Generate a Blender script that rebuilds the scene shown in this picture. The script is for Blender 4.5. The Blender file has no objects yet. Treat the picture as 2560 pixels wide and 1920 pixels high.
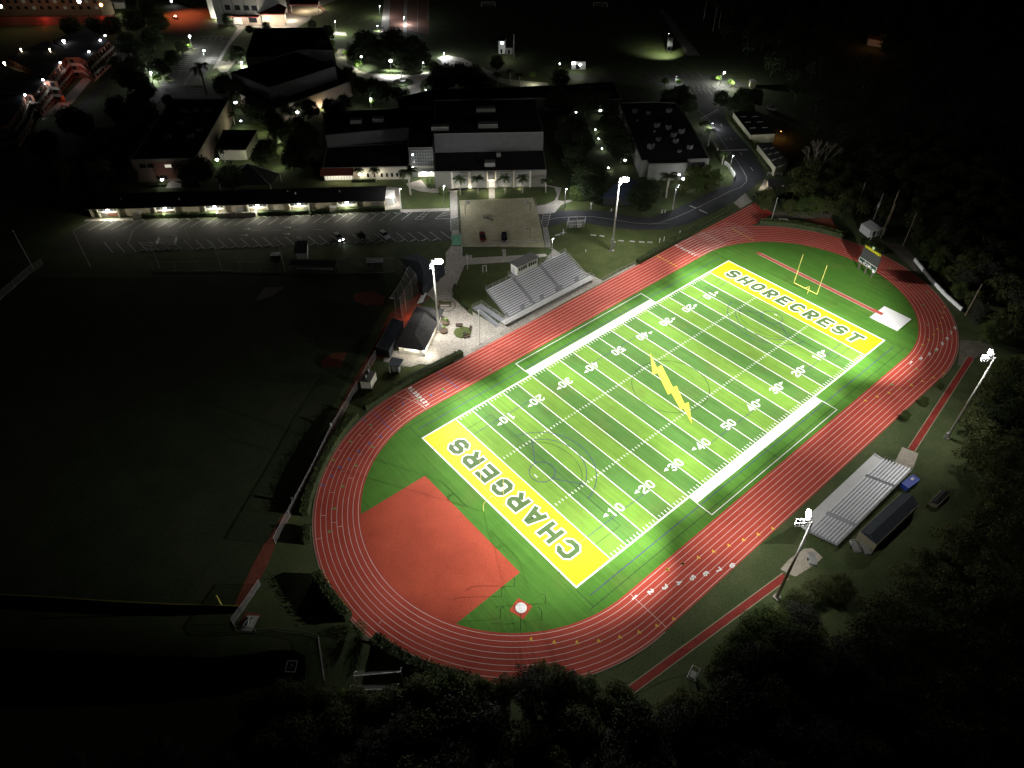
# Night aerial of a floodlit school football field.  Metres; field centre is the origin,
# +X runs to the SHORECREST end zone, +Y to the home grandstand.
import bpy, math, random
from mathutils import Vector, Matrix
random.seed(7)
SC = bpy.context.scene; COL = SC.collection
rnd = random.uniform
# ---------------------------------------------------------------- survey: photo measurement -> place on the ground
CAM = Vector((-108.771519, -70.202561, 115.134718)); FOC = 1770.01551
def _rot(w):
    th = w.length; k = w / th
    return Matrix.Rotation(th, 3, k)
RM = _rot(Vector((2.19912332, -0.808591039, 0.350645941)))
RT = RM.transposed()
S0 = 2212 / 640
CROP = dict(A=(0,0,S0),B=(540,0,S0),C=(1080,0,S0),D=(1620,0,S0),E=(0,400,S0),F=(540,400,S0),G=(1080,400,S0),H=(1620,400,S0),
  I=(1920,400,S0),J=(540,880,S0),K=(1080,880,S0),L=(1620,880,S0),M=(1920,1080,S0),N=(0,1340,S0),O=(540,1440,S0),P=(1080,1340,S0),Q=(1620,1340,S0),
  U=(1160,580,6.144),V=(940,700,7.54),X=(2120,520,9.22),Y=(1080,380,6.9125),Z=(2200,820,6.144),W=(0,0,6.9125),T=(400,0,6.9125),R=(1580,850,7.215),
  S=(560,380,6.9125),a=(1680,490,7.9),b=(1780,630,4.809),s=(0,0,1.0))
def gnd(c, x, y, z=0.0):
    o = CROP[c]; u = o[0] + x / o[2]; v = o[1] + y / o[2]
    d = RT @ Vector(((u - 1280) / FOC, (v - 960) / FOC, 1.0))
    return CAM + d * ((z - CAM.z) / d.z)
def g2(c, x, y, z=0.0):
    p = gnd(c, x, y, z); return (p.x, p.y)
def gl(c, pts, z=0.0): return [g2(c, x, y, z) for x, y in pts]
def hgt(c, b, t):                       # height of a vertical thing from its foot and its top
    o = CROP[c]; X = gnd(c, *b); best = (1e9, 0)
    tv = o[1] + t[1] / o[2]; lo, hi = 0.0, 60.0
    for _ in range(40):
        m = (lo + hi) / 2; q = RM @ (Vector((X.x, X.y, m)) - CAM)
        if 960 + FOC * q.y / q.z > tv: lo = m
        else: hi = m
    return lo
# ---------------------------------------------------------------- materials
MATS = {}
def mat(name, col, rough=.8, col2=None, scale=.5, fine=0, metal=0, spec=.3, emit=None, estr=0, alpha=1, contrast=.5, bump=0):
    if name in MATS: return MATS[name]
    m = bpy.data.materials.new(name); m.use_nodes = True; nt = m.node_tree; n = nt.nodes; b = n['Principled BSDF']
    b.inputs['Base Color'].default_value = (*col, 1); b.inputs['Roughness'].default_value = rough
    b.inputs['Metallic'].default_value = metal; b.inputs['Specular IOR Level'].default_value = spec
    if col2:
        geo = n.new('ShaderNodeNewGeometry'); tx = n.new('ShaderNodeTexNoise'); tx.inputs['Scale'].default_value = scale; tx.inputs['Detail'].default_value = 6
        tx.inputs['Roughness'].default_value = .65
        rp = n.new('ShaderNodeValToRGB'); rp.color_ramp.elements[0].position = .5 - contrast * .4; rp.color_ramp.elements[1].position = .5 + contrast * .4
        rp.color_ramp.elements[0].color = (*col, 1); rp.color_ramp.elements[1].color = (*col2, 1)
        nt.links.new(geo.outputs['Position'], tx.inputs['Vector']); nt.links.new(tx.outputs['Fac'], rp.inputs['Fac'])
        out = rp.outputs['Color']
        if fine:
            t2 = n.new('ShaderNodeTexNoise'); t2.inputs['Scale'].default_value = fine; t2.inputs['Detail'].default_value = 3
            mp = n.new('ShaderNodeMapRange'); mp.inputs['From Min'].default_value = .3; mp.inputs['From Max'].default_value = .7
            mp.inputs['To Min'].default_value = .7; mp.inputs['To Max'].default_value = 1.25
            mx = n.new('ShaderNodeMix'); mx.data_type = 'RGBA'; mx.blend_type = 'MULTIPLY'; mx.inputs[0].default_value = 1
            nt.links.new(geo.outputs['Position'], t2.inputs['Vector']); nt.links.new(t2.outputs['Fac'], mp.inputs['Value'])
            nt.links.new(out, mx.inputs[6]); nt.links.new(mp.outputs['Result'], mx.inputs[7]); out = mx.outputs[2]
        nt.links.new(out, b.inputs['Base Color'])
    if emit:
        b.inputs['Emission Color'].default_value = (*emit, 1); b.inputs['Emission Strength'].default_value = estr
    if alpha < 1: b.inputs['Alpha'].default_value = alpha
    MATS[name] = m; return m
GRASS = mat('grass', (.042,.066,.020), .95, (.084,.100,.040), .16, 3.0)
LAWN = mat('mown_lawn', (.050,.074,.018), .95, (.092,.108,.036), .25, 2.5)
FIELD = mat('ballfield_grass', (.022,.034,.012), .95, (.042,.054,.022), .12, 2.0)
ASPH = mat('asphalt', (.046,.046,.038), .9, (.072,.071,.058), .35, 4.0)
ROADM = mat('road_asphalt', (.035,.037,.042), .9, (.055,.056,.058), .3, 4.0)
CONC = mat('concrete', (.30,.28,.24), .85, (.42,.39,.34), .4, 2.0)
PALE = mat('pale_concrete', (.34,.31,.265), .85, (.46,.42,.365), .5, 2.0)
COURT = mat('court_slab', (.34,.31,.19), .9, (.48,.44,.29), .25, 2.0)
SANDM = mat('sand', (.34,.30,.23), .95, (.45,.41,.34), .8, 4.0)
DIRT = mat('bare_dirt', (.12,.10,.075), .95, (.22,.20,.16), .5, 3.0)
CLAY = mat('red_clay', (.16,.045,.025), .95, (.26,.08,.045), .5, 3.0)
REDSURF = mat('red_apron', (.36,.050,.022), .85, (.47,.075,.034), .14, 5.0)
TRACKM = mat('track_red', (.37,.044,.025), .85, (.48,.070,.043), .14, 5.0)
RUNWAY = mat('runway_red', (.22,.022,.016), .85, (.32,.045,.03), .5, 5.0)
WHITE = mat('white_paint', (.80,.80,.78), .7)
LANEW = mat('lane_paint', (.80,.64,.60), .75)
DULLW = mat('faded_white_paint', (.36,.36,.33), .8, (.48,.48,.44), 1.0)
YELP = mat('yellow_paint', (.68,.63,.004), .75, (.80,.76,.010), .35)
BOLTM = mat('pale_yellow_paint', (.60,.57,.045), .75, (.70,.66,.07), .6)
GREENP = mat('letter_green', (.042,.105,.024), .8, (.075,.115,.034), .7)
BLACKL = mat('black_line_paint', (.022,.04,.02), .8)
PURPL = mat('purple_line_paint', (.045,.04,.13), .8)
BLUEP = mat('blue_mark_paint', (.05,.14,.45), .8); GRNP = mat('green_mark_paint', (.14,.40,.10), .8); YMRK = mat('yellow_mark_paint', (.75,.50,.05), .8)
ALU = mat('aluminium', (.76,.78,.80), .45, (.84,.85,.87), .7, 0, .12); ALUD = mat('aluminium_deck', (.26,.27,.29), .55, (.34,.35,.37), .8, 0, .1)
STEEL = mat('galvanised_steel', (.38,.38,.37), .5, metal=.4); DARKST = mat('dark_steel', (.035,.035,.04), .6); POLEM = mat('pole_steel', (.48,.48,.46), .5, (.36,.35,.32), .6, metal=.2)
YELST = mat('yellow_steel', (.80,.72,.18), .5); WHST = mat('white_metal', (.75,.76,.77), .5)
WOODP = mat('weathered_wood', (.20,.16,.12), .9, (.28,.23,.17), 2); BRICK = mat('brick_wall', (.14,.06,.04), .9, (.20,.09,.055), 2, 5); TAN = mat('tan_wall', (.40,.35,.25), .9, (.46,.41,.31), .4); CREAM = mat('cream_wall', (.55,.52,.42), .9, (.62,.58,.48), .4)
GREYW = mat('grey_wall', (.24,.24,.22), .9, (.29,.29,.265), .4); WHW = mat('white_wall', (.68,.68,.64), .85, (.75,.75,.71), .5)
ROOFD = mat('dark_roof', (.018,.018,.019), .95, (.032,.031,.030), .4, 1.5); ROOFG = mat('grey_shingle_roof', (.042,.041,.040), .95, (.062,.060,.058), 1.2, 3); ROOFR = mat('red_tile_roof', (.14,.02,.018), .9); AWNR = mat('red_awning', (.22,.055,.04), .85)
METROOF = mat('white_metal_roof', (.55,.56,.57), .5, (.62,.63,.64), 1.0); GLASSD = mat('dark_glass', (.015,.018,.022), .15, spec=.5); GLASSL = mat('lit_glass', (.5,.5,.45), .3, emit=(1,.93,.75), estr=.55)
BLUEROOF = mat('blue_steel_roof', (.03,.045,.075), .7, (.04,.055,.09), .8); NAVY = mat('navy_roof', (.022,.028,.035), .9, (.035,.042,.05), .6)
GREENCAN = mat('green_canvas', (.16,.40,.26), .85); BLUECAN = mat('blue_plastic', (.03,.07,.45), .5); BENCHB = mat('brown_bench', (.10,.07,.05), .8)
NET = mat('chain_link', (.30,.30,.29), .7, alpha=.16); NETD = mat('chain_link_fine', (.28,.28,.28), .7, alpha=.26)
BARK = mat('bark', (.10,.085,.07), .95, (.16,.14,.12), 3)
def leafm(n, a, b, s=.35):
    return mat(n, a, .8, b, s, 2.2, spec=.25)
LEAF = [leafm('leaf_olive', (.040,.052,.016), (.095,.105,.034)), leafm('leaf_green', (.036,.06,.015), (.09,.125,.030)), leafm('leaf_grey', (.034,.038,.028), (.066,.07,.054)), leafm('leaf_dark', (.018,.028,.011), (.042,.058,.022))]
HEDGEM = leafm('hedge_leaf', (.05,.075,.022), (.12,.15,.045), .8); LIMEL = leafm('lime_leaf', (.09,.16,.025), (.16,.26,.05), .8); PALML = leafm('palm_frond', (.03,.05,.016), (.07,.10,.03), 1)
def lens(n, c, s): return mat(n, (.8,.8,.8), .4, emit=c, estr=s)
LENSW = lens('floodlight_lens', (1,.98,.94), 60); LENSC = lens('lamp_lens', (.95,.97,1), 28); LENSB = lens('blue_white_lens', (.82,.9,1), 30); LENSO = lens('sodium_lens', (1,.45,.12), 14); LENSY = lens('warm_lens', (1,.85,.55), 14); LENSR = lens('tail_lens', (1,.05,.02), 3)
CARW = mat('silver_car_paint', (.55,.56,.57), .3, metal=.3); CARB = mat('black_car_paint', (.015,.015,.018), .25, spec=.5); CARR = mat('maroon_car_paint', (.10,.012,.012), .3, spec=.5); TYRE = mat('tyre_rubber', (.015,.015,.015), .9)
SCRB = mat('scoreboard_black', (.035,.035,.038), .6); PANEL = mat('score_panel_green', (.02,.045,.03), .6); SIGNY = mat('sign_letter_yellow', (.75,.72,.02), .6)

# ---------------------------------------------------------------- mesh helper
class MB:
    def __init__(s): s.v = []; s.f = []
    def face(s, pts):
        i = len(s.v); s.v += [tuple(p) for p in pts]; s.f.append(tuple(range(i, i + len(pts)))); return s
    def poly(s, pts, z): return s.face([(p[0], p[1], z) for p in pts])
    def prism(s, pts, z0, z1, bottom=True):
        if sum(pts[i][0]*pts[(i+1) % len(pts)][1] - pts[(i+1) % len(pts)][0]*pts[i][1] for i in range(len(pts))) < 0: pts = pts[::-1]
        n = len(pts); i = len(s.v); s.v += [(p[0], p[1], z0) for p in pts] + [(p[0], p[1], z1) for p in pts]
        s.f.append(tuple(range(i + n, i + 2 * n)))
        if bottom: s.f.append(tuple(range(i + n - 1, i - 1, -1)))
        for k in range(n):
            j = (k + 1) % n; s.f.append((i + k, i + j, i + n + j, i + n + k))
        return s
    def box(s, c, d, rz=0.0):
        x, y, z = d[0] / 2, d[1] / 2, d[2] / 2; ca, sa = math.cos(rz), math.sin(rz); i = len(s.v)
        for sx, sy, sz in ((-1,-1,-1),(1,-1,-1),(1,1,-1),(-1,1,-1),(-1,-1,1),(1,-1,1),(1,1,1),(-1,1,1)):
            X, Y = sx * x, sy * y; s.v.append((c[0] + X * ca - Y * sa, c[1] + X * sa + Y * ca, c[2] + sz * z))
        s.f += [tuple(i + q for q in f) for f in ((0,3,2,1),(4,5,6,7),(0,1,5,4),(1,2,6,5),(2,3,7,6),(3,0,4,7))]; return s
    def tube(s, p, q, r0, r1=None, n=8, cap=True):
        r1 = r0 if r1 is None else r1; p = Vector(p); q = Vector(q); d = (q - p).normalized()
        a = d.orthogonal().normalized(); b = d.cross(a); i = len(s.v)
        for c, r in ((p, r0), (q, r1)):
            for k in range(n):
                t = 2 * math.pi * k / n; s.v.append(tuple(c + a * (r * math.cos(t)) + b * (r * math.sin(t))))
        for k in range(n):
            j = (k + 1) % n; s.f.append((i + k, i + j, i + n + j, i + n + k))
        if cap: s.f += [tuple(i + k for k in range(n - 1, -1, -1)), tuple(i + n + k for k in range(n))]
        return s
    def path(s, pts, r, n=6):
        for a, b in zip(pts, pts[1:]): s.tube(a, b, r, r, n)
        return s
    def ball(s, c, r, n=10, m=6, sz=1.0):
        i = len(s.v)
        for a in range(m + 1):
            t = math.pi * a / m
            for k in range(n):
                u = 2 * math.pi * k / n; s.v.append((c[0] + r * math.sin(t) * math.cos(u), c[1] + r * math.sin(t) * math.sin(u), c[2] + r * sz * math.cos(t)))
        for a in range(m):
            for k in range(n):
                j = (k + 1) % n; s.f.append((i + a * n + k, i + (a + 1) * n + k, i + (a + 1) * n + j, i + a * n + j))
        return s
    def strip(s, pts, w, z, closed=False, ext=0.0):
        P = [Vector((p[0], p[1])) for p in pts]; n = len(P)
        if ext and not closed:
            P[0] = P[0] + (P[0] - P[1]).normalized() * ext; P[-1] = P[-1] + (P[-1] - P[-2]).normalized() * ext
        i0 = len(s.v); h = w / 2
        for k in range(n):
            a = (P[k] - P[k - 1]) if (k or closed) else None; b = (P[(k + 1) % n] - P[k]) if (k < n - 1 or closed) else None
            a = (a or b).normalized(); b = (b or a).normalized() if b is not None else a
            na = Vector((-a.y, a.x)); nb = Vector((-b.y, b.x)); m = (na + nb); m = m.normalized() if m.length > 1e-6 else na
            L = min(h / max(m.dot(na), .35), h * 2.2)
            s.v += [(P[k].x + m.x * L, P[k].y + m.y * L, z), (P[k].x - m.x * L, P[k].y - m.y * L, z)]
        for k in range(n if closed else n - 1):
            j = (k + 1) % n; s.f.append((i0 + 2 * k, i0 + 2 * k + 1, i0 + 2 * j + 1, i0 + 2 * j))
        return s
    def line(s, a, b, w, z): return s.strip([a, b], w, z)
    def build(s, name, m, parent=None, smooth=False):
        me = bpy.data.meshes.new(name); me.from_pydata(s.v, [], s.f); me.update()
        if m: me.materials.append(m)
        if smooth: me.polygons.foreach_set('use_smooth', [True] * len(me.polygons))
        o = bpy.data.objects.new(name, me); COL.objects.link(o)
        if parent: o.parent = parent
        return o
    def buildw(s, name, m, parent, smooth=False):        # same, for vertices given in world coordinates
        r = parent
        while r.parent: r = r.parent
        M = (Matrix.Translation(r.location) @ Matrix.Rotation(r.rotation_euler.z, 4, 'Z')).inverted()
        s.v = [tuple(M @ Vector(p)) for p in s.v]
        return s.build(name, m, parent, smooth)
def tag(o, label, cat, group=None):
    o['label'] = label; o['category'] = cat
    if group: o['group'] = group
    return o
def struct(o): o['kind'] = 'structure'; return o
def stuff(o, label, cat): o['kind'] = 'stuff'; return tag(o, label, cat)
def thing(name, label, cat, loc=(0,0,0), rz=0.0, group=None):
    o = bpy.data.objects.new(name, None); COL.objects.link(o); o.location = (loc[0], loc[1], loc[2] if len(loc) > 2 else 0); o.rotation_euler = (0, 0, rz)
    o.empty_display_size = .5
    return tag(o, label, cat, group)
def dup(root, loc, rz=0.0, label=None, group=None, scale=None):
    r = root.copy(); COL.objects.link(r); r.location = (loc[0], loc[1], loc[2] if len(loc) > 2 else 0); r.rotation_euler = (0, 0, rz)
    if scale: r.scale = scale
    if label: r['label'] = label
    if group: r['group'] = group
    for ch in list(root.children):
        c = ch.copy(); COL.objects.link(c); c.parent = r
        for g in list(ch.children):
            d = g.copy(); COL.objects.link(d); d.parent = c
    return r
def flat(name, pts, z, m):
    return struct(MB().poly(pts, z).build(name, m))
GLOW = [1.0]
def light(kind, loc, power, col=(1,.97,.9), radius=.15, aim=None, angle=90, blend=.5, parent=None):
    d = bpy.data.lights.new('lamp_or_fill_glow', kind); d.energy = power * GLOW[0]; d.color = col; d.shadow_soft_size = radius
    if kind == 'SPOT': d.spot_size = math.radians(angle); d.spot_blend = blend
    o = bpy.data.objects.new('lamp_or_fill_glow', d); COL.objects.link(o); o.location = loc
    if aim: o.rotation_euler = (Vector(aim) - Vector(loc)).to_track_quat('-Z', 'Y').to_euler()
    return o
NTH = 'first second third fourth fifth sixth seventh eighth ninth tenth eleventh twelfth thirteenth fourteenth fifteenth sixteenth seventeenth eighteenth nineteenth twentieth'.split()
def nth(i):
    i += 1
    return NTH[i - 1] if i <= 20 else str(i) + {1:'st',2:'nd',3:'rd'}.get(i % 10, 'th')
def along(a, b, t): return (a[0] + (b[0] - a[0]) * t, a[1] + (b[1] - a[1]) * t)
def ang(a, b): return math.atan2(b[1] - a[1], b[0] - a[0])
def dist(a, b): return math.hypot(b[0] - a[0], b[1] - a[1])
# ---------------------------------------------------------------- block letters as painted strokes
def glyph(ch, w=.64, t=.2):
    a = t / 2; x0, x1, y0, y1, m, c = a, w - a, a, 1 - a, .5, .14
    oc = [(x0 + c, y0), (x1 - c, y0), (x1, y0 + c), (x1, y1 - c), (x1 - c, y1), (x0 + c, y1), (x0, y1 - c), (x0, y0 + c)]
    C_ = [(x1, .68), (x1, y1 - c), (x1 - c, y1), (x0 + c, y1), (x0, y1 - c), (x0, y0 + c), (x0 + c, y0), (x1 - c, y0), (x1, y0 + c), (x1, .32)]
    G = {'S': [[(x1, .70), (x1, y1 - c), (x1 - c, y1), (x0 + c, y1), (x0, y1 - c), (x0, m + c * .6), (x0 + c * .8, m), (x1 - c * .8, m), (x1, m - c * .6), (x1, y0 + c), (x1 - c, y0), (x0 + c, y0), (x0, y0 + c), (x0, .30)]],
     'H': [[(x0, 0), (x0, 1)], [(x1, 0), (x1, 1)], [(x0 + a, m), (x1 - a, m)]], 'O': [oc, 'c'],
     'R': [[(x0, 0), (x0, y1), (x1 - c, y1), (x1, y1 - c), (x1, m + c - .05), (x1 - c, m - .05), (x0 + a, m - .05)], [(w * .48, m - .05 - a), (x1, 0)]],
     'E': [[(w, y1), (x0, y1), (x0, y0), (w, y0)], [(x0 + a, m), (w - .1, m)]], 'C': [C_], 'T': [[(0, y1), (w, y1)], [(w / 2, y1 - a), (w / 2, 0)]],
     'A': [[(a * .7, 0), (w / 2 - .07, y1), (w / 2 + .07, y1), (w - a * .7, 0)], [(.2, .3), (w - .2, .3)]], 'G': [C_[:-1] + [(x1, .47), (w * .5, .47)]],
     '0': [oc, 'c'], '1': [[(w * .2, .80), (w * .52, y1 + .04), (w * .52, 0)]],
     '2': [[(x0, .70), (x0, y1 - c), (x0 + c, y1), (x1 - c, y1), (x1, y1 - c), (x1, m + .08), (x0, y0 + .16), (x0, y0), (w, y0)]],
     '3': [[(x0, .74), (x0, y1 - c), (x0 + c, y1), (x1 - c, y1), (x1, y1 - c), (x1, m + c * .7), (x1 - c * .8, m), (x1, m - c * .7), (x1, y0 + c), (x1 - c, y0), (x0 + c, y0), (x0, y0 + c), (x0, .26)], [(x0 + .12, m), (x1 - c * 1.5, m)]],
     '4': [[(x1 - .06, 0), (x1 - .06, y1), (x0, .32), (x1 - .06 - a, .32)], [(x1 - .06 + a, .32), (w, .32)]],
     '5': [[(w, y1), (x0, y1), (x0, m + .06), (x1 - c, m + .06), (x1, m - .06), (x1, y0 + c), (x1 - c, y0), (x0 + c, y0), (x0, y0 + c + .04)]],
     '6': [[(x1, .74), (x1, y1 - c), (x1 - c, y1), (x0 + c, y1), (x0, y1 - c), (x0, y0 + c), (x0 + c, y0), (x1 - c, y0), (x1, y0 + c), (x1, m - c + .06), (x1 - c, m + .06), (x0 + a, m + .06)]],
     '7': [[(0, y1), (x1, y1), (x1, y1 - .1), (w * .42, 0)]], '8': [oc, 'c', [(x0 + a, m), (x1 - a, m)]]}
    return G[ch]
def letter(mb, ch, org, dx, dy, size, z, t=.2, grow=0.0, w=.64):
    """org = lower-left corner, dx/dy = unit reading and up directions on the ground"""
    g = glyph(ch, w, t); k = 0
    for i, st in enumerate(g):
        if st == 'c': continue
        cl = i + 1 < len(g) and g[i + 1] == 'c'
        P = [(org[0] + dx[0] * x * size + dy[0] * y * size, org[1] + dx[1] * x * size + dy[1] * y * size) for x, y in st]
        mb.strip(P, (t + 2 * grow) * size, z + .0015 * k, cl, grow * size); k += 1
# ================================================================ FIELD AND TRACK
YD = .9144; FL = 60 * YD; FW = 24.384; XS, XN, YC = -49.2, 51.9, -.1
def oval(r, n=48):
    P = []
    for k in range(n + 1):
        t = -math.pi / 2 + math.pi * k / n; P.append((XN + r * math.cos(t), YC + r * math.sin(t)))
    for k in range(n + 1):
        t = math.pi / 2 + math.pi * k / n; P.append((XS + r * math.cos(t), YC + r * math.sin(t)))
    return P
# turf material: mown five-yard stripes inside the pitch, plain outside
def turf_material():
    m = bpy.data.materials.new('artificial_turf'); m.use_nodes = True; nt = m.node_tree; N = nt.nodes; L = nt.links; b = N['Principled BSDF']
    b.inputs['Roughness'].default_value = .9; b.inputs['Specular IOR Level'].default_value = .15
    geo = N.new('ShaderNodeNewGeometry'); sp = N.new('ShaderNodeSeparateXYZ'); L.new(geo.outputs['Position'], sp.inputs[0])
    def ma(op, a, c=None):
        n = N.new('ShaderNodeMath'); n.operation = op
        for i, v in enumerate((a, c)):
            if v is None: continue
            if isinstance(v, (int, float)): n.inputs[i].default_value = v
            else: L.new(v, n.inputs[i])
        return n.outputs[0]
    ax = ma('ABSOLUTE', sp.outputs['X']); ay = ma('ABSOLUTE', sp.outputs['Y'])
    par = ma('MODULO', ma('FLOOR', ma('DIVIDE', ax, 5 * YD)), 2.0)
    inside = ma('MULTIPLY', ma('LESS_THAN', ax, 50 * YD), ma('LESS_THAN', ay, FW))
    def mix(f, a, c):
        n = N.new('ShaderNodeMix'); n.data_type = 'RGBA'
        for i, v in ((0, f), (6, a), (7, c)):
            if isinstance(v, tuple): n.inputs[i].default_value = (*v, 1)
            elif isinstance(v, (int, float)): n.inputs[i].default_value = v
            else: L.new(v, n.inputs[i])
        return n.outputs[2]
    def noise(sc, vec=None, det=4):
        n = N.new('ShaderNodeTexNoise'); n.inputs['Scale'].default_value = sc; n.inputs['Detail'].default_value = det
        L.new(vec or geo.outputs['Position'], n.inputs['Vector']); return n.outputs['Fac']
    mp = N.new('ShaderNodeMapping'); mp.inputs['Scale'].default_value = (1.6, .05, 1); L.new(geo.outputs['Position'], mp.inputs['Vector'])
    streak = noise(1.0, mp.outputs[0], 3); big = noise(.09); fine = noise(3.5)
    light_ = mix(big, (.112, .240, .030), (.150, .262, .040)); dark_ = mix(big, (.056, .156, .030), (.082, .168, .036))
    pit = mix(par, dark_, light_)
    out = mix(big, (.048, .165, .018), (.085, .190, .028))
    col = mix(inside, out, pit)
    wr = N.new('ShaderNodeMapRange'); wr.inputs['From Min'].default_value = .54; wr.inputs['From Max'].default_value = .74; wr.inputs['To Max'].default_value = .32; L.new(noise(.11, None, 7), wr.inputs['Value']); col = mix(wr.outputs['Result'], col, (.13, .135, .035))
    var = ma('ADD', ma('MULTIPLY', streak, .7), ma('MULTIPLY', fine, .5)); var = ma('ADD', var, ma('MULTIPLY', noise(.35), .35)); var = ma('ADD', var, .225)
    n = N.new('ShaderNodeMix'); n.data_type = 'RGBA'; n.blend_type = 'MULTIPLY'; n.inputs[0].default_value = 1; L.new(col, n.inputs[6])
    cmb = N.new('ShaderNodeCombineColor')
    for i in range(3): L.new(var, cmb.inputs[i])
    L.new(cmb.outputs[0], n.inputs[7]); L.new(n.outputs[2], b.inputs['Base Color']); return m
TURF = turf_material()
R0 = 31.1; RL = 31.6; LW = 1.06; RO = 40.45
def shell(o, z): return [(p[0], p[1], z) for p in o]
turf = flat('turf_field', oval(R0), .012, TURF)
trk = MB(); oi, oo = oval(R0), oval(RO); n = len(oi)
for k in range(n):
    j = (k + 1) % n; trk.face([(*oi[k], .012), (*oo[k], .012), (*oo[j], .012), (*oi[j], .012)])
chute = [(XN + .0, YC + RO), (XN + .0, YC + R0 + .3)]
CH1 = g2('H', 905, 365); CH2 = g2('H', 1090, 462); CH3 = g2('H', 940, 545)
trk.poly([(XN + 2, 40.4), (XN + 18, 33.0), (CH3[0], CH3[1]), CH2, (CH1[0] + .5, YC + RO), (XN + 2, YC + RO)], .0105)
track = struct(trk.build('running_track', TRACKM))
ln = MB()
for i in range(9): ln.strip(oval(RL + LW * i), .085, .022, True)
for i in range(9): ln.line((XN, YC + RL + LW * i), (CH1[0] - 2 - (8 - i) * .4 if i > 1 else XN + 22, YC + RL + LW * i), .08, .0205)
def rad(i): return YC + RL + LW * i
def across(x, sgn=1, i0=0, i1=8, z=.025, w=.09): ln.line((x, YC + sgn * (RL + LW * i0)), (x, YC + sgn * (RL + LW * i1)), w, z)
xs_a = g2('H', 540, 670)[0]; xs_b = g2('H', 330, 775)[0]
across(xs_a); across(xs_b); across(xs_b - .0 + .9, z=.0262)
for x in (g2('Q', 170, 800)[0],): across(x, -1)
# converging start lanes of the chute
for i in range(9):
    y = rad(i); ln.strip([(xs_b + 2.2, y - .1), (xs_b + 13 + i * 1.0, y - 1.2), (xs_b + 24, y - 4.2 + i * .0)], .07, .0275 + .0006 * i)
    ln.strip([(xs_b - 1.5, y), (xs_b + 6, y - .34), (xs_b + 12, y - 1.0)], .07, .034 + .0006 * i)
# home-side south start lines
a0, a1 = g2('J', 1630, 318), g2('J', 1808, 487); ln.line(a0, a1, .09, .0255)
ln.strip(gl('J', [(1540, 378), (1640, 400), (1720, 430), (1775, 465), (1805, 485)]), .09, .0268)
def tang(p):                       # running direction and outward normal at a point of the oval
    cx = min(max(p[0], XS), XN); v = Vector((p[0] - cx, p[1] - YC)); v.normalize(); return (v.y, -v.x), (v.x, v.y)
for p in [(1340,660),(1245,720),(1065,850),(1095,1030),(995,1215),(925,1413),(885,1615),(1385,712),(1240,885),(1165,1090),(1675,513),(1548,550),(1582,580),(1020,1475),(1072,1508)]:
    q = g2('J', *p); t, nrm = tang(q); ln.line((q[0] - nrm[0] * .5, q[1] - nrm[1] * .5), (q[0] + nrm[0] * .5, q[1] + nrm[1] * .5), .08, .0258)
for c, p in [('O', (1420,400)), ('O', (1845,715))]:
    q = g2(c, *p); t, nrm = tang(q); ln.line((q[0] - nrm[0] * .5, q[1] - nrm[1] * .5), (q[0] + nrm[0] * .5, q[1] + nrm[1] * .5), .06, .0258)
ZN = [(475,530),(628,465),(755,398),(868,325),(957,240),(1033,160),(1090,72),(1150,-4)]
for p in ZN:
    q = g2('Z', p[0] - 10, p[1] + 33); t, nrm = tang(q); ln.line((q[0] - nrm[0] * .5, q[1] - nrm[1] * .5), (q[0] + nrm[0] * .5, q[1] + nrm[1] * .5), .09, .0258)
ln.build('lane_lines', LANEW, track)
nm = MB()
def num(ch, p, dx, dy, sz, z=.03, mb=nm, t=.24):
    w = .64; letter(mb, ch, (p[0] - dx[0] * sz * w / 2 - dy[0] * sz / 2, p[1] - dx[1] * sz * w / 2 - dy[1] * sz / 2), dx, dy, sz, z, t)
QP = [('P', 1750, 532), ('P', 1890, 480), ('P', 2013, 440), ('Q', 268, 402), ('Q', 385, 362), ('Q', 500, 325), ('Q', 610, 293), ('Q', 728, 255)]
for i, (c, x, y) in enumerate(QP): num(str(i + 1), g2(c, x, y), (0, -1), (1, 0), 1.25)
for i, p in enumerate(ZN):
    q = g2('Z', *p); t, nrm = tang(q); num(str(i + 1), q, nrm, (-t[0], -t[1]), 1.15)
for i in range(8):
    f = i / 7; q = along(g2('J', 1826, 457), g2('J', 1678, 312), f); num(str(i + 1), q, (0, 1), (-1, 0), 1.15)
    q = along(g2('H', 408, 824), g2('H', 245, 738), f); num(str(i + 1), q, (0, 1), (-1, 0), 1.05)
nm.build('lane_numbers', WHITE, track)
def marks(name, m, lst, wedge=True):
    k = MB()
    for c, x, y in lst:
        q = g2(c, x, y); t, nrm = tang(q); h = .46
        A = (q[0] + nrm[0] * h, q[1] + nrm[1] * h); B = (q[0] - nrm[0] * h, q[1] - nrm[1] * h)
        if wedge: k.poly([A, B, (q[0] + t[0] * .55 - nrm[0] * .1, q[1] + t[1] * .55 - nrm[1] * .1)], .029)
        else: k.strip([A, B], .28, .029)
    return k.build(name, m, track)
marks('yellow_exchange_marks', YMRK, [('P',866,893),('P',1066,917),('P',1263,917),('P',1450,905),('P',1632,870),('P',1797,827),('P',1950,770),('P',2097,712),('P',2038,287),('P',2172,235),
  ('Q',175,285),('Q',308,235),('Q',442,182),('Q',573,130),('Q',705,78),('Q',832,30),('L',958,1572),('L',1085,1522),('L',1882,418),('L',1983,383),('L',2085,350),('L',2180,317),
  ('Z',985,695),('Z',828,757),('Z',660,815),('Z',490,873),('Z',315,933),('Z',655,252),('Z',750,175),('Z',825,95),('Z',880,10),('I',1490,1408),('I',1505,1360),('I',1517,1313),('I',1522,1268)])
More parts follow.
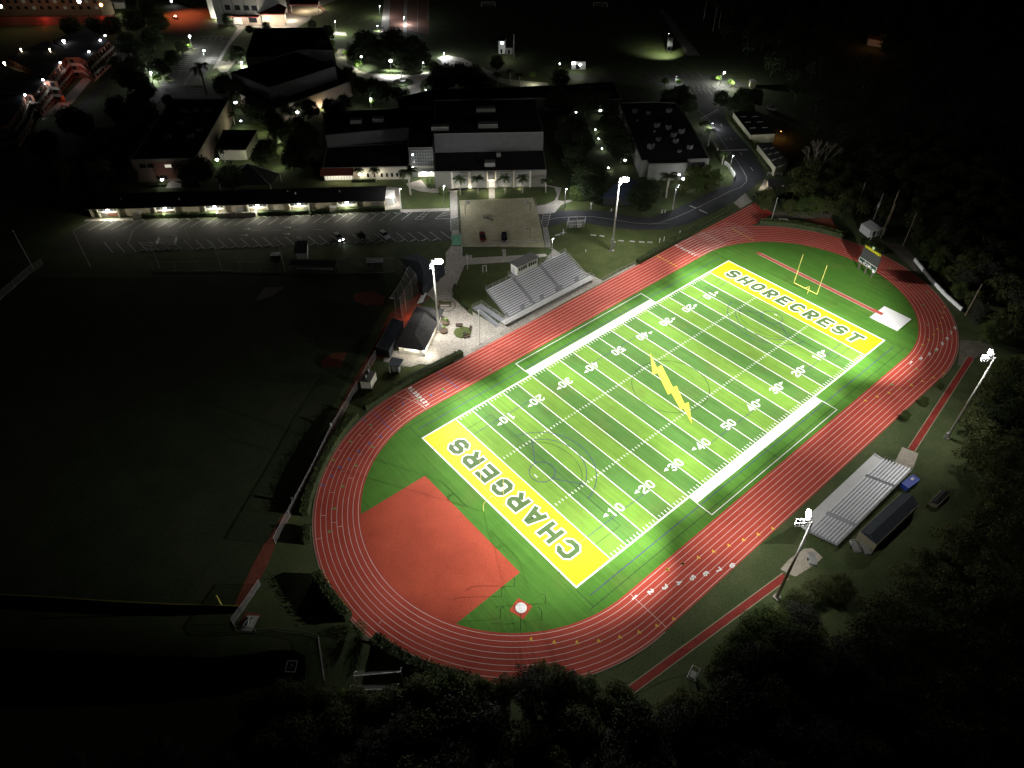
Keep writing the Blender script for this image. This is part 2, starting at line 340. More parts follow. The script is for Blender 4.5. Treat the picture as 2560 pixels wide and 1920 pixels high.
marks('green_exchange_marks', GRNP, [('J',2163,238),('J',1955,320),('J',1740,410),('J',1520,507),('J',1330,632),('J',1158,780),('J',1350,825),('J',1205,988),('J',1012,940),('J',1095,1168),('J',1020,1360),('J',978,1560),
  ('Z',568,625),('Z',185,865),('Z',855,357),('Z',955,52),('L',2110,277),('I',1050,935),('I',1218,1082),('I',1376,1134),('I',1337,1247),('I',1475,1304),('I',1382,1422),('K',498,158),('K',297,238),('K',85,320)])
marks('blue_exchange_marks', BLUEP, [('J',1972,345),('J',1853,377),('J',1608,447),('J',1492,488),('J',1276,590),('J',1415,735),('J',1320,795),('J',1230,863),('J',1147,932),('J',1068,1004),('J',992,1080),('J',920,1157)])
cl = MB()
for A, B in (((1925,172),(2100,322)), ((1345,512),(1530,685))):
    A, B = g2('J', *A), g2('J', *B)
    for k in range(14): cl.strip([along(A, B, k / 14), along(A, B, (k + .62) / 14)], .2, .0305)
cl.build('blue_start_dashes', BLUEP, track)
yl = MB()
for A, B in ((('H',75,825),('H',255,922)), (('H',720,590),('H',915,698))):
    A, B = g2(*A), g2(*B); yl.line(A, B, .07, .0305)
    for k in range(8): p = along(A, B, (k + .5) / 8); yl.box((p[0], p[1], .032), (.5, .42, .006), .5)
yl.build('yellow_start_dashes', YMRK, track)
# kerb edge of the track, a thin raised strip outside
ke = MB(); ke.strip(oval(RO + .12)[0:49] , .2, .03); ke.strip(oval(RO + .12)[49:], .2, .03); ke.build('edge_kerb', mat('kerb_edge', (.30,.24,.19), .9), track)
# ---- painted field
el = MB(); T = .3
ring = [(-FL, -FW), (FL, -FW), (FL, FW), (-FL, FW)]
el.strip(ring, .34, .034, True)
for i in range(-10, 11):
    x = i * 5 * YD; el.line((x, -FW + .2), (x, FW - .2), .17, .030)
for x in range(-49, 50):
    if x % 5 == 0: continue
    X = x * YD
    for y in (8.2, -8.2): el.line((X, y - .32), (X, y + .32), .13, .031)
    for s in (1, -1): el.line((X, s * (FW - .32)), (X, s * (FW - 1.1)), .13, .031)
for i in range(-9, 10):
    for y in (8.2, -8.2): el.line((i * 5 * YD - .3, y), (i * 5 * YD + .3, y), .2, .038)
for s in (1, -1):
    el.line((s * 47 * YD, -.45), (s * 47 * YD, .45), .2, .031)
    el.poly([(-22.9, s * FW + s * .1), (22.9, s * FW + s * .1), (22.9, s * (FW + 2.05)), (-22.9, s * (FW + 2.05))], .026)
    yb = 30.0 if s > 0 else 30.2
    el.strip([(-22.9, s * (FW + 2)), (-22.9, s * yb), (22.9, s * yb), (22.9, s * (FW + 2))], .15, .0275)
el.build('white_field_lines', WHITE, turf)
ez = MB()
for s in (1, -1): ez.poly([(s * FL, -FW), (s * FL, FW), (s * 50 * YD, FW), (s * 50 * YD, -FW)], .018)
ez.build('end_zone_paint', YELP, turf)
ow, gw = MB(), MB()
def word(txt, xa, xb, y0, y1, sgn):
    """sgn +1: tops towards +x, read towards -y;   -1: tops towards -x, read towards +y"""
    size = abs(xb - xa); pitch = (y1 - y0) / len(txt); dy = (sgn, 0); dx = (0, -sgn); w = abs(pitch) * .74 / size
    for i, ch in enumerate(txt):
        yc = y0 + pitch * (i + .5); org = (xa, yc + sgn * w * size / 2)
        k = (sgn, -.16) if sgn > 0 else (sgn, .0)
        letter(ow, ch, org, dx, k, size, .021, .24, .07, w); letter(gw, ch, org, dx, k, size, .027, .24, 0, w)
word('SHORECREST', 48.0, 52.35, 21.6, -20.6, 1)
word('CHARGERS', -48.1, -52.4, -19.9, 19.6, -1)
ow.build('lettering_outline', WHITE, turf); gw.build('end_zone_lettering', GREENP, turf)
yn = MB()
for i in range(-4, 5):
    x = i * 10 * YD; d = str((5 - abs(i)) * 10)
    for s in (1, -1):
        dx, dy = ((-1, 0), (0, -1)) if s > 0 else ((1, 0), (0, 1)); yy = s * 17.0; sz = 2.15
        num(d[0], (x - dx[0] * 1.05, yy), dx, dy, sz, .042, yn, .165); num(d[1], (x + dx[0] * 1.05, yy), dx, dy, sz, .042, yn, .165)
        if i:
            g = 1 if i > 0 else -1; yn.poly([(x + g * 2.15, yy + .45 - s * .4), (x + g * 2.15, yy - .45 - s * .4), (x + g * 3.3, yy - s * .4)], .042)
yn.build('yard_numbers', WHITE, turf)
bo = gl('R', [(327,232),(450,503),(533,452),(738,855),(805,826),(945,1150),(1023,1124),(1083,1520),(928,1238),(880,1265),(708,955),(650,990),(462,598),(372,632)])
MB().poly(bo, .047).build('lightning_bolt', BOLTM, turf)
bl = MB()
def circ(c, r, a0=0, a1=360, n=48): return [(c[0] + r * math.cos(math.radians(a0 + (a1 - a0) * k / n)), c[1] + r * math.sin(math.radians(a0 + (a1 - a0) * k / n))) for k in range(n + 1)]
bl.strip(circ((0, 0), 9.15)[:-1], .12, .035, True)
for s in (1, -1):
    bl.strip([(-56, s * 29.2), (56, s * 29.2)], .13, .02); bl.strip([(s * 56.2, 29.2), (s * 56.2, -29.2)], .13, .0205) if 0 else None
    bl.strip([(s * 55.2, s2 * 29.2) for s2 in (1,)] + [(s * 55.2, 24.8)], .13, .0207); bl.strip([(s * 55.2, -29.2), (s * 55.2, -24.8)], .13, .0207)
    bl.strip([(s * 55.4, 20.16), (s * 38.7, 20.16), (s * 38.7, -20.16), (s * 55.4, -20.16)], .1, .0365)
    bl.strip([(s * (38.7 - 5.3 * math.cos(math.radians(a)) * 1.0), 7.8 * math.sin(math.radians(a))) for a in range(-90, 91, 6)], .1, .0372)
bl.line((0, -24.6), (0, -30), .1, .0395); bl.line((0, 24.6), (0, 30), .1, .0395)
bl.build('soccer_lines', BLACKL, turf)
pl = MB()
for s in (1, -1):
    c = (s * 41.2, 0); pl.strip(circ(c, 2.75)[:-1], .13, .0405, True)
    pl.strip([(c[0] - s * 11.3 * math.cos(math.radians(a)) , 11.6 * math.sin(math.radians(a))) for a in range(-78, 79, 6)], .13, .0415)
    pl.strip([(c[0] - s * .4, 2.7), (c[0] - s * 4.4, 8.3)] + [(c[0] - s * (9.4 * math.cos(math.radians(a))), 9.4 * math.sin(math.radians(a))) for a in range(60, -61, -8)] + [(c[0] - s * 4.4, -8.3), (c[0] - s * .4, -2.7)], .13, .0425)
    pl.line((-50, s * 17.9), (-26, s * 17.9), .11, .0395); pl.line((26, s * 17.9), (50, s * 17.9), .11, .0395); pl.line((-9, s * 17.9), (9, s * 17.9), .11, .0395)
    pl.line((-54, s * 27.2), (54, s * 27.2), .16, .0225)
pl.build('lacrosse_lines', PURPL, turf)
# red apron of the south D, discus pad, vault runway
ap = [(-60.65, 15.2), (-60.65, -15.35), (-75.9, -15.9)] + [(XS + R0 * math.cos(t), YC + R0 * math.sin(t)) for t in [math.radians(210.6 - k * 61.0 / 16) for k in range(17)]] + [(-76.0, 15.3)]
flat('red_apron', ap, .017, REDSURF)
dp = gl('P', [(745,535),(868,605),(790,720),(667,645)]); flat('discus_pad', dp, .018, RUNWAY if 0 else REDSURF)
dc = g2('P', 770, 622); ring_ = tag(MB().prism(circ(dc, 1.02, n=30)[:-1], .02, .10).build('throwing_circle', mat('white_mat', (.80,.80,.80), .7)), 'round white throwing circle on the small red diamond pad', 'throwing circle')
rwA, rwB = g2('H', 945, 800), g2('H', 2005, 1330)
rw = struct(MB().strip([rwA, rwB], 1.25, .018).build('vault_runway', mat('vault_red', (.40,.075,.05), .85, (.47,.10,.07), .4)))
k = MB()
for s in (-.66, .66): k.line((rwA[0], rwA[1] ), (rwB[0], rwB[1]), .01, .01) if 0 else k.strip([(rwA[0] + s, rwA[1] - 1), (rwB[0] + s, rwB[1] + 1.5)], .1, .0215)
k.build('runway_edge_lines', WHITE, rw)
mt = [(68.5, -16.9), (68.45, -24.5), (61.0, -24.6), (61.0, -16.9)]
m_ = thing('landing_mat', 'flat white pole vault landing mat at the end of the infield red runway', 'landing mat', (64.7, -20.7))
MB().prism(mt, .02, .16).buildw('mat_cover', mat('white_mat', (.80,.80,.80), .7), m_)
MB().prism([(65.25, -15.8), (63.95, -15.8), (63.95, -18.5), (65.25, -18.5)], .17, .19).buildw('planting_box', mat('vault_red', (0,0,0)), m_)
# long-jump runways and pits beside the visitor bleachers
for A, B, n_ in ((g2('Q', 1190, 345), g2('P', 1725, 1325), 0), (g2('Z', 1400, 450), g2('M', 1238, 155), 1)):
    w = 1.25; r_ = struct(MB().strip([A, B], w, .02).build('long_jump_runway', RUNWAY)); d = Vector((B[0] - A[0], B[1] - A[1])).normalized(); q = MB()
    for s in (-1, 1): q.strip([(A[0] - d.y * s * .72, A[1] + d.x * s * .72), (B[0] - d.y * s * .72, B[1] + d.x * s * .72)], .16, .025)
    q.build('runway_kerb', mat('runway_kerb', (.36,.32,.22), .9), r_)
flat('sand_pit', gl('Q', [(1145,285),(1215,205),(1350,110),(1420,105),(1510,185),(1440,250),(1275,350),(1205,325)]), .016, SANDM)
flat('sand_pit', gl('M', [(1160,130),(1300,185),(1255,310),(1180,320),(1095,265),(1130,190)]), .016, SANDM)
flat('red_dirt_patch', gl('H', [(1345,512),(1575,500),(1650,600),(1560,590)]), .008, CLAY)
# ================================================================ GROUND, ROADS, PATHS
struct(MB().poly([(-2500, -2500), (2500, -2500), (2500, 2500), (-2500, 2500)], -.02).build('ground', GRASS))
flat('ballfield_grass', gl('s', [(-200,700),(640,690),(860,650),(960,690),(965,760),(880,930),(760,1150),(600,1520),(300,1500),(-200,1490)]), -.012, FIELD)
flat('warning_track', gl('J', [(1335,-10),(1385,60),(1200,350),(1015,690),(830,1050),(660,1400),(510,1659),(430,1659),(620,1330),(880,850),(1000,600),(1180,260)])[:], .002, CLAY)
flat('warning_track', gl('O', [(420,-284),(518,-284),(470,-150),(430,-60),(240,275),(150,265),(300,-60)]), .003, CLAY)
flat('warning_track', gl('F', [(1755,1150),(1850,1180),(1700,1330),(1480,1720),(1310,1700),(1500,1330)]), .004, CLAY)
flat('infield_clay', gl('F', [(1190,1160),(1340,1130),(1465,1180),(1440,1250),(1290,1255),(1190,1215)]), .0, CLAY)
flat('infield_clay', gl('J', [(905,80),(1010,10),(1130,5),(1080,130),(920,130)]), .0, CLAY)
flat('infield_clay', gl('F', [(330,1220),(420,1100),(590,1095),(480,1180)]), .0, DIRT)
# asphalt: staff car park below the long classroom block
flat('car_park', gl('E', [(600,612),(790,528),(1240,515),(1890,510)]) + gl('F', [(380,492),(1050,462),(1450,440),(1600,435),(2030,428),(2045,620),(2030,700),(1300,716),(750,742)]) + gl('E', [(1640,785),(1000,800),(420,790)]), .004, ASPH)
pk = MB()
t0, t1 = g2('E', 915, 528), g2('F', 1690, 450); b0, b1 = g2('E', 765, 608), g2('F', 1600, 520)
for i in range(29): pk.line(along(t0, t1, i / 28), along(b0, b1, i / 28), .15, .016)
t2, t3 = g2('E', 1100, 710), g2('F', 1845, 620); b2, b3 = g2('E', 1180, 795), g2('F', 1950, 695)
for i in range(-2, 29): pk.line(along(t2, t3, i / 27), along(b2, b3, i / 27), .15, .016)
pk.line(g2('F', 1720, 515), g2('F', 1795, 510), .12, .017)
for A, B in [((1720,512),(1810,445)),((1775,510),(1855,440)),((1740,490),(1800,490)),((1765,470),(1825,468)),((1895,508),(2000,430)),((1895,508),(2020,508)),((1925,488),(2020,470)),((1950,468),(2015,450)),((1600,520),(1700,448))]: pk.line(g2('F', *A), g2('F', *B), .13, .0185)
for i in range(9): pk.line(along(g2('F',2030,510), g2('F',2030,610), i / 8), along(g2('F',2090,495), g2('F',2092,590), i / 8), .2, .0195)
for A, B in [((2027,508),(2030,612)),((2092,508),(2092,605))]: pk.line(g2('F', *A), g2('F', *B), .14, .021)
for x, y in ((620,584),(610,639),(265,597),(245,650)):
    a = g2('F', x - 28, y); b = g2('F', x + 12, y - 1); pk.line(a, b, .18, .0175); pk.poly([g2('F', x + 12, y - 7), g2('F', x + 35, y - 1), g2('F', x + 12, y + 6)], .0178)
for x in (300, 480, 660, 840): pk.line(g2('F', x, 612 - x * .012), g2('F', x + 90, 611 - x * .012), .1, .0172)
pk.line(g2('E', 640, 605), g2('E', 790, 535), .14, .017)
for A, B in [((1205,715),(1345,712)),((1205,715),(1280,795)),((1230,725),(1290,742)),((1255,760),(1305,772)),((1150,605),(1110,705))]: pk.line(g2('E', *A), g2('E', *B), .14, .0188)
pk.build('parking_lines', DULLW, bpy.data.objects['car_park'])
# campus road on the right
rl = gl('D', [(430,925),(505,1020),(590,1190),(640,1290),(700,1370),(760,1500),(755,1550),(700,1610)]) + gl('H', [(640,235),(370,360),(190,445),(0,492)]) + gl('G', [(2060,460),(1870,500),(1740,490),(1600,462),(1440,440),(1280,433),(1130,438),(1000,460),(915,475)])
rr = gl('G', [(935,580),(1010,572),(1150,535),(1250,530),(1400,555),(1600,590),(1800,605),(2000,602),(2212,575)]) + gl('H', [(150,592),(330,555),(560,455),(730,365),(850,288),(980,180),(1015,140)]) + gl('D', [(1010,1500),(985,1440),(870,1270),(740,1080),(640,955)])
flat('campus_road', rl + rr, .006, ROADM); road = bpy.data.objects['campus_road']
rd = MB()
cl_ = gl('D', [(425,945),(480,990),(530,1040),(600,1150),(680,1280),(740,1350),(820,1470),(850,1530),(850,1570),(800,1620)]) + gl('H', [(720,265),(560,345),(400,425),(230,500),(100,540),(0,555)]) + gl('G', [(2080,545),(1900,552),(1750,545),(1600,520),(1400,490),(1250,487),(1100,498),(1010,515)])
rd.strip(cl_, .14, .016)
for A, B in [(('D',630,1302),('D',862,1293))]: rd.strip([g2(*A), g2(*B)], .9, .017)
for A, B in [((625,1070),(642,1098)),((708,1188),(725,1215)),((795,1315),(813,1340)),((885,1445),(908,1475)),((665,1202),(690,1202)),((745,1197),(768,1197))]: rd.strip(gl('D', [A, B]), .28, .0175)
for k in range(12): A = along(g2('D',455,1032), g2('D',600,952), k / 11); rd.strip([A, (A[0] + 1.6, A[1] + .9)], .22, .018)
rd.strip(gl('D', [(455,1030),(610,948)]), .14, .0192); rd.strip(gl('D', [(480,1035),(622,958)]), .14, .0192)
for A, B in [((362,395),(415,417)),((442,430),(512,460))]: rd.strip(gl('H', [A, B]), .5, .017)
for k in range(8): rd.line(along(g2('G',955,470), g2('G',940,565), k / 7), along(g2('G',1025,462), g2('G',1000,572), k / 7), .2, .018)
for A, B in [((958,475),(945,545)),((1025,462),(998,575))]: rd.line(g2('G', *A), g2('G', *B), .14, .0192)
for k in range(8): rd.line(along(g2('G',163,515), g2('G',163,610), k / 7), along(g2('G',225,500), g2('G',228,598), k / 7), .22, .0195) if 0 else None
rd.build('road_markings', DULLW, road)
flat('north_car_park', gl('D', [(-60,640),(480,632),(780,690),(880,760),(700,800),(640,960),(430,930),(400,870),(390,800),(100,740),(-60,730)]), .003, ASPH)
np_ = MB()
for k in range(7): np_.line(along(g2('D',0,650), g2('D',430,632), k / 6), along(g2('D',40,672), g2('D',470,660), k / 6), .16, .014)
for k in range(9): np_.line(along(g2('D',310,770), g2('D',640,765), k / 8 * 1.0), along(g2('D',345,815), g2('D',675,808), k / 8), .14, .014)
for k in range(7): np_.line(along(g2('D',290,738), g2('D',560,735), k / 6), along(g2('D',310,765), g2('D',585,762), k / 6), .14, .0142)
for A, B in [((700,905),(735,940)),((715,900),(748,935)),((690,903),(720,897)),((705,920),(733,914)),((722,940),(747,932))]: np_.line(g2('D', *A), g2('D', *B), .14, .0145)
np_.build('parking_lines', DULLW, bpy.data.objects['north_car_park'])
flat('west_car_park', gl('A', [(1600,440),(1640,375),(1720,315),(1930,310),(2000,345),(1880,545),(1790,552),(1760,740),(1700,860),(1500,860),(1290,905),(1400,715),(1480,610)]), .003, ASPH)
wp = MB()
for k in range(13): wp.line(along(g2('T',440,905), g2('T',170,1335), k / 12), along(g2('T',605,905), g2('T',330,1335), k / 12), .2, .014)
for k in range(8): wp.line(along(g2('T',940,880), g2('T',820,1090), k / 7), along(g2('T',1115,880), g2('T',990,1090), k / 7), .2, .014)
for k in range(5): wp.line(along(g2('T',1060,705), g2('T',980,830), k / 4), along(g2('T',1215,705), g2('T',1190,825), k / 4), .2, .014)
for k in range(4): wp.line(along(g2('T',780,648), g2('T',1090,630), k / 3), along(g2('T',745,700), g2('T',1040,690), k / 3), .2, .014)
wp.line(g2('T',690,635), g2('T',1100,625), .25, .0145); wp.line(g2('T',1120,885), g2('T',990,1090), .3, .0146)
for k in range(3): wp.line(along(g2('T',530,1545), g2('T',480,1630), k / 2), along(g2('T',710,1540), g2('T',690,1630), k / 2), .2, .014)
for k in range(4): wp.line(along(g2('T',20,1470), g2('T',-30,1600), k / 3), along(g2('T',230,1470), g2('T',180,1600), k / 3), .2, .014)
for k in range(10): wp.line(along(g2('T',220,1240), g2('T',560,1230), k / 9), along(g2('T',250,1210), g2('T',590,1205), k / 9), .14, .0142)
for k in range(12): wp.line(along(g2('T',540,1250), g2('T',410,1440), k / 11), along(g2('T',575,1255), g2('T',445,1450), k / 11), .25, .0144)
wp.line(g2('T',20,1475), g2('T',770,1462), .2, .0146)
wp.build('parking_lines', DULLW, bpy.data.objects['west_car_park'])
for i, p in enumerate([[(90,1415),(130,1375),(250,1378),(270,1395),(240,1425)], [(570,1460),(620,1428),(740,1430),(770,1462),(740,1495),(600,1495)], [(560,860),(575,830),(620,830),(632,850),(600,872)]]):
    struct(MB().prism(gl('T', p), 0, .13).build('kerbed_island', LAWN))
# walkways and plazas
PT = [('court_slab', 'G', [(235,348),(875,325),(925,500),(945,600),(975,755),(262,748)], COURT, .008),
 ('court_path', 'F', [(2020,265),(2082,262),(2092,495),(2027,508)], PALE, .008), ('court_path', 'F', [(2035,612),(2095,600),(2115,650),(2038,650)], CONC, .008),
 ('court_path', 'G', [(955,582),(1000,578),(1030,750),(980,755)], CONC, .008),
 ('entrance_plaza', 'G', [(0,245),(150,240),(480,235),(990,225),(1060,240),(1080,300),(1060,350),(980,385),(900,395),(905,470),(1060,455),(1115,390),(1250,340),(1260,330),(1130,355),(1085,345),(1120,240),(985,215),(540,225),(480,225),(150,250),(0,270)], PALE, .0075),
 ('stair_path', 'G', [(488,240),(540,240),(545,330),(492,335)], PALE, .0082),
 ('side_path', 'F', [(1462,232),(1585,240),(1605,425),(1462,430)], PALE, .008), ('side_path', 'F', [(1590,428),(2020,415),(2020,440),(1600,452)], PALE, .0085),
 ('front_path', 'F', [(1640,205),(1770,170),(1830,240),(1905,262),(2020,255),(2020,275),(1880,285),(1760,270),(1660,235)], PALE, .008),
 ('stand_plaza', 'F', [(1985,800),(2030,745),(2125,745),(2130,830),(2212,820),(2212,885),(2150,885),(2140,930),(2085,1060),(2040,1180),(2180,1320),(2260,1370),(2420,1440),(2380,1660),(2130,1800),(1860,1590),(1810,1640),(1870,1500),(1960,1300),(1850,1180),(1760,1140),(1790,1100),(1920,1050),(1985,900)], PALE, .004),
 ('stand_plaza', 'J', [(1480,0),(1860,-60),(2200,-40),(2300,-110),(2212,5),(2125,10),(2020,60),(1860,110),(1760,100),(1680,130),(1620,120),(1440,80)], PALE, .0045),
 ('stand_apron', 'G', [(350,1310),(560,1440),(1050,770),(985,755),(1040,760),(1100,800),(1250,930),(1480,1045),(1745,900),(1768,910),(1500,1045),(1200,1200),(700,1480),(420,1640),(370,1659),(380,1580)], CONC, .0052),
 ('cross_path', 'G', [(150,860),(270,850),(660,828),(980,810),(1000,830),(690,880),(300,905),(200,920)], PALE, .007), ('cross_path', 'G', [(605,770),(638,770),(642,830),(612,832)], CONC, .0075),
 ('service_path', 'H', [(840,285),(900,360),(800,420),(740,370)], CONC, .009), ('service_path', 'D', [(985,1590),(1010,1545),(1060,1600),(1000,1640),(950,1650)], CONC, .0085),
 ('campus_walk', 'B', [(1000,270),(1120,280),(1130,310),(1010,300)], CONC, .006), ('campus_walk', 'B', [(1060,420),(1110,420),(1135,550),(1290,630),(1460,650),(1700,650),(1880,610),(1895,640),(1790,690),(1760,740),(1770,790),(1800,930),(1650,930),(1680,800),(1650,745),(1520,720),(1270,670),(1190,640),(960,540),(1000,500)], PALE, .006),
 ('campus_walk', 'B', [(1910,500),(2000,480),(2130,500),(2212,540),(2212,600),(2040,590),(1960,550)], PALE, .006),
 ('campus_walk', 'C', [(420,580),(520,620),(620,680),(800,700),(1000,715),(1020,745),(760,750),(600,720),(480,660)], CONC, .006),
 ('school_plaza', 'B', [(150,215),(600,205),(560,60),(640,-20),(900,-20),(1040,0),(880,60),(830,140),(800,180),(700,240),(600,240),(180,235)], PALE, .005),
 ('campus_walk', 'B', [(190,235),(250,240),(110,400),(40,530),(0,590),(-30,600),(60,440)], CONC, .006), ('school_plaza', 'B', [(0,580),(10,545),(60,525),(100,535),(155,480),(190,500),(100,620),(40,625)], PALE, .0062),
 ('paver_street', 'B', [(1455,-20),(1510,-20),(1490,290),(1420,290)], PALE, .005), ('paver_street', 'B', [(1510,-20),(1625,-20),(1615,280),(1495,290)], mat('red_pavers', (.20,.10,.075), .9, (.27,.14,.10), .6), .0052),
 ('paver_street', 'B', [(1625,-20),(1655,-20),(1645,280),(1617,280)], PALE, .005), ('paver_street', 'B', [(1655,-20),(1840,-20),(1840,300),(1645,260)], mat('red_pavers', (0,0,0)), .0052),
 ('red_lit_street', 'A', [(1300,-40),(1420,-40),(1500,330),(1700,310),(1790,110),(1830,40),(1850,-40)], ASPH, .001),
 ('apartment_drive', 'A', [(560,840),(750,640),(830,640),(610,910),(370,1040),(350,1010)], PALE, .003), ('apartment_drive', 'A', [(970,440),(1110,440),(1290,380),(960,700),(870,800),(740,980),(600,1160),(300,1480),(60,1570),(150,1490),(420,1200),(700,880),(950,620)], ASPH, .002),
 ('far_road', 'C', [(1960,80),(2010,90),(2320,480),(2200,480)], CONC, .003), ('bus_lane', 'C', [(1100,640),(1700,650),(1700,690),(1150,705)], ASPH, .003),
 ('classroom_walk', 'E', [(735,512),(870,510),(1150,500),(1150,520),(730,530)], PALE, .0078), ('classroom_walk', 'A', [(1430,1600),(1480,1560),(1570,1590),(1575,1620),(1440,1625)], PALE, .0078),
 ('dark_apron', 'H', [(1060,455),(1330,440),(1600,470),(1600,500),(1350,505),(1100,500)], DIRT, .004), ('dark_apron', 'I', [(960,690),(1180,740),(1260,830),(1300,990),(1180,880),(1050,760)], DIRT, .004),
 ('dark_apron', 'Z', [(1230,180),(1700,220),(1750,330),(1450,470),(1300,560),(1200,580)], DIRT, .003), ('dark_apron', 'M', [(700,430),(1110,240),(1020,380),(380,800),(340,760)], DIRT, .0035),
 ('pond', 'N', [(-400,1080),(1100,1040),(2000,1040),(2212,1010)], None, 0)]
for nme, c, pts, m, z in PT:
    if m: flat(nme, gl(c, pts), z, m)
WATER = mat('dark_water', (.004,.005,.005), .25, spec=.3)
flat('pond', gl('N', [(-500,1000),(0,970),(400,985),(900,1010),(1250,1035),(1900,1050),(2212,1010)]) + gl('O', [(500,640),(680,640),(770,690),(775,880),(730,960),(250,1010)]) + gl('N', [(1400,1450),(-500,1500)]), -.008, WATER)
flat('hedge_shadow_sheet', gl('O', [(900,0),(1010,30),(1165,370),(1260,460),(1240,560),(1400,560),(1560,680),(1750,780),(1700,840),(1500,720),(1330,560)]), .002, DIRT)  # dirt-coloured sheet standing in for the hedge's dark shadow
st = MB()
for k in range(9): A = along(g2('B',1660,15), g2('B',1655,240), k / 8); st.line(A, along(g2('B',1742,25), g2('B',1742,270), k / 8), .2, .012)
for p in [((1742,0),(1742,270)),((1545,155),(1582,155)),((1555,42),(1620,42)),((1832,0),(1832,180))]: st.line(g2('B', *p[0]), g2('B', *p[1]), .3, .013)
st.build('paver_lines', DULLW, [o for o in bpy.data.objects if o.name.startswith('paver_street')][-1])
# ================================================================ STADIUM LIGHTS
def flood_pole(base, H, label, boxes, aim_mid, pw):
    t = thing('floodlight_pole', label, 'light pole', base, 0, 'stadium floodlight poles')
    b = Vector((base[0], base[1], 0)); inward = -1 if base[1] > 0 else 1
    MB().tube((0,0,0), (0,0,H), .30, .17, 14).build('pole', POLEM, t, True)
    MB().prism([(-.6,-.6),(.6,-.6),(.6,.6),(-.6,.6)], 0, .3).build('footing', CONC, t)
    for z, s in boxes: MB().box((s * .55, inward * .2, z), (.55, .45, 1.6)).build('ballast_box', STEEL, t)
    for s in (-1, 1):           # two arms in a V, each with a bank of lamps
        d = Vector((s * .80, inward * .62, 0)).normalized(); nrm = Vector((-s * .18, inward, 0)).normalized()
        a = MB()
        for z in (H - .2, H - .95): a.tube((0, 0, z), tuple(d * 2.6 + Vector((0, 0, z))), .07, .07, 6)
        for k in (.9, 1.7, 2.6): a.tube(tuple(d * k + Vector((0, 0, H - .2))), tuple(d * k + Vector((0, 0, H - .95))), .05, .05, 6)
        a.build('crossarm', STEEL, t)
        for row in range(2):
            for k in range(3):
                c = d * (.75 + k * .62) + Vector((0, 0, H + .05 - row * .72)) + nrm * .45
                f = (nrm * 1.0 + d * .15 + Vector((0, 0, -.75))).normalized()
                fl = MB().tube(tuple(c - f * .55), tuple(c), .14, .36, 12).build('floodlight', STEEL, t)
                MB().tube(tuple(c + f * .004), tuple(c + f * .05), .35, .33, 12).build('lens', LENSW, fl)
    pos = b + Vector((0, inward * 1.6, H - .6))
    for ax, ay, ang_, k in aim_mid:
        light('SPOT', pos, pw * k, (1, .985, .93), .5, (ax, ay, 0), ang_, 1.0)
    inx = -1 if base[0] > 0 else 1
    light('SPOT', b + Vector((inx * .6, inward * 2.2, H + 1.2)), 13500 if inward > 0 else 8000, (1, .98, .95), .5, (b.x + inx * 14, b.y + inward * 12, 0), 150, .8)
    if inward > 0: light('POINT', b + Vector((0, inward * 1.9, H + .9)), 1300, (1, .98, .95), .5)
    elif base[0] > 0: light('POINT', b + Vector((0, inward * 1.9, H + .9)), 16500, (1, .98, .95), .5)
    else: light('SPOT', b + Vector((.5, inward * 1.9, H + .9)), 30000, (1, .98, .95), .5, (b.x + 20, b.y + 2, 0), 125, .7); light('POINT', b + Vector((0, inward * 1.9, H + .9)), 1300, (1, .98, .95), .5)
    return t
PWR = 236000
def aims(sx, sy): return [(sx * 42, sy * 10, 44, 1.05), (sx * 22, sy * 10, 42, .88), (sx * 1, sy * 10, 42, .95), (sx * 53, sy * 14, 54, .70 if sy < 0 else .54), (sx * 67, sy * (0 if sy < 0 else -12), 40, .62 if sy < 0 else .36), (sx * 18, sy * 26, 74, .09)]
flood_pole((-29.8, 52.8), 21.8, 'tall floodlight pole rising from the plaza beside the hip-roofed concession stand', [(1.6, 1)], aims(-1, 1), PWR)
flood_pole((32.7, 50.5), 23.4, 'tall floodlight pole standing on the lawn between home grandstand and campus road', [(2.2, 1), (3.6, -1)], aims(1, 1), PWR)
flood_pole((-28.8, -49.3), 22.6, 'tall floodlight pole at the sand pit beside the near end of the visitor bleachers', [(.9, 1)], aims(-1, -1), PWR)
flood_pole((33.5, -50.7), 23.2, 'tall floodlight pole at the edge of the dark woods beyond the visitor bleachers', [(.9, -1)], aims(1, -1), PWR)
# ================================================================ HOME GRANDSTAND
gs = thing('grandstand', 'large grey aluminium home grandstand with white press box and side ramp', 'grandstand', (1.2, 48))
xA, xB, yF, NR = -13.2, 15.9, 44.6, 15
dy_, dz_ = .61, .262
MB().prism([(-15.6, 42.75), (17.3, 42.75), (17.3, 44.55), (-15.6, 44.55)], .86, 1.0).buildw('front_walkway', mat('bright_deck', (.52,.52,.51), .5, (.60,.60,.58), .8, 0, .1), gs)
ais = (-3.9, 5.9)
segs = [(xA, ais[0] - .6), (ais[0] + .6, ais[1] - .6), (ais[1] + .6, xB)]
dk = MB(); bl_ = {}
for i in range(NR):
    y = yF + i * dy_; z = 1.0 + i * dz_
    dk.box(((xA + xB) / 2, y + .36, z + .06), (xB - xA, .56, .05)); dk.box(((xA + xB) / 2, y + .07, z - .02), (xB - xA, .03, dz_ * .8))
dk.buildw('footboards', ALUD, gs)
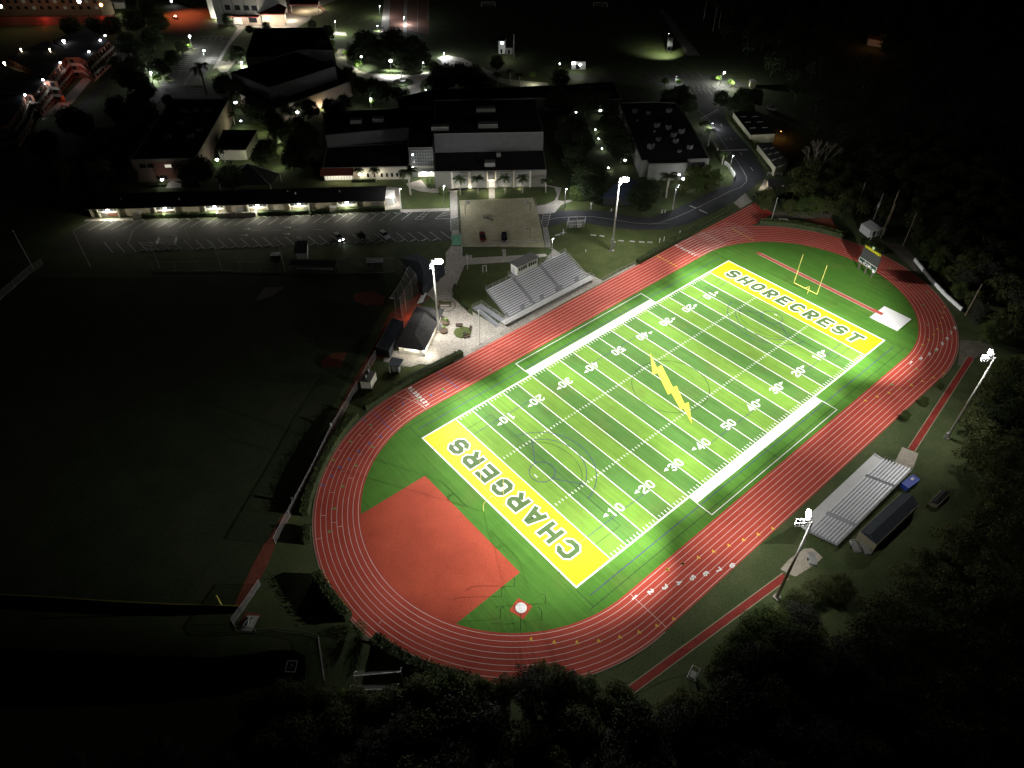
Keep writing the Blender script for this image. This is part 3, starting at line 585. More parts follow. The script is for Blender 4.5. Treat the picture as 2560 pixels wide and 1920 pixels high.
for i in range(NR):
    y = yF + i * dy_; z = 1.0 + i * dz_ + .42
    for j, (a, b) in enumerate(segs):
        if i == NR - 1 and j == 1: continue
        if i < 2:                               # front rows broken by wheelchair bays
            for q in range(3):
                w = (b - a) / 3; k = MB().box((a + w * (q + .5) - (.6 if (q + j) % 2 else -.2), y + .16, z), (w * (.62 if (q + i + j) % 2 else .9), .28, .06)); k.buildw('bench', ALU, gs)
        else: MB().box(((a + b) / 2, y + .16, z), (b - a, .28, .06)).buildw('bench', ALU, gs)
sp_ = MB()
for x in ais:
    for i in range(NR - 1): sp_.box((x, yF + i * dy_ + .1, 1.0 + i * dz_ + .13), (1.0, .3, .2)); 
sp_.buildw('aisle_steps', ALUD, gs)
su = MB()
for k in range(9):
    x = xA + .3 + k * (xB - xA - .6) / 8
    su.tube((x, yF, .95), (x, yF + NR * dy_, 1.0 + NR * dz_ - .1), .07, n=5)
    for f in (.25, .55, .8, 1): su.tube((x, yF + NR * dy_ * f, 0), (x, yF + NR * dy_ * f, .95 + NR * dz_ * f), .06, n=5)
for x in range(-15, 18, 4): su.tube((x, 43, 0), (x, 43, .9), .06, n=5)
su.buildw('understructure', DARKST, gs)
def rail(pts, h=1.05, mids=1, post=2.2, r=.028):
    k = MB()
    for a, b in zip(pts, pts[1:]):
        a, b = Vector(a), Vector(b); L = (b - a).length; n_ = max(1, round(L / post))
        for m_ in range(mids + 1): q = Vector((0, 0, h * (1 - .5 * m_ if mids == 1 else 1 - m_ / (mids + 1)))); k.tube(tuple(a + q), tuple(b + q), r, n=5)
        for i in range(n_ + 1): p = a.lerp(b, i / n_); k.tube(tuple(p), tuple(p + Vector((0, 0, h))), r, n=5)
    return k
zt = 1.0 + NR * dz_; yt = yF + NR * dy_
def guard(pts, p, nm_='guard_rail', h=1.05, net=True, **kw):
    r = rail(pts, h, **kw).buildw(nm_, STEEL, p)
    if net:
        k = MB()
        for a, b in zip(pts, pts[1:]): k.face([a, b, (b[0], b[1], b[2] + h), (a[0], a[1], a[2] + h)])
        k.buildw('infill_mesh', NET, r)
guard([(-15.6, 42.75, 1), (17.3, 42.75, 1)], gs)
guard([(xA, yF, 1.1), (xA, yt, zt)], gs); guard([(xB, yF, 1.1), (xB, yt, zt)], gs)
guard([(xA, yt, zt), (-3.6, yt, zt)], gs); guard([(6.7, yt, zt), (xB, yt, zt)], gs)
guard([(17.3, 42.75, 1), (17.3, 44.6, 1), (xB, 44.6, 1)], gs)
for x in ais: rail([(x, yF + .6, 1.3), (x, yt - .4, zt)], .9, 0).buildw('aisle_handrail', STEEL, gs)
# switchback ramp on the left end
MB().face([(-17.4, 44.3, .02), (-15.9, 44.3, .02), (-15.9, 53.2, .55), (-17.4, 53.2, .55)]).face([(-15.8, 53.2, .56), (-14.2, 53.2, .56), (-14.2, 44.4, .99), (-15.8, 44.4, .99)]).prism([(-17.4, 53.2), (-14.2, 53.2), (-14.2, 54.6), (-17.4, 54.6)], .44, .56).buildw('ramp', ALUD, gs)
guard([(-17.4, 44.3, .02), (-17.4, 53.2, .55), (-17.4, 54.6, .56), (-14.2, 54.6, .56), (-14.2, 53.2, .56), (-14.2, 45, .95)], gs); rail([(-15.85, 44.3, .02), (-15.85, 53.2, .55)]).buildw('guard_rail', STEEL, gs)
pb = MB().prism([(-2.3, 53.5), (5.2, 53.5), (5.2, 56.2), (-2.3, 56.2)], 4.75, 7.7).buildw('press_box', WHW, gs)
MB().prism([(-2.55, 53.15), (5.45, 53.15), (5.45, 56.5), (-2.55, 56.5)], 7.7, 7.9).buildw('roof', mat('deck_roof', (.10,.10,.10), .9, (.15,.15,.15), .8), pb)
for k in range(8):
    x = -1.75 + k * .80 + (.35 if k > 3 else 0)
    MB().box((x + .3, 53.47, 6.55), (.55, .05, 1.1)).buildw('window', GLASSD, pb)
MB().box((-2.33, 54.9, 5.9), (.06, .8, 1.9)).buildw('door', mat('pale_door', (.5,.5,.5)), pb)
rail([(-2.5, 53.3, 7.9), (5.4, 53.3, 7.9), (5.4, 56.4, 7.9), (-2.5, 56.4, 7.9), (-2.5, 53.3, 7.9)], 1.0).buildw('roof_railing', DARKST, pb)
MB().prism([(-4.0, 53.4), (-2.35, 53.4), (-2.35, 55.4), (-4.0, 55.4)], 4.75, 4.87).buildw('landing', ALUD, gs); rail([(-4, 53.8, 4.87), (-4, 55.4, 4.87), (-2.4, 55.4, 4.87)]).buildw('guard_rail', STEEL, gs)
k = MB()
for x in (-2, 1.5, 5): k.tube((x, 55.9, 0), (x, 55.9, 4.75), .09, n=6)
k.buildw('press_box_post', DARKST, gs)
# small light mast head, flagpole behind and beside the stand
fp = thing('flagpole', 'white flagpole at the front corner of the grandstand ramp', 'flagpole', g2('G', 415, 1590)); MB().tube((0,0,0), (0,0,10.4), .11, .07, 8).build('pole', WHITE, fp); MB().ball((0,0,10.5), .14, 8, 5).build('finial', WHITE, fp); MB().prism(circ((0,0), .3, n=10)[:-1], 0, .15).build('base', CONC, fp)
# ================================================================ VISITOR BLEACHERS
vb = thing('bleachers', 'smaller grey aluminium visitor bleachers beside the two sand pits', 'bleachers', (1.5, -47))
vx0, vx1 = -12.4, 16.1
MB().prism([(vx0, -42.9), (vx1, -42.9), (vx1, -44.9), (vx0, -44.9)], .5, .6).buildw('front_walkway', mat('bright_deck', (.52,.52,.51), .5, (.60,.60,.58), .8, 0, .25), vb)
dk = MB(); vsegs = [(vx0, -6.4), (-5.3, 8.5), (9.4, vx1)]
for i in range(9):
    y = -45.0 - i * .64; z = .6 + i * .19
    dk.box(((vx0 + vx1) / 2, y - .32, z + .02), (vx1 - vx0, .6, .05))
dk.buildw('footboards', ALUD, vb)
for i in range(9):
    for a, b in vsegs: MB().box(((a + b) / 2, -45.1 - i * .64, .6 + i * .19 + .4), (b - a, .27, .06)).buildw('bench', mat('bright_bench', (.62,.63,.64), .45, (.72,.73,.74), .7, 0, .3), vb)
k = MB()
for j in range(8):
    x = vx0 + .4 + j * (vx1 - vx0 - .8) / 7
    k.tube((x, -45, .55), (x, -50.7, 2.2), .06, n=5)
    for f in (0, .5, 1): k.tube((x, -45 - 5.7 * f, 0), (x, -45 - 5.7 * f, .55 + 1.65 * f), .05, n=5)
k.buildw('understructure', DARKST, vb)
MB().box((vx1 - .1, -43.9, .75), (.15, 1.9, .3)).buildw('end_plate', WHST, vb)
guard([(vx0, -50.75, 2.2), (vx1, -50.75, 2.2)], vb, net=False); guard([(vx1, -45, .7), (vx1, -50.75, 2.2)], vb, net=False); guard([(vx0, -45, .7), (vx0, -50.75, 2.2)], vb, net=False)
# ================================================================ SCOREBOARD
p0, p1, p2 = [g2('I', *q) for q in ((780, 938), (835, 978), (893, 1015))]
sd = (Vector(p2) - Vector(p0)).normalized(); sb_a = math.atan2(sd.y, sd.x)
sb = thing('scoreboard', 'black scoreboard on three steel posts with yellow school name letters', 'scoreboard', p1, sb_a)
Wd = 6.3
for q in (-2.45, 0, 2.45): MB().box((q, 0, 2.0), (.34, .34, 4.0)).build('post', mat('brown_post', (.10,.085,.065), .8), sb)
MB().box((0, -.05, 5.35), (Wd, .35, 3.2)).build('video_panel', SCRB, sb)
pn = MB().box((0, -.06, 3.05), (Wd, .38, 1.38)).build('score_panel', PANEL, sb)
fr = MB()
for x in (-Wd/2, -1.0, 1.0, Wd/2): fr.box((x, -.27, 3.05), (.07, .05, 1.45))
for z in (2.36, 3.74): fr.box((0, -.275, z), (Wd, .05, .07))
fr.box((0, -.278, 3.05), (2.0, .05, .08)); fr.build('panel_frame', WHITE, pn)
k = MB()
for x, z, w, h in ((-2.5, 2.62, .8, .2), (-1.35, 2.75, .35, .22), (.45, 2.62, .6, .22), (.75, 2.85, .35, .18), (2.4, 2.62, .8, .2), (1.3, 2.8, .35, .15), (-.3, 2.55, .5, .16)): k.box((x, -.262, z), (w, .03, h))
k.build('name_plates', WHITE, pn)
k = MB()
for x, z in ((-2.5,3.2),(-1.8,3.2),(1.7,3.2),(2.4,3.2),(-.5,3.4),(.45,3.4),(-.5,2.8)): k.box((x, -.26, z), (.5, .03, .38))
k.build('digit_windows', SCRB, pn)
MB().box((2.55, -.1, 2.1), (.7, .3, .5)).build('clock_box', WHST, sb)
lt = MB(); word_ = 'SHORECREST'
def vletter(mb, ch, x, z, s, y, t=.15):
    m_ = MB(); letter(m_, ch, (x, z), (1, 0), (0, 1), s, 0, t); i0 = len(mb.v)
    for yy in (y, y + .06):
        for v in m_.v: mb.v.append((v[0], yy - v[2], v[1]))
    n_ = len(m_.v)
    for f in m_.f: mb.f += [tuple(i0 + q for q in f), tuple(i0 + n_ + q for q in f[::-1])]
for i, ch in enumerate(word_): vletter(lt, ch, -2.95 + i * .59, 6.98, .70, -.05)
lt.build('sign_lettering', SIGNY, sb)
sh = MB(); pts = [(-.42, 8.55), (.42, 8.55), (.40, 8.0), (0, 7.55), (-.40, 8.0)]
sh.face([(x - .3, -.02, z) for x, z in pts]).face([(x - .3, .05, z) for x, z in pts[::-1]]).build('shield_emblem', mat('shield_green', (.20,.42,.16), .6), sb)
sh = MB(); sh.face([(x * .72 - .3, -.035, 8.12 + (z - 8.12) * .74) for x, z in pts]).build('shield_face', WHITE, sb)
sh = MB(); sh.face([(-.55, -.045, 8.4), (-.25, -.045, 8.4), (-.3, -.045, 7.85)]).build('shield_mark', mat('shield_green', (0,0,0)), sb)
# ================================================================ GOALPOSTS
for (bx, by), s, lab in ((g2('H', 1375, 1160), -1, 'yellow goalpost behind the SHORECREST end zone'), (g2('K', 445, 1380), 1, 'yellow goalpost behind the CHARGERS end zone')):
    g = thing('goalpost', lab, 'goalpost', (bx, by), 0, 'football goalposts'); r = .08
    arc = [(0, 0, 0), (0, 0, 1.9)] + [(s * (1.25 - 1.25 * math.cos(math.radians(a))), 0, 1.9 + 1.15 * math.sin(math.radians(a))) for a in (20, 40, 60, 80, 90)] + [(s * 2.35, 0, 3.05)]
    MB().path(arc, r, 8).build('gooseneck', YELST, g, True)
    MB().tube((s * 2.35, -3.56, 3.05), (s * 2.35, 3.56, 3.05), r, n=8).build('crossbar', YELST, g)
    for q in (-3.56, 3.56): MB().tube((s * 2.35, q, 3.05), (s * 2.35, q, 12.2), .06, n=8).build('upright', YELST, g)
# ================================================================ DISCUS CAGE POSTS, SOCCER GOALS, SMALL SPORTS KIT
dcg = thing('discus_cage', 'black discus cage frame of six bent posts around the white throwing circle', 'discus cage', (dc[0], dc[1]))
for q in [(710,437),(600,523),(590,712),(765,805),(945,725),(977,585)]:
    p = g2('P', *q); v = Vector((dc[0] - p[0], dc[1] - p[1], 0)).normalized() * .9; P0 = Vector((*p, 0))
    MB().path([tuple(P0), tuple(P0 + Vector((0,0,2.7))), tuple(P0 + v * .25 + Vector((0,0,3.2))), tuple(P0 + v * .7 + Vector((0,0,3.5))), tuple(P0 + v + Vector((0,0,3.55)))], .05, 6).buildw('bent_post', DARKST, dcg)
def goal(c, A, B, lab, h=2.44, depth=2.0, m=WHITE, grp=None):
    a, b = Vector((*g2(c, *A, h), 0)), Vector((*g2(c, *B, h), 0)); u = (b - a).normalized(); n_ = Vector((-u.y, u.x, 0))
    g = thing('soccer_goal', lab, 'soccer goal', (a + b) / 2, 0, grp)
    hv = Vector((0, 0, h)); MB().tube(tuple(a + hv), tuple(b + hv), .085, n=8).buildw('crossbar', m, g)
    for p in (a, b): MB().tube(tuple(p), tuple(p + hv), .085, n=8).buildw('goalpost', m, g); MB().path([tuple(p + hv), tuple(p + n_ * .7 + hv), tuple(p + n_ * depth)], .04, 6).buildw('back_stay', m, g)
    MB().face([tuple(a + hv), tuple(b + hv), tuple(b + n_ * depth), tuple(a + n_ * depth)]).buildw('goal_net', NET, g)
goal('O', (1190, 866), (1597, 830), 'white soccer goal on the grass, the upper of the two by the hedge', grp='white soccer goals near the woods')
goal('O', (1157, 985), (1562, 976), 'white soccer goal half behind the treetops, the lower of the two by the hedge', grp='white soccer goals near the woods')
goal('C', (425, 18), (545, 18), 'faint soccer goal on the dark far field, left one', m=DULLW); goal('C', (1397, 22), (1518, 25), 'faint soccer goal on the dark far field, right one', m=DULLW)
fr = thing('ground_square', 'small white square frame lying on the dark grass by the pond', 'frame', g2('O', 650, 783))
MB().strip(gl('O', [(620,735),(705,735),(682,830),(597,828)], .1), .14, .16, True).buildw('frame_edge', DULLW, fr); MB().path([(*g2('O', 640, 805), .2), (*g2('O', 655, 765), .4), (*g2('O', 668, 790), .2)], .05).buildw('inner_bar', DULLW, fr)
pen = thing('rail_pen', 'white railed rectangular pen standing in the lower parking row', 'pen', g2('E', 1445, 715))
c4 = gl('E', [(1358,742),(1518,738),(1535,690),(1385,692)]); rail([(*p, 0) for p in c4 + c4[:1]], 1.25, 2, 2.0, .06).buildw('pen_rails', WHITE, pen)
def hoop(b, aim, lab):
    t = thing('basketball_hoop', lab, 'basketball hoop', b, aim, 'basketball hoops on the court'); MB().path([(0,0,0), (0,0,2.9), (1.6,0,3.5)], .09, 8).build('pole', DARKST, t)
    MB().box((1.65, 0, 3.4), (.06, 1.7, 1.05)).build('backboard', mat('backboard', (.3,.3,.28)), t); MB().path([(1.9 + .22 * math.cos(a), .22 * math.sin(a), 3.05) for a in [i * math.pi / 5 for i in range(11)]], .02, 4).build('rim', CLAY, t)
hoop(g2('Y', 577, 1065), .25, 'dark basketball hoop at the left edge of the court'); hoop(g2('Y', 1697, 1020), 2.9, 'dark basketball hoop at the right edge of the court'); hoop(g2('Y', 1695, 1480), 2.6, 'dark basketball hoop on the lower right of the court, behind the cars')
vn = thing('court_shadow_frame', 'dark bench-like frame standing in for the backboard shadow on the court slab', 'bench', g2('Y', 975, 1150)); A, B = g2('Y', 895, 1150), g2('Y', 1055, 1195)  # dark frame put where the hoop's backboard shadow falls
rail([(*A, 0), (*B, 0)], 1.1, 1, 4, .05).buildw('frame', DARKST, vn); MB().strip([A, B], .5, .45).buildw('seat', DARKST, vn)
fn = thing('chain_fence', 'short chain-link panel at the left side of the court', 'fence', g2('Y', 540, 1200)); A, B = g2('Y', 500, 1150), g2('Y', 575, 1230); guard([(*A, 0), (*B, 0)], fn, 'panel_rail', 2.2)
# long court fences
for nm_, c, pts, h, lab in (('court_fence', 'G', [(225,745),(960,715)], 1.1, 'low chain-link fence between the court slab and the grass strip'), ('court_fence', 'G', [(890,350),(915,480),(955,590),(1005,745)], 1.2, 'low chain-link fence along the right side of the court'), ('court_fence', 'G', [(225,345),(240,560),(262,745)], 1.2, 'low chain-link fence along the left side of the court')):
    t = thing(nm_, lab, 'fence', g2(c, *pts[0])); guard([(*g2(c, *p), 0) for p in pts], t, 'fence_rail', h, post=3)
GLOW[0] = 2.4
# ================================================================ STREET LAMPS
def lamp_post(c, b, t, lab, pw=0, col=(.93,.96,1), arm=0.0, lit=True, lm=None, big=.2, aim=0, name='street_lamp', ang_=150):
    P = g2(c, *b); h = max(2.2, hgt(c, b, t)); T = thing(name, lab, 'street lamp', P, aim, 'street lamps on the campus')
    MB().tube((0,0,0), (0,0,h), .11, .07, 8).build('pole', POLEM, T); 
    MB().box((.25 + arm * .5, 0, h + .06), (.75 + arm, .3, .14)).build('lamp_head', STEEL, T)
    if lit: MB().ball((.3 + arm, 0, h - .08), big, 10, 6, .7).build('lens', lm or LENSC, T)
    if pw: light('SPOT' if 'oak' in lab else 'POINT', (P[0] + math.cos(aim) * (.3 + arm), P[1] + math.sin(aim) * (.3 + arm), h - .9), pw * .8, col, .25, (P[0] + math.cos(aim) * .3, P[1] + math.sin(aim) * .3 - .01, 0), 125, .6)
    return T
for a in [('G',(110,410),(100,225),'white topped street lamp at the parking corner left of the court',1900,0,.26),('G',(1145,420),(1152,250),'white topped street lamp beside the path right of the court',1500,0,.26),('F',(1605,425),(1585,250),'white topped street lamp at the end of the long classroom block',900,0,.26),
  ('H',(210,430),(245,240),'slim street lamp on the inner verge of the campus road bend',500,2,.14),('G',(2080,432),(2112,222),'slim street lamp beside the hedge near the air-conditioned classroom',0,2,.12),
  ('D',(693,1520),(735,1345),'street lamp at the tight corner of the campus road',1500,0,.22),('D',(545,1115),(553,1065),'short street lamp behind the palm on the road verge',900,0,.2),('D',(620,745),(640,632),'bright street lamp in the far north car park',3200,4,.42),('D',(232,735),(240,658),'dim lamp post between two lit trees in the north car park',700,0,.1),
  ('B',(1517,645),(1500,525),'brightest street lamp, in front of the big dark oak clump',9000,0,.75),('B',(1340,925),(1335,855),'street lamp in the lime tree behind the dark classroom roof',1300,0,.4),('B',(1790,620),(1787,540),'street lamp on the right side of the oak clump',1600,0,.32),('B',(1265,595),(1247,490),'street lamp on the left side of the oak clump',2400,0,.45),
  ('B',(985,545),(975,492),'low street lamp at the corner of the courtyard walk',2600,0,.42),('B',(1812,835),(1808,775),'short street lamp beside the curved campus walk',1500,0,.22),('B',(1042,290),(1037,180),'street lamp on the lit lawn behind the dark flat roof',2200,0,.16),('B',(1422,155),(1415,50),'street lamp left of the red paver street, farthest one',1500,0,.24),
  ('B',(1627,215),(1625,148),'street lamp in the middle of the red paver street',1500,0,.28),('B',(1397,270),(1395,222),'street lamp left of the red paver street, nearest the oaks',1200,0,.22),('A',(1665,425),(1628,312),'street lamp at the top left corner of the west car park',1500,0,.55),('A',(1780,520),(1755,437),'street lamp in the centre of the west car park',2300,0,.5),
  ('A',(1318,692),(1302,627),'street lamp under the lime tree left of the west car park',2600,0,.45),('A',(2095,580),(2083,540),'street lamp at the corner of the dark theatre roof',2200,0,.34),('B',(1968,500),(1966,460),'short lamp at the left end of the lit service yard',2500,0,.3),('A',(1490,55),(1474,8),'sodium street lamp over the red-lit street',0,0,.6),
  ('G',(1033,850),(1037,680),'white headed lamp post behind the grandstand corner',600,0,.22),('C',(2025,425),(2035,290),'pale lamp post on the lit grass mound by the far road',0,0,.12)]:
    lamp_post(a[0], a[1], a[2], a[3], a[4], arm=a[5] * .3, big=a[6])
q = g2('A', 1560, 130); light('SPOT', (q[0], q[1], 16), 21000, (1,.17,.065), .4, (q[0], q[1] - 4, 0), 110, .8)
for c, x, y, pw in (('B',540,1370,60),('B',560,1200,50),('B',640,1215,45),('B',205,1050,70),('B',395,1085,60),('B',280,1330,40),('B',1020,385,90),('B',1100,430,80),('B',1225,545,120),('A',1350,660,120),('A',1630,385,160),('A',1930,515,110),('A',1840,580,90),('C',870,665,90),('C',1245,615,60),('D',610,660,160),('D',720,695,200),('B',1085,250,160),('D',900,1000,30)): light('POINT', gnd(c, x, y, 2.6) + Vector((-1.5, -2.0, 0)), pw * 2.6, (.95,1,.72), .3)  # added fill lights without fixtures, brightening patches of lawn and foliage
# path lights along the dark garden
for i, p in enumerate([(1410,1118),(1438,1198),(1467,1282),(1523,1450)]):
    P = g2('C', p[0], p[1] + 25); t = thing('path_light', 'small white path light in the dark garden, %s from the top' % nth(i), 'path light', P, 0, 'path lights in the dark garden')
    MB().tube((0,0,0), (0,0,1.0), .07, n=6).build('post', STEEL, t); MB().ball((0,0,1.1), .2, 8, 5).build('lens', LENSC, t); light('POINT', (P[0], P[1] - .3, 1.5), 45, (.95,.97,1), .2)
# ================================================================ UTILITY POLES AND WIRES
def upole(c, b, t, lab, arms=1, trans=False, name='utility_pole', m=WOODP, r=.17):
    P = g2(c, *b); h = hgt(c, b, t); T = thing(name, lab, 'utility pole' if name == 'utility_pole' else 'pole', P, .35, 'wooden utility poles by the woods' if name == 'utility_pole' else 'thin poles round the ball field')
    MB().tube((0,0,0), (0,0,h), r, r * .65, 8).build('pole', m, T)
    for k in range(arms):
        MB().box((0, .18, h - .5 - k * 1.3), (2.4, .12, .14)).build('crossarm', m, T); q = MB()
        for x in (-1.05, -.5, .5, 1.05): q.tube((x, .18, h - .43 - k * 1.3), (x, .18, h - .2 - k * 1.3), .05, n=5)
        q.build('insulators', STEEL, T)
    if trans:
        for s in (-.5, .5): MB().tube((s, 0, h - 4.6), (s, 0, h - 3.2), .33, n=10).build('transformer', METROOF, T)
    return Vector((*P, h))
tops = [upole('I', (770,400), (838,195), 'utility pole standing in the woods farthest left of the five', 1), upole('I', (905,530), (995,290), 'utility pole with two grey transformers behind the white shed', 0, True, m=POLEM),
  upole('I', (1010,610), (1083,385), 'utility pole just behind the right corner of the white shed', 2), upole('I', (970,678), (1105,268), 'tall utility pole in front of the white shed', 3), upole('I', (1165,742), (1310,458), 'leaning utility pole on the bare dirt right of the white shed', 2), upole('I', (1703,1345), (1843,1070), 'utility pole at the lower end of the white low wall', 0)]
wr = thing('overhead_wires', 'thin dark power lines between the utility poles', 'power lines', (tops[2].x, tops[2].y, 0)); k = MB()
for a, b in ((0, 2), (2, 4), (3, 4), (1, 3), (4, 5)):
    for off in (-.8, 0, .8):
        A, B = tops[a] + Vector((off, 0, -.3)), tops[b] + Vector((off, 0, -.3)); pts = [tuple(A.lerp(B, t / 8) - Vector((0, 0, 1.2 * (1 - (t / 4 - 1) ** 2)))) for t in range(9)]; k.path(pts, .018, 4)
k.buildw('wire', DARKST, wr)
for c, b, t, lab in [('H',(1065,525),(1120,322),'thin pale pole at the hedge by the track chute'),('E',(290,940),(145,605),'thin pole left of all along the dark ball field fence'),('E',(785,930),(645,620),'thin pole second from left along the ball field fence'),('E',(1383,940),(1250,605),'thin pole just left below the white pen'),('E',(1920,955),(1815,632),'thin dark pole right below the white pen'),('F',(600,970),(515,640),'thin dark pole beside the ball field dugout'),
    ('M',(1540,70),(1550,35),'short pole stub in the dark grass by the sand pit'),('E',(1632,685),(1608,590),'thin dark pole in the lower parking row'),('F',(733,700),(705,560),'thin dark pole in the parking bays above the ball field shed'),('G',(308,945),(312,810),'dark lamp mast on the lawn behind the grandstand ramp'),('D',(480,170),(498,10),'faint mast far off in the black field, left of three'),('D',(560,270),(595,50),'faint mast far off in the black field, middle of three'),('D',(605,255),(632,100),'faint mast far off in the black field, right of three'),('C',(708,500),(668,300),'faint mast beside the lit field hut')]:
    upole(c, b, t, lab, 0, name='thin_pole', m=POLEM, r=.12)
# ================================================================ CARS
def car(P, a, paint, lab, kind='suv', lights=False):
    t = thing('parked_car', lab, 'car', P, a, 'parked cars')
    hh = 1.0 if kind != 'pickup' else .95; prof = [(-2.25,.35),(-2.3,.75),(-2.2,1.02),(-1.2,1.08),(1.1,1.02),(2.1,.85),(2.28,.6),(2.2,.32)]
    b = MB()
    for s in (-1, 1): b.face([(x, s * .90, z) for x, z in (prof if s > 0 else prof[::-1])])
    for (x0, z0), (x1, z1) in zip(prof, prof[1:] + prof[:1]): b.face([(x0, -.9, z0), (x0, .9, z0), (x1, .9, z1), (x1, -.9, z1)][::-1])
    b.build('body', paint, t)
    cab = {'suv': [(-2.05,1.04),(-1.75,1.62),(.2,1.64),(.95,1.04)], 'sedan': [(-1.6,1.05),(-.95,1.45),(.15,1.47),(.95,1.03)], 'pickup': [(-.6,1.05),(-.45,1.68),(.5,1.68),(1.15,1.03)]}[kind]
    g = MB()
    for s in (-1, 1): g.face([(x, s * (.82 if z < 1.2 else .68), z) for x, z in (cab if s < 0 else cab[::-1])])
    for (x0, z0), (x1, z1) in zip(cab, cab[1:]): g.face([(x0, -(.82 if z0 < 1.2 else .68), z0), (x1, -(.82 if z1 < 1.2 else .68), z1), (x1, (.82 if z1 < 1.2 else .68), z1), (x0, (.82 if z0 < 1.2 else .68), z0)])
    g.build('windows', GLASSD, t)
    r0, r1 = cab[1], cab[2]; MB().box(((r0[0] + r1[0]) / 2, 0, r0[1] + .03), (r1[0] - r0[0] - .1, 1.3, .05)).build('roof', paint, t)
    for x in (-1.45, 1.4):
        for s in (-1, 1):
            w = MB().tube((x, s * .72, .34), (x, s * .93, .34), .34, n=14).build('wheel', TYRE, t); MB().tube((x, s * .925, .34), (x, s * .94, .34), .2, n=10).build('rim', STEEL, w)
    for s in (-.62, .62):
        MB().box((2.2, s, .72), (.14, .36, .18)).build('headlight', LENSC if lights else WHST, t); MB().box((-2.28, s, .85), (.08, .3, .2)).build('tail_light', LENSR if lights else CLAY, t)
    if lights:
        p = Vector((*P, .75)) + Vector((math.cos(a), math.sin(a), 0)) * 2.5; light('SPOT', p, 60, (.9,.95,1), .1, p + Vector((math.cos(a), math.sin(a), -.12)), 70, .6)
for c, b, f, m_, kd, lab, li in [('F',(1028,655),(1090,712),CARW,'suv','silver and dark car with its headlights on in the lower parking row',True),('F',(1232,640),(1285,698),CARB,'sedan','black car in the lower parking row between two pale cars',False),('F',(1425,640),(1490,690),CARW,'suv','silver car nearest the court in the lower parking row',False),
    ('G',(432,655),(443,715),CARR,'suv','dark maroon car parked on the court slab',False),('G',(622,655),(628,715),CARB,'suv','black car parked on the right of the maroon one on the court slab',False),('D',(1010,935),(1095,960),CARW,'pickup','grey pickup truck in the dark yard behind the portable classrooms',False),('A',(1490,140),(1545,175),CARR,'sedan','dark red car on the red-lit street',False)]:
    A, B = g2(c, *b), g2(c, *f); car(((A[0] + B[0]) / 2, (A[1] + B[1]) / 2), ang(A, B), m_, lab, kd, li)
# ================================================================ WHEEL STOPS
ws = tag(MB().prism([(-.9,-.1),(.9,-.1),(.9,.1),(-.9,.1)], 0, .14).build('wheel_stop', DULLW), '', 'wheel stop', 'wheel stops in the car park'); first_ws = [True]
def stop(P, a, lab, grp='wheel stops in the car park'):
    o = ws if first_ws[0] else ws.copy()
    if not first_ws[0]: COL.objects.link(o)
    first_ws[0] = False; o.location = (P[0], P[1], .006); o.rotation_euler = (0, 0, a); o['label'] = lab; o['group'] = grp
for i in range(27):
    A, B = along(t2, t3, (i + .5) / 27), along(b2, b3, (i + .5) / 27); a = ang(g2('F', 895, 728), g2('F', 930, 714))
    if i % 9 != 4: stop(along(A, B, .9), a, 'wheel stop at the foot of the lower parking row, %s bay from the left' % nth(i))
for i in range(28):
    A, B = along(t0, t1, (i + .5) / 28), along(b0, b1, (i + .5) / 28); a = ang(g2('F', 605, 485), g2('F', 635, 495))
    if i not in (4, 9, 10, 11, 12): stop(along(A, B, .06), a, 'wheel stop along the hedge of the upper parking row, %s bay from the left' % nth(i))
cs0, cs1 = g2('Y', 715, 1632), g2('Y', 1395, 1600)
for i in range(5): stop(along(cs0, cs1, i / 4), ang(cs0, cs1), 'white concrete wheel stop at the front of the court cars, %s from the left' % nth(i), 'wheel stops by the court')
for i, (a_, b_) in enumerate([((1063,656),(1108,646)),((1370,650),(1418,656)),((1447,657),(1490,664)),((1608,700),(1655,703)),((1708,705),(1752,709)),((1788,710),(1836,715)),((1860,713),(1905,716))]):
    A, B = g2('G', *a_), g2('G', *b_); o = tag(MB().strip([A, B], .3, .3).box(((A[0]+B[0])/2, (A[1]+B[1])/2, .15), (dist(A, B), .25, .28), ang(A, B)).build('bench', DULLW), 'pale low bench board on the lawn below the campus road, %s from the left' % nth(i), 'bench', 'low bench boards on the lawn')
# ================================================================ BUILDINGS
def cen(p): return (sum(q[0] for q in p) / len(p), sum(q[1] for q in p) / len(p))
def inset(p, d):
    c = cen(p); return [(c[0] + (x - c[0]) * (1 - d / max(dist(c, (x, y)), .1)), c[1] + (y - c[1]) * (1 - d / max(dist(c, (x, y)), .1))) for x, y in p]
def bld(name, lab, cat, c, pts, h, wm, rm, parapet=.35, over=0.0, zb=0, th=.3):
    fp_ = gl(c, pts, h); B = thing(name, lab, cat, cen(fp_))
    MB().prism(inset(fp_, over) if over else fp_, zb, h - (th if over else .02)).buildw('wall', wm, B)
    r = MB().prism(fp_ if over else inset(fp_, .35), h - th if over else h - .019, h).buildw('roof', rm, B)
    if parapet and not over: 
        k = MB(); k.strip(inset(fp_, .15), .3, h + parapet, True)
        q = inset(fp_, .3)
        for i in range(len(q)): a, b = q[i], q[(i + 1) % len(q)]; k.face([(*a, h), (*b, h), (*b, h + parapet), (*a, h + parapet)])
        q = fp_
        for i in range(len(q)): a, b = q[i], q[(i + 1) % len(q)]; k.face([(*a, h - .3), (*b, h - .3), (*b, h + parapet), (*a, h + parapet)])
        k.buildw('parapet', mat('parapet', (.20,.20,.19), .9), r)
    return B, fp_
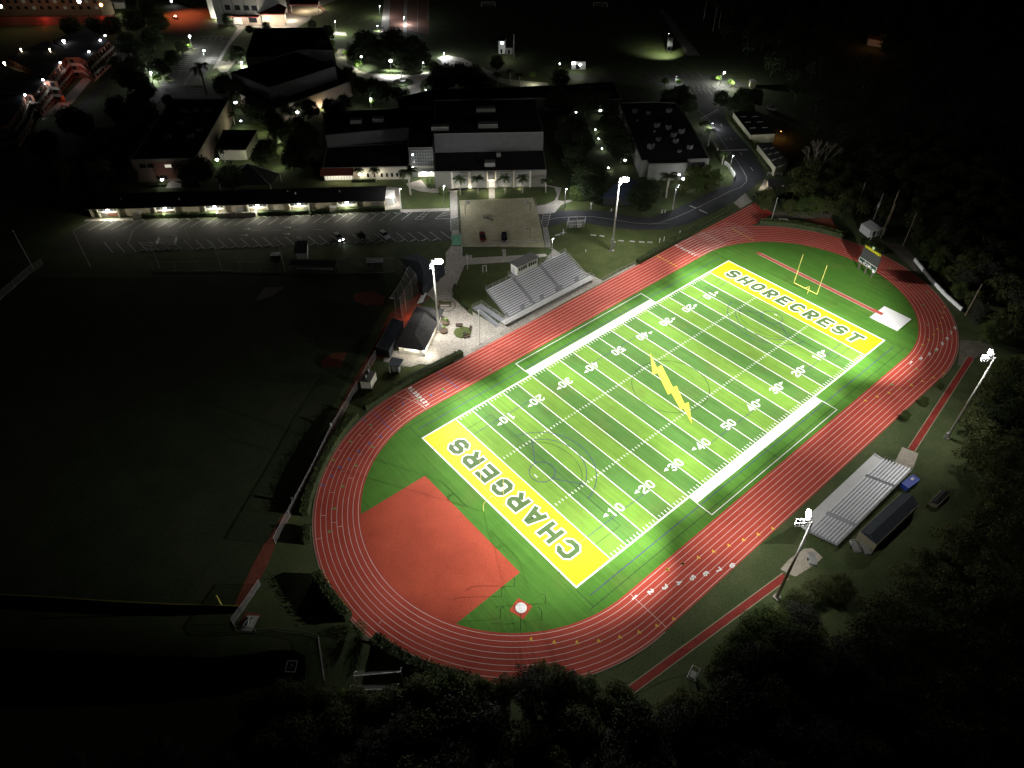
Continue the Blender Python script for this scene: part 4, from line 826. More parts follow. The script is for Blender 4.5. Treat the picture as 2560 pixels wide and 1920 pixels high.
def wall_panel(B, A, C, z0, z1, m, name='window', off=.05, d=.08, f0=0, f1=1):
    """a panel standing proud of the wall that runs from A to C; outside is to the right of A->C"""
    a, b = along(A, C, f0), along(A, C, f1); L = dist(a, b); th = ang(a, b); nx, ny = math.sin(th), -math.cos(th); mid = along(a, b, .5)
    return MB().box((mid[0] + nx * off, mid[1] + ny * off, (z0 + z1) / 2), (L, d, z1 - z0), th).buildw(name, m, B)
def wlight(c, x, y, z, pw, col=(1,.96,.88), lab=None, aimdown=None, r=.2, kind='POINT', lens_=None, s=.3):
    P = gnd(c, x, y, z); light('POINT', P, pw, col, r)
    if lab:
        o = tag(MB().ball((0, 0, 0), s, 10, 6, .6).build('wall_lamp', lens_ or LENSC), lab, 'wall lamp', 'wall lamps on the campus'); o.location = P
# long classroom block with six wall lamps
E_FL, E_FR = g2('E', 738, 428, 3.3), g2('F', 1458, 350, 3.3); E_BL, E_BR = g2('E', 825, 262, 3.9), g2('F', 1456, 222, 3.9)
lb = thing('classroom_block', 'long low cream classroom block with black roof and six bright wall lamps', 'school building', along(E_FL, E_BR, .5))
u = Vector((E_FR[0] - E_FL[0], E_FR[1] - E_FL[1])).normalized(); nb = Vector((-u.y, u.x)); DEP = max(8.0, (Vector(E_BR) - Vector(E_FR)).dot(nb))
def lp(t, d): p = Vector(E_FL) + (Vector(E_FR) - Vector(E_FL)) * t + nb * d; return (p.x, p.y)
MB().prism([lp(.004, 1.0), lp(.996, 1.0), lp(.996, DEP - .3), lp(.004, DEP - .3)], 0, 3.15).buildw('wall', mat('tan_wall', (0,0,0)), lb)
k = MB(); a, b, c_, d_ = lp(0, 0), lp(1, 0), lp(1, DEP), lp(0, DEP); k.face([(*a, 3.3), (*b, 3.3), (*c_, 3.9), (*d_, 3.9)]).face([(*d_, 3.7), (*c_, 3.7), (*b, 3.1), (*a, 3.1)])
for p, q, z0, z1 in ((a, b, 3.3, 3.3), (b, c_, 3.3, 3.9), (c_, d_, 3.9, 3.9), (d_, a, 3.9, 3.3)): k.face([(*p, z0 - .2), (*q, z1 - .2), (*q, z1), (*p, z0)])
rf = k.buildw('roof', ROOFD, lb)
for t_, d_ in ((.30, 4), (.69, 5.5), (.84, 6), (.66, 7), (.1, 5)): p = lp(t_, d_); MB().tube((*p, 3.4), (*p, 4.3), .25, n=8).buildw('roof_vent', STEEL, rf)
bays = [('E', 930), ('E', 1425), ('E', 1850), ('F', 355), ('F', 715), ('F', 1130)]
for i, (c, x) in enumerate(bays):
    yy = {('E',930):430,('E',1425):412,('E',1850):403,('F',355):393,('F',715):382,('F',1130):368}[(c, x)]
    P = gnd(c, x, yy, 2.7); t_ = (Vector((P.x, P.y)) - Vector(E_FL)).dot(u) / (Vector(E_FR) - Vector(E_FL)).length; w = 5.6 / (Vector(E_FR) - Vector(E_FL)).length
    q = lp(t_, .62); o = tag(MB().box((0,0,0), (.9, .25, .28)).build('wall_lamp', LENSC), 'bright wall lamp under the eave of the long classroom block, %s from the left' % nth(i), 'wall lamp', 'wall lamps of the classroom block'); o.location = (*q, 2.78); o.rotation_euler = (0,0,ang(E_FL, E_FR))
    q2 = lp(t_, -.1); light('SPOT', (*q2, 2.75), 620, (1,.97,.84), .2, (*lp(t_, -3.0), 0), 160, .6); light('POINT', (*lp(t_, -1.5), 2.9), 430, (1,.96,.80), .2)  # POINT hangs free of any fixture, added to brighten the wall between lamps
    f0, f1 = t_ - w * .55, t_ + w * .55
    k = MB(); A, C_ = lp(f0, .9), lp(f1, .9); th = ang(A, C_); mid = lp(t_, .45); k.box((*mid, 2.0), (dist(A, C_), .9, .14), th); k.buildw('window_ledge', WHW, lb)
    for ff in (f0, f1): m_ = lp(ff, .5); MB().box((*m_, 1.55), (.25, .9, 3.1), th).buildw('fin_wall', CREAM, lb)
    for j in range(4): wall_panel(lb, lp(f0, .98), lp(f1, .98), 2.1, 2.85, GLASSD, 'window', f0=.04 + j * .245, f1=.04 + j * .245 + .2)
    if i < 2: wall_panel(lb, lp(f0 + .0, .98), lp(f1, .98), .1, 1.9, BRICK, 'brick_panel', .03, .06)
for i in range(9):
    t_ = .03 + i * .115; wall_panel(lb, lp(t_, .98), lp(t_ + .03, .98), .05, 2.2, [GREYW, CREAM][i % 2], 'door', .03, .06)
# screened yard and small boxes in front
A, C_ = g2('E', 1880, 500), g2('F', 345, 490); sy = thing('screen_wall', 'pale screen wall in front of the bins at the classroom block', 'wall', along(A, C_, .5)); th = ang(A, C_)
MB().box((*along(A, C_, .5), .8), (dist(A, C_), .2, 1.6), th).buildw('front_wall', PALE, sy)
for p in (A, C_): MB().box((p[0] + nb.x * 1.0, p[1] + nb.y * 1.0, .8), (.2, 2.0, 1.6), th).buildw('side_wall', PALE, sy)
for i, f in enumerate((.12, .24, .42, .55, .66, .8, .92)):
    p = along(A, C_, f); o = thing('air_unit', 'grey air conditioner behind the pale screen wall, %s from the left' % nth(i), 'air conditioner', (p[0] + nb.x * 1.2, p[1] + nb.y * 1.2), th, 'air conditioners behind the screen wall'); MB().box((0,0,.55), (.95,.95,1.0)).build('casing', GREYW, o); MB().tube((0,0,1.05), (0,0,1.1), .36, n=12).build('fan_grille', DARKST, o)
for c, x, y, lab in (('E', 1190, 508, 'pale box shed in front of the second lamp of the classroom block'), ('F', 1015, 452, 'pale box shed before the sixth lamp of the classroom block')):
    P = g2(c, x, y); o = thing('box_shed', lab, 'shed', P, th); MB().box((0, .7, .85), (2.1, 1.5, 1.7)).build('wall', CREAM, o); MB().box((0, .7, 1.76), (2.3, 1.7, .1)).build('roof', WHW, o)
P = g2('F', 1520, 400); o = thing('white_hut', 'bright white hut at the right end of the classroom block', 'hut', P, th); MB().box((-.6, 3.4, 1.25), (2.6, 5.5, 2.5)).build('wall', WHW, o); MB().box((-.6, 3.4, 2.58), (2.8, 5.7, .12)).build('roof', WHW, o); MB().box((.9, 2.5, 1.05), (.5, .8, 2.0)).build('door', GREYW, o)
light('SPOT', (P[0] + 1.6, P[1] - 1, 4.2), 700, (1,.95,.85), .3, (P[0] + .8, P[1] + 3.5, 0), 120, .6)
# gym with raised hall
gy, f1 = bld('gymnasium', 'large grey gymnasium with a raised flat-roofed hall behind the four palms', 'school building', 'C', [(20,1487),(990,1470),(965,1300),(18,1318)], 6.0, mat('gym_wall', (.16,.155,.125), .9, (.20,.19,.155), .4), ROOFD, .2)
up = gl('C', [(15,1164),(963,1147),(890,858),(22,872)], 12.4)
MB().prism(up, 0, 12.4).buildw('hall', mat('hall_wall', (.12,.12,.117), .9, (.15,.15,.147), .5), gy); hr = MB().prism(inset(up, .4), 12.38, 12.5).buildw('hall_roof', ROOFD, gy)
k = MB(); k.strip(inset(up, .2), .35, 12.75, True)
for i in range(4): a, b = up[i], up[(i + 1) % 4]; k.face([(*a, 12.3), (*b, 12.3), (*b, 12.75), (*a, 12.75)])
k.buildw('parapet', mat('parapet', (0,0,0)), hr)
for x, y, w, z in ((465,940,7,12.5),(485,1075,7,12.5),(70,1098,6,12.5),(500,1408,3.6,6.0),(575,1325,1.5,6.0)): p = g2('C', x, y, z + .8); MB().box((*p, z + .7), (w, 2.6, 1.4), ang(f1[0], f1[1])).buildw('rooftop_unit', GREYW, gy)
GA, GB = f1[0], f1[1]
def gx(v): return v / 1960.0
for a, b in ((285,320),(580,635),(905,932),(1055,1080),(1370,1400),(1660,1690)): wall_panel(gy, GA, GB, 0, 5.9, CREAM, 'pilaster', .16, .3, gx(a), gx(b))
for a, b in ((320,580),(635,905),(1080,1370),(1400,1660)): wall_panel(gy, GA, GB, .2, 5.6, GREYW, 'wall_panel', .03, .05, gx(a + 8), gx(b - 8))
wall_panel(gy, GA, GB, 3.0, 5.6, DARKST, 'recess_panel', .04, .05, gx(935), gx(1052)); wall_panel(gy, GA, GB, .1, 2.7, GLASSL, 'entrance_door', .05, .06, gx(940), gx(1050)); wall_panel(gy, GA, GB, 2.7, 3.0, WHW, 'door_canopy', .4, .8, gx(925), gx(1062))
for f, pw, z in ((.2, 40, .5), (.315, 70, .5), (.505, 90, 3.4), (.62, 30, .5), (.76, 25, .5)):
    p = along(GA, GB, f); th_ = ang(GA, GB); light('POINT', (p[0] + math.sin(th_) * 1.3, p[1] - math.cos(th_) * 1.3, z), pw, (1,.92,.72), .2)
light('SPOT', (*gnd('Y', 1010, 560, 3.6).xy, 3.6), 420, (1,.95,.85), .3, (*g2('Y', 1015, 720), 0), 130, .6)
# glass stair tower
tw, f2 = bld('stair_tower', 'glass fronted stair tower between the gym and the classroom wing', 'tower', 'B', [(1660,1282),(1873,1280),(1884,935),(1675,935)], 10.5, mat('hall_wall', (0,0,0)), ROOFD, .3)
wall_panel(tw, f2[0], f2[1], 4.2, 9.8, mat('curtain_glass', (.09,.10,.10), .2, spec=.5, emit=(.8,.85,.8), estr=.03), 'curtain_wall', .04, .06, .1, .95); k = MB(); th_ = ang(f2[0], f2[1])
for i in range(9): p = along(f2[0], f2[1], .1 + i * .85 / 8); k.box((p[0] + math.sin(th_) * .12, p[1] - math.cos(th_) * .12, 7), (.12, .1, 5.6), th_)
for z in (4.2, 5.3, 6.4, 7.5, 8.6, 9.8): p = along(f2[0], f2[1], .525); k.box((p[0] + math.sin(th_) * .125, p[1] - math.cos(th_) * .125, z), (dist(f2[0], f2[1]) * .85, .1, .12), th_)
k.buildw('mullions', STEEL, tw); wall_panel(tw, f2[0], f2[1], .1, 2.9, GLASSL, 'entrance_glass', .06, .06, .3, .98); wall_panel(tw, f2[0], f2[1], 3.0, 3.25, WHW, 'entrance_canopy', 1.3, 2.6, .2, 1.0); wall_panel(tw, f2[0], f2[1], 3.3, 4.1, CREAM, 'spandrel', .05, .08, .05, .98)
wlight('B', 1700, 1335, 8.3, 60, (.95,.97,1), 'white wall lamp high on the glass stair tower'); wlight('B', 1860, 1490, 2.8, 160, (1,.96,.9), 'bright lamp under the stair tower canopy'); wlight('B', 1795, 1500, 2.6, 380, (1,.96,.9)); wlight('B', 1700, 1445, 4.6, 45, (1,.96,.9), 'small lamp at the left edge of the stair tower', s=.2)
# classroom wing with awning
cw, f3 = bld('classroom_wing', 'dark roofed classroom wing with red awning and lit storefront glass', 'school building', 'B', [(918,1453),(1668,1440),(1660,1235),(960,1275)], 4.6, CREAM, ROOFD, .2)
up = gl('B', [(943,1168),(1480,1120),(1675,1100),(1675,930),(920,975)], 9.2); MB().prism(up, 0, 9.2).buildw('upper_hall', mat('hall_wall', (0,0,0)), cw); r_ = MB().prism(inset(up, .4), 9.18, 9.3).buildw('upper_roof', ROOFD, cw); MB().strip(inset(up, .2), .35, 9.5, True).buildw('parapet', mat('parapet', (0,0,0)), r_)
for x, y in ((1210,1045),(1400,1030)): p = g2('B', x, y, 10); MB().box((*p, 10), (4, 2.4, 1.4), ang(f3[0], f3[1])).buildw('rooftop_unit', GREYW, cw)
k = MB(); A, C_ = along(f3[0], f3[1], -.02), along(f3[0], f3[1], .36); th_ = ang(A, C_); ox, oy = math.sin(th_), -math.cos(th_)
k.face([(A[0], A[1], 4.55), (C_[0], C_[1], 4.55), (C_[0] + ox * 2.6, C_[1] + oy * 2.6, 3.2), (A[0] + ox * 2.6, A[1] + oy * 2.6, 3.2)][::-1]).face([(A[0] + ox * 2.6, A[1] + oy * 2.6, 3.2), (C_[0] + ox * 2.6, C_[1] + oy * 2.6, 3.2), (C_[0] + ox * 2.6, C_[1] + oy * 2.6, 2.9), (A[0] + ox * 2.6, A[1] + oy * 2.6, 2.9)]); k.buildw('awning', AWNR, cw)
wall_panel(cw, f3[0], f3[1], .2, 2.9, GLASSL, 'storefront_glass', .06, .06, .01, .33); k = MB()
for i in range(11): p = along(f3[0], f3[1], .01 + i * .032); k.box((p[0] + ox * .12, p[1] + oy * .12, 1.5), (.14, .1, 2.7), th_)
k.buildw('storefront_mullions', CREAM, cw)
for f in (.5, .58, .66, .72, .78, .84, .88): wall_panel(cw, f3[0], f3[1], 1.0, 2.4, GLASSD, 'window', .05, .06, f, f + .025)
for f, pw in ((.08, 60), (.17, 90), (.27, 60), (.43, 240), (.66, 50)): p = along(f3[0], f3[1], f); light('POINT', (p[0] + ox * 1.2, p[1] + oy * 1.2, 2.7), pw, (1,.93,.75), .2)
wlight('B', 1235, 1505, 3.4, 20, (1,.93,.8), 'warm wall lamp between palms on the classroom wing', lens_=LENSY, s=.25)
# theatre: diamond roof with lower skirt
th0, f4 = bld('theatre', 'big dark diamond-roofed theatre with pale lower walls', 'school building', 'B', [(510,942),(830,828),(880,810),(1165,705),(1000,520),(480,600),(60,740),(300,860)], 6.0, mat('peach_wall', (.40,.31,.24), .9, (.46,.37,.29), .5), ROOFD, .2)
up = gl('B', [(460,757),(1032,572),(700,450),(125,625)], 11.5); MB().prism(up, 0, 11.5).buildw('fly_tower', mat('hall_wall', (0,0,0)), th0); MB().prism(inset(up, .4), 11.48, 11.6).buildw('upper_roof', ROOFD, th0)
wlight('B', 703, 970, 3.6, 520, (1,.95,.85), 'bright wall lamp on the right pale wall of the theatre', s=.55); wlight('B', 1013, 882, 3.6, 110, (.95,.97,1), 'small lamp in the courtyard right of the theatre'); wlight('B', 915, 925, 1.0, 220, (1,.85,.6))
# flat hall behind
fh, f5 = bld('flat_hall', 'wide black flat-roofed hall behind the theatre', 'school building', 'B', [(255,498),(510,495),(700,440),(800,430),(1020,440),(940,242),(332,246)], 7.0, mat('hall_wall', (0,0,0)), ROOFD, .25)
# west block, left of the campus
wb, f6 = bld('west_block', 'dark flat-roofed block with brick front above the classroom block', 'school building', 'A', [(1130,1386),(1690,1370),(1980,856),(1480,862)], 8.0, mat('west_wall', (.22,.17,.12), .9, (.27,.21,.15), .4), ROOFD, .25)
wall_panel(wb, f6[0], f6[1], 1.0, 7.2, BRICK, 'brick_panel', .03, .05, .28, .68)
for f, z0, z1, m_ in ((.1, 5.2, 6.6, GLASSD), (.22, 5.2, 6.6, GLASSD), (.49, 5.1, 6.2, GLASSL), (.3, .8, 2.3, GLASSD), (.36, .8, 2.3, GLASSD), (.42, .8, 2.3, GLASSD)): wall_panel(wb, f6[0], f6[1], z0, z1, m_, 'window', .07, .07, f, f + (.1 if z0 > 4 else .045))
wlight('A', 1400, 1553, 2.6, 420, (1,.96,.85), 'bright wall lamp low on the west block front', s=.5); wlight('A', 2035, 885, 4.0, 420, (1,.96,.85), 'bright wall lamp behind the west block corner', s=.6)
for i, (x, y) in enumerate(((1600,950),(1700,940),(1790,945),(1560,1060),(1720,1110),(1450,1170),(1640,1165))): p = g2('A', x, y, 8.8); MB().box((*p, 8.6), (2.2, 1.8, 1.2), ang(f6[0], f6[1])).buildw('rooftop_unit', mat('dull_unit', (.10,.10,.10), .8), wb)
lw, f7 = bld('low_house', 'low gabled office with lit door between west block and theatre', 'school building', 'A', [(1990,1293),(2110,1293),(2205,1125),(2010,1120)], 4.2, CREAM, ROOFD, 0, .5)
wlight('A', 1875, 1380, 2.4, 620, (1,.96,.85), 'bright doorway lamp at the left end of the low office', s=.55); wlight('A', 1985, 1410, 2.4, 50, (1,.96,.85)); wlight('A', 2080, 1045, 2.4, 130, (1,.97,.9), 'lamp under the courtyard palms left of the theatre', s=.35)
g_ = thing('gable_link', 'small gabled link roof with lit end below the theatre corner', 'school building', g2('B', 180, 1250)); fpx = gl('B', [(255,1292),(355,1125),(60,1122),(0,1292)], 4.2); MB().prism(inset(fpx, .6), 0, 4.0).buildw('wall', CREAM, g_); MB().prism(fpx, 4.0, 4.25).buildw('roof', ROOFD, g_)
for i in range(3): wall_panel(g_, g2('B', 20, 1370), g2('B', 255, 1375), .9, 2.2, GLASSD, 'window', .0, .1, .4 + i * .18, .5 + i * .18)
# shade canopy with four struts
sc, f8 = None, gl('B', [(28,1600),(468,1600),(552,1500),(190,1440)], 3.2); sc = thing('shade_canopy', 'grey pyramid shade canopy with pale ridge poles left of the wing', 'canopy', cen(f8)); ap_ = gnd('B', 272, 1412, 6.4)
for i in range(4): a, b = f8[i], f8[(i + 1) % 4]; MB().face([(*a, 3.2), (*b, 3.2), tuple(ap_)]).buildw('canopy_sail', mat('grey_sail', (.06,.065,.055), .9), sc)
for a in f8: MB().tube((*a, 0), (*a, 3.2), .1, n=6).buildw('post', WHST, sc); MB().tube((*a, 3.22), tuple(ap_ + Vector((0,0,.05))), .07, n=6).buildw('ridge_pole', WHST, sc)
wlight('B', 343, 1447, 2.2, 60, (1,.95,.6), 'pair of small lamps under the shade canopy', lens_=LENSY, s=.2)
# long back building with bright parapet edge, right classroom with rooftop units
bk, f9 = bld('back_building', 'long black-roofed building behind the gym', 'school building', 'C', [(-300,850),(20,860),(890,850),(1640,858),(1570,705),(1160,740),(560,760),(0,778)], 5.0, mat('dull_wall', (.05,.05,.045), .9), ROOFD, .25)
for x, y in ((1295,757),(1350,752)): p = g2('C', x, y, 5.7); MB().box((*p, 5.6), (1.8, 1.5, 1.2)).buildw('rooftop_unit', GREYW, bk)
rc, f10 = bld('roof_unit_classroom', 'flat-roofed classroom building crowded with pale rooftop units', 'school building', 'C', [(1810,1390),(1862,1388),(1875,1418),(2210,1412),(2212,1380),(2398,1372),(2195,1000),(2100,890),(1900,882),(1618,892)], 6.0, GREYW, ROOFD, .2)
for i, (x, y) in enumerate([(1755,955),(1870,970),(2050,950),(1775,1030),(1945,1078),(2035,1080),(2048,1096),(2155,1130),(2090,1160),(1957,1197),(2107,1210),(1925,1122),(1893,1262),(2140,1295),(2230,1265)]):
    p = g2('C', x, y, 6.8); s = [1.8, 1.5, 1.9, .9, 1.9, 1.3, 1.7, 2, 1.8, 1.6, 1.7, .8, 2.2, 1.1, 1.8][i]; r_ = MB().box((*p, 6.0 + s * .42), (s, s * .8, s * .8), .12).buildw('rooftop_unit', mat('bright_unit', (.12,.122,.125), .6), rc); MB().tube((p[0], p[1], 6 + s * .82), (p[0], p[1], 6 + s * .86), s * .28, n=10).buildw('fan_grille', DARKST, r_)
wall_panel(rc, f10[4], f10[5], 3.4, 5.0, DARKST, 'window_awning', .3, .6, .2, .8); wall_panel(rc, f10[4], f10[5], 2.2, 3.4, GLASSD, 'window', .05, .06, .25, .75)
wlight('D', 305, 1545, 3.0, 420, (1,.97,.9), 'bright wall lamp behind the roadside hedge on the rooftop-unit classroom', s=.5); wlight('D', 270, 1510, 3.2, 120, (1,.97,.9), 'white lamp beside the fan palm on the rooftop-unit classroom', s=.35); wlight('D', 60, 1500, .8, 260, (1,.97,.9))
wlight('C', 1455, 955, 2.6, 420, (1,.96,.8), 'lit passage lamp left of the rooftop-unit classroom', s=.6); wlight('C', 1245, 970, 2.6, 30, (1,.96,.8), 'faint lamp in the dark trees behind the garden', s=.3); wlight('C', 1668, 1385, 2.6, 120, (1,.9,.75), 'warm lit doorway lamp in the dark garden', s=.4)
# portables by the road
for i, (c, pts, h, lw_, lab) in enumerate((('D', [(890,1160),(1105,1150),(940,962),(735,962)], 3.6, ((735,1005),(890,1210)), 'upper dark-roofed portable classroom beside the road hedge'), ('D', [(1105,1442),(1215,1395),(1065,1238),(945,1242)], 3.6, ((945,1265),(1100,1490)), 'lower grey-roofed portable classroom beside the road hedge'))):
    o, f_ = bld('portable_classroom', lab, 'school building', c, pts, h, mat('portable_wall', (.52,.50,.34), .9, (.58,.56,.40), .4), [ROOFD, ROOFG][i], 0, .25); o['group'] = 'portable classrooms by the road'
    for f in (.25, .5, .75):
        for s in (.25, .75): p = along(along(f_[0], f_[3], f), along(f_[1], f_[2], f), s); MB().box((*p, h + .1), (2.2, .5, .2), ang(f_[0], f_[1])).buildw('rooftop_vent', GREYW, o)
    for f in (.2, .45, .7, .9): p = along(g2(c, *lw_[1]), g2(c, *lw_[0]), f); light('POINT', (p[0] - 1.6, p[1] + .4, 1.2), 26, (.95,1,.6), .3)
wlight('D', 1150, 1135, 2.8, 160, (1,.35,.14), 'orange wall lamp at the back of the portable classroom', lens_=LENSO, s=.15)
o, f_ = bld('pump_house', 'small pale walled enclosure at the bend of the campus road', 'hut', 'D', [(1040,1600),(1075,1615),(1185,1590),(1150,1560),(1035,1540)], 2.2, mat('peach_wall', (0,0,0)), ROOFG, 0, .1)
light('POINT', gnd('D', 1000, 1580, 1.8), 60, (1,.9,.7), .3)
for c, pts, h, lab in (('D', [(660,1420),(690,1440),(745,1530),(735,1560)], 1.3, 'curved white retaining wall inside the road bend'), ('D', [(535,1210),(560,1240),(600,1300)], 1.0, 'white retaining wall below the palm on the road verge')):
    t = thing('retaining_wall', lab, 'wall', g2(c, *pts[0])); k = MB(); q = gl(c, pts)
    for a, b in zip(q, q[1:]): k.box((*along(a, b, .5), h / 2), (dist(a, b) + .1, .35, h), ang(a, b))
    k.buildw('wall', WHW, t)
t = thing('road_gate', 'low white gate rail at the corner of the portable classrooms', 'gate', g2('D', 1090, 1515)); A, B = g2('D', 1030, 1515), g2('D', 1155, 1520); rail([(*A, 0), (*B, 0)], 1.2, 1, 2, .05).buildw('gate_rail', WHST, t)
# blue steel pavilion
pv, f11 = bld('pavilion', 'dark blue hip-roofed pavilion on the lawn above the road', 'pavilion', 'G', [(1450,320),(1735,330),(1900,270),(1640,245)], 3.0, DARKST, BLUEROOF, 0, 1.2); ap_ = gnd('G', 1680, 130, 7.5)
for i in range(4): a, b = f11[i], f11[(i + 1) % 4]; MB().face([(*a, 3.0), (*b, 3.0), tuple(ap_)]).buildw('hip_roof', BLUEROOF, pv)
# concession stand, dugout, huts
def hip(name, lab, cat, eave, h, ridge, hr, wm, rm, setb=.6):
    B = thing(name, lab, cat, cen(eave)); MB().prism(inset(eave, setb), 0, h - .05).buildw('wall', wm, B)
    (r0, r1) = ridge; a, b, c_, d_ = eave; R0_, R1_ = (*r0, hr), (*r1, hr)
    MB().face([(*a, h), (*b, h), R0_]).face([(*b, h), (*c_, h), R1_, R0_]).face([(*c_, h), (*d_, h), R1_]).face([(*d_, h), (*a, h), R0_, R1_]).prism(eave, h - .25, h - .004).buildw('roof', rm, B); return B
ev = gl('V', [(765,490),(1282,550),(915,1325),(348,1242)], 3.1); rg = (g2('V', 920, 600, 5.0), g2('V', 725, 1000, 5.0))
cst = hip('concession_stand', 'dark shingled hip-roofed concession stand under the left floodlight pole', 'building', ev, 3.1, rg, 5.0, CREAM, ROOFG, 1.3)
wi = inset(ev, 1.3); wall_panel(cst, wi[3], wi[2], 1.0, 2.4, GLASSL, 'serving_hatch', .05, .08, .2, .8); wall_panel(cst, wi[2], wi[1], 1.0, 2.4, GLASSL, 'serving_hatch', .05, .08, .15, .5)
for x, y, pw in ((1000,1290,300),(700,1330,130),(420,1290,50),(1230,700,60),(1150,950,100)): light('POINT', gnd('V', x, y, 2.3), pw, (1,.95,.84), .25)
o = tag(MB().ball((0,0,0), .35, 10, 6, .5).build('wall_lamp', LENSC), 'bright eave lamp at the near corner of the concession stand', 'wall lamp'); o.location = gnd('V', 905, 1345, 2.6)
light('POINT', gnd('V', 640, 620, 1.6), 60, (1,.22,.10), .3)
dg, f12 = bld('dugout', 'long flat dark-roofed dugout between the ball field and concession stand', 'dugout', 'V', [(0,1270),(240,1342),(522,782),(300,715)], 2.6, DARKST, NAVY, 0, .3); MB().strip([f12[0], f12[3]], .12, 2.66).buildw('roof_edge', mat('tan_edge', (.30,.26,.18)), dg)
o, f_ = bld('timing_hut', 'small grey-roofed timing hut on posts beside the track hedge', 'hut', 'V', [(222,1600),(440,1625),(515,1490),(292,1445)], 2.9, GREYW, mat('slate_roof', (.14,.15,.17), .8), 0, .9, zb=.0); 
for a in inset(f_, .3): MB().tube((*a, 0), (*a, 2.7), .08, n=6).buildw('post', WHST, o)
sA, sB, sC = g2('J', 1258, 320), g2('J', 1348, 328), g2('J', 1392, 240); sD = (sA[0] + sC[0] - sB[0], sA[1] + sC[1] - sB[1]); s_ = thing('garden_shed', 'small cream gabled shed with two roof turbines by the ball field fence', 'shed', cen([sA, sB, sC, sD]))
def gable(B, a, b, c_, d_, h, hr, wm, rm, ov=.15):
    MB().prism([a, b, c_, d_], 0, h).buildw('wall', wm, B); m0, m1 = along(a, b, .5), along(d_, c_, .5)
    MB().face([(*a, h - .05), (*m0, hr), (*m1, hr), (*d_, h - .05)]).face([(*m0, hr), (*b, h - .05), (*c_, h - .05), (*m1, hr)]).face([(*a, h - .1), (*b, h - .1), (*m0, hr - .04)]).face([(*d_, h - .1), (*m1, hr - .04), (*c_, h - .1)]).buildw('roof', rm, B); return m0, m1
m0, m1 = gable(s_, sA, sB, sC, sD, 2.5, 3.3, CREAM, ROOFG)
for f in (.2, .75): p = along(m0, m1, f); MB().tube((*p, 3.2), (*p, 3.7), .16, n=8).ball((*p, 3.8), .22, 8, 5).buildw('roof_turbine', METROOF, s_)
pA, pB, pC = g2('X', 250, 522), g2('X', 462, 688), g2('X', 830, 618); pD = (pA[0] + pC[0] - pB[0], pA[1] + pC[1] - pB[1]); ps = thing('pump_shed', 'white metal shed with a ribbed roof beneath the utility poles', 'shed', cen([pA, pB, pC, pD]))
gable(ps, pB, pC, pD, pA, 2.5, 3.3, WHST, METROOF); k = MB()
for f in (.2, .45, .7): wall_panel(ps, pB, pC, .2, 2.0, [DARKST, STEEL, DARKST][int(f * 4) % 3], 'door', .06, .1, f, f + .17)
p = g2('X', 515, 738); MB().box((*p, .9), (.12, .12, 1.8)).buildw('bollard', WHST, ps)
# scorer's house beside ball field
ev = gl('F', [(1590,850),(1740,795),(1925,945),(1785,1100)], 4.0); rg = (g2('F', 1760, 880, 5.6), g2('F', 1790, 960, 5.6)); sc2 = hip('scorer_house', 'dark navy-roofed scorer house with outside stair behind the backstop', 'building', ev, 4.0, rg, 5.6, mat('navy_wall', (.05,.055,.065)), NAVY)
rail([(*g2('F', 1790, 1100), 2.2), (*g2('F', 1925, 1040), 2.2), (*g2('F', 1920, 940), 2.2)], 1.0, 1).buildw('stair_rail', STEEL, sc2); MB().strip(gl('F', [(1790,1085),(1925,1025)], 2.2), 1.6, 2.2).buildw('stair_landing', DARKST, sc2)
dm = tag(MB().prism(circ(g2('F', 1900, 985), 2.6, n=18)[:-1], .02, 1.6).ball((*g2('F', 1900, 985), 1.6), 2.6, 18, 6, .35).build('water_tank', NAVY), 'dark round tank beside the scorer house at the plaza edge', 'tank')
db = thing('ballfield_dugout', 'dark open dugout with mesh front on the upper side of the ball field', 'dugout', g2('F', 860, 960)); f_ = gl('F', [(655,880),(1040,885),(1050,870),(680,865)], 2.6); A, B = g2('F', 640, 975), g2('F', 1040, 985)
un = Vector((B[0] - A[0], B[1] - A[1])).normalized(); nn = Vector((-un.y, un.x)) * 3; q = [A, B, (B[0] + nn.x, B[1] + nn.y), (A[0] + nn.x, A[1] + nn.y)]
MB().prism(q, 2.5, 2.65).buildw('roof', NAVY, db); MB().box((*along(q[2], q[3], .5), 1.25), (dist(A, B), .15, 2.5), ang(A, B)).buildw('back_wall', GREYW, db); guard([(*A, 0), (*B, 0)], db, 'front_mesh', 2.4); MB().box((*along(along(A, q[3], .6), along(B, q[2], .6), .5), .45), (dist(A, B) * .8, .4, .08), ang(A, B)).buildw('bench', WHST, db)
sb2 = thing('equipment_shed', 'small grey shed with pale door beside the ball field dugout', 'shed', g2('F', 740, 840)); q = gl('F', [(690,860),(795,858),(800,760),(700,765)]); MB().prism(q, 0, 2.4).buildw('wall', GREYW, sb2); MB().prism(inset(q, -.3), 2.4, 2.55).buildw('roof', NAVY, sb2); wall_panel(sb2, q[0], q[1], .1, 1.9, WHST, 'door', .05, .08, .15, .85)
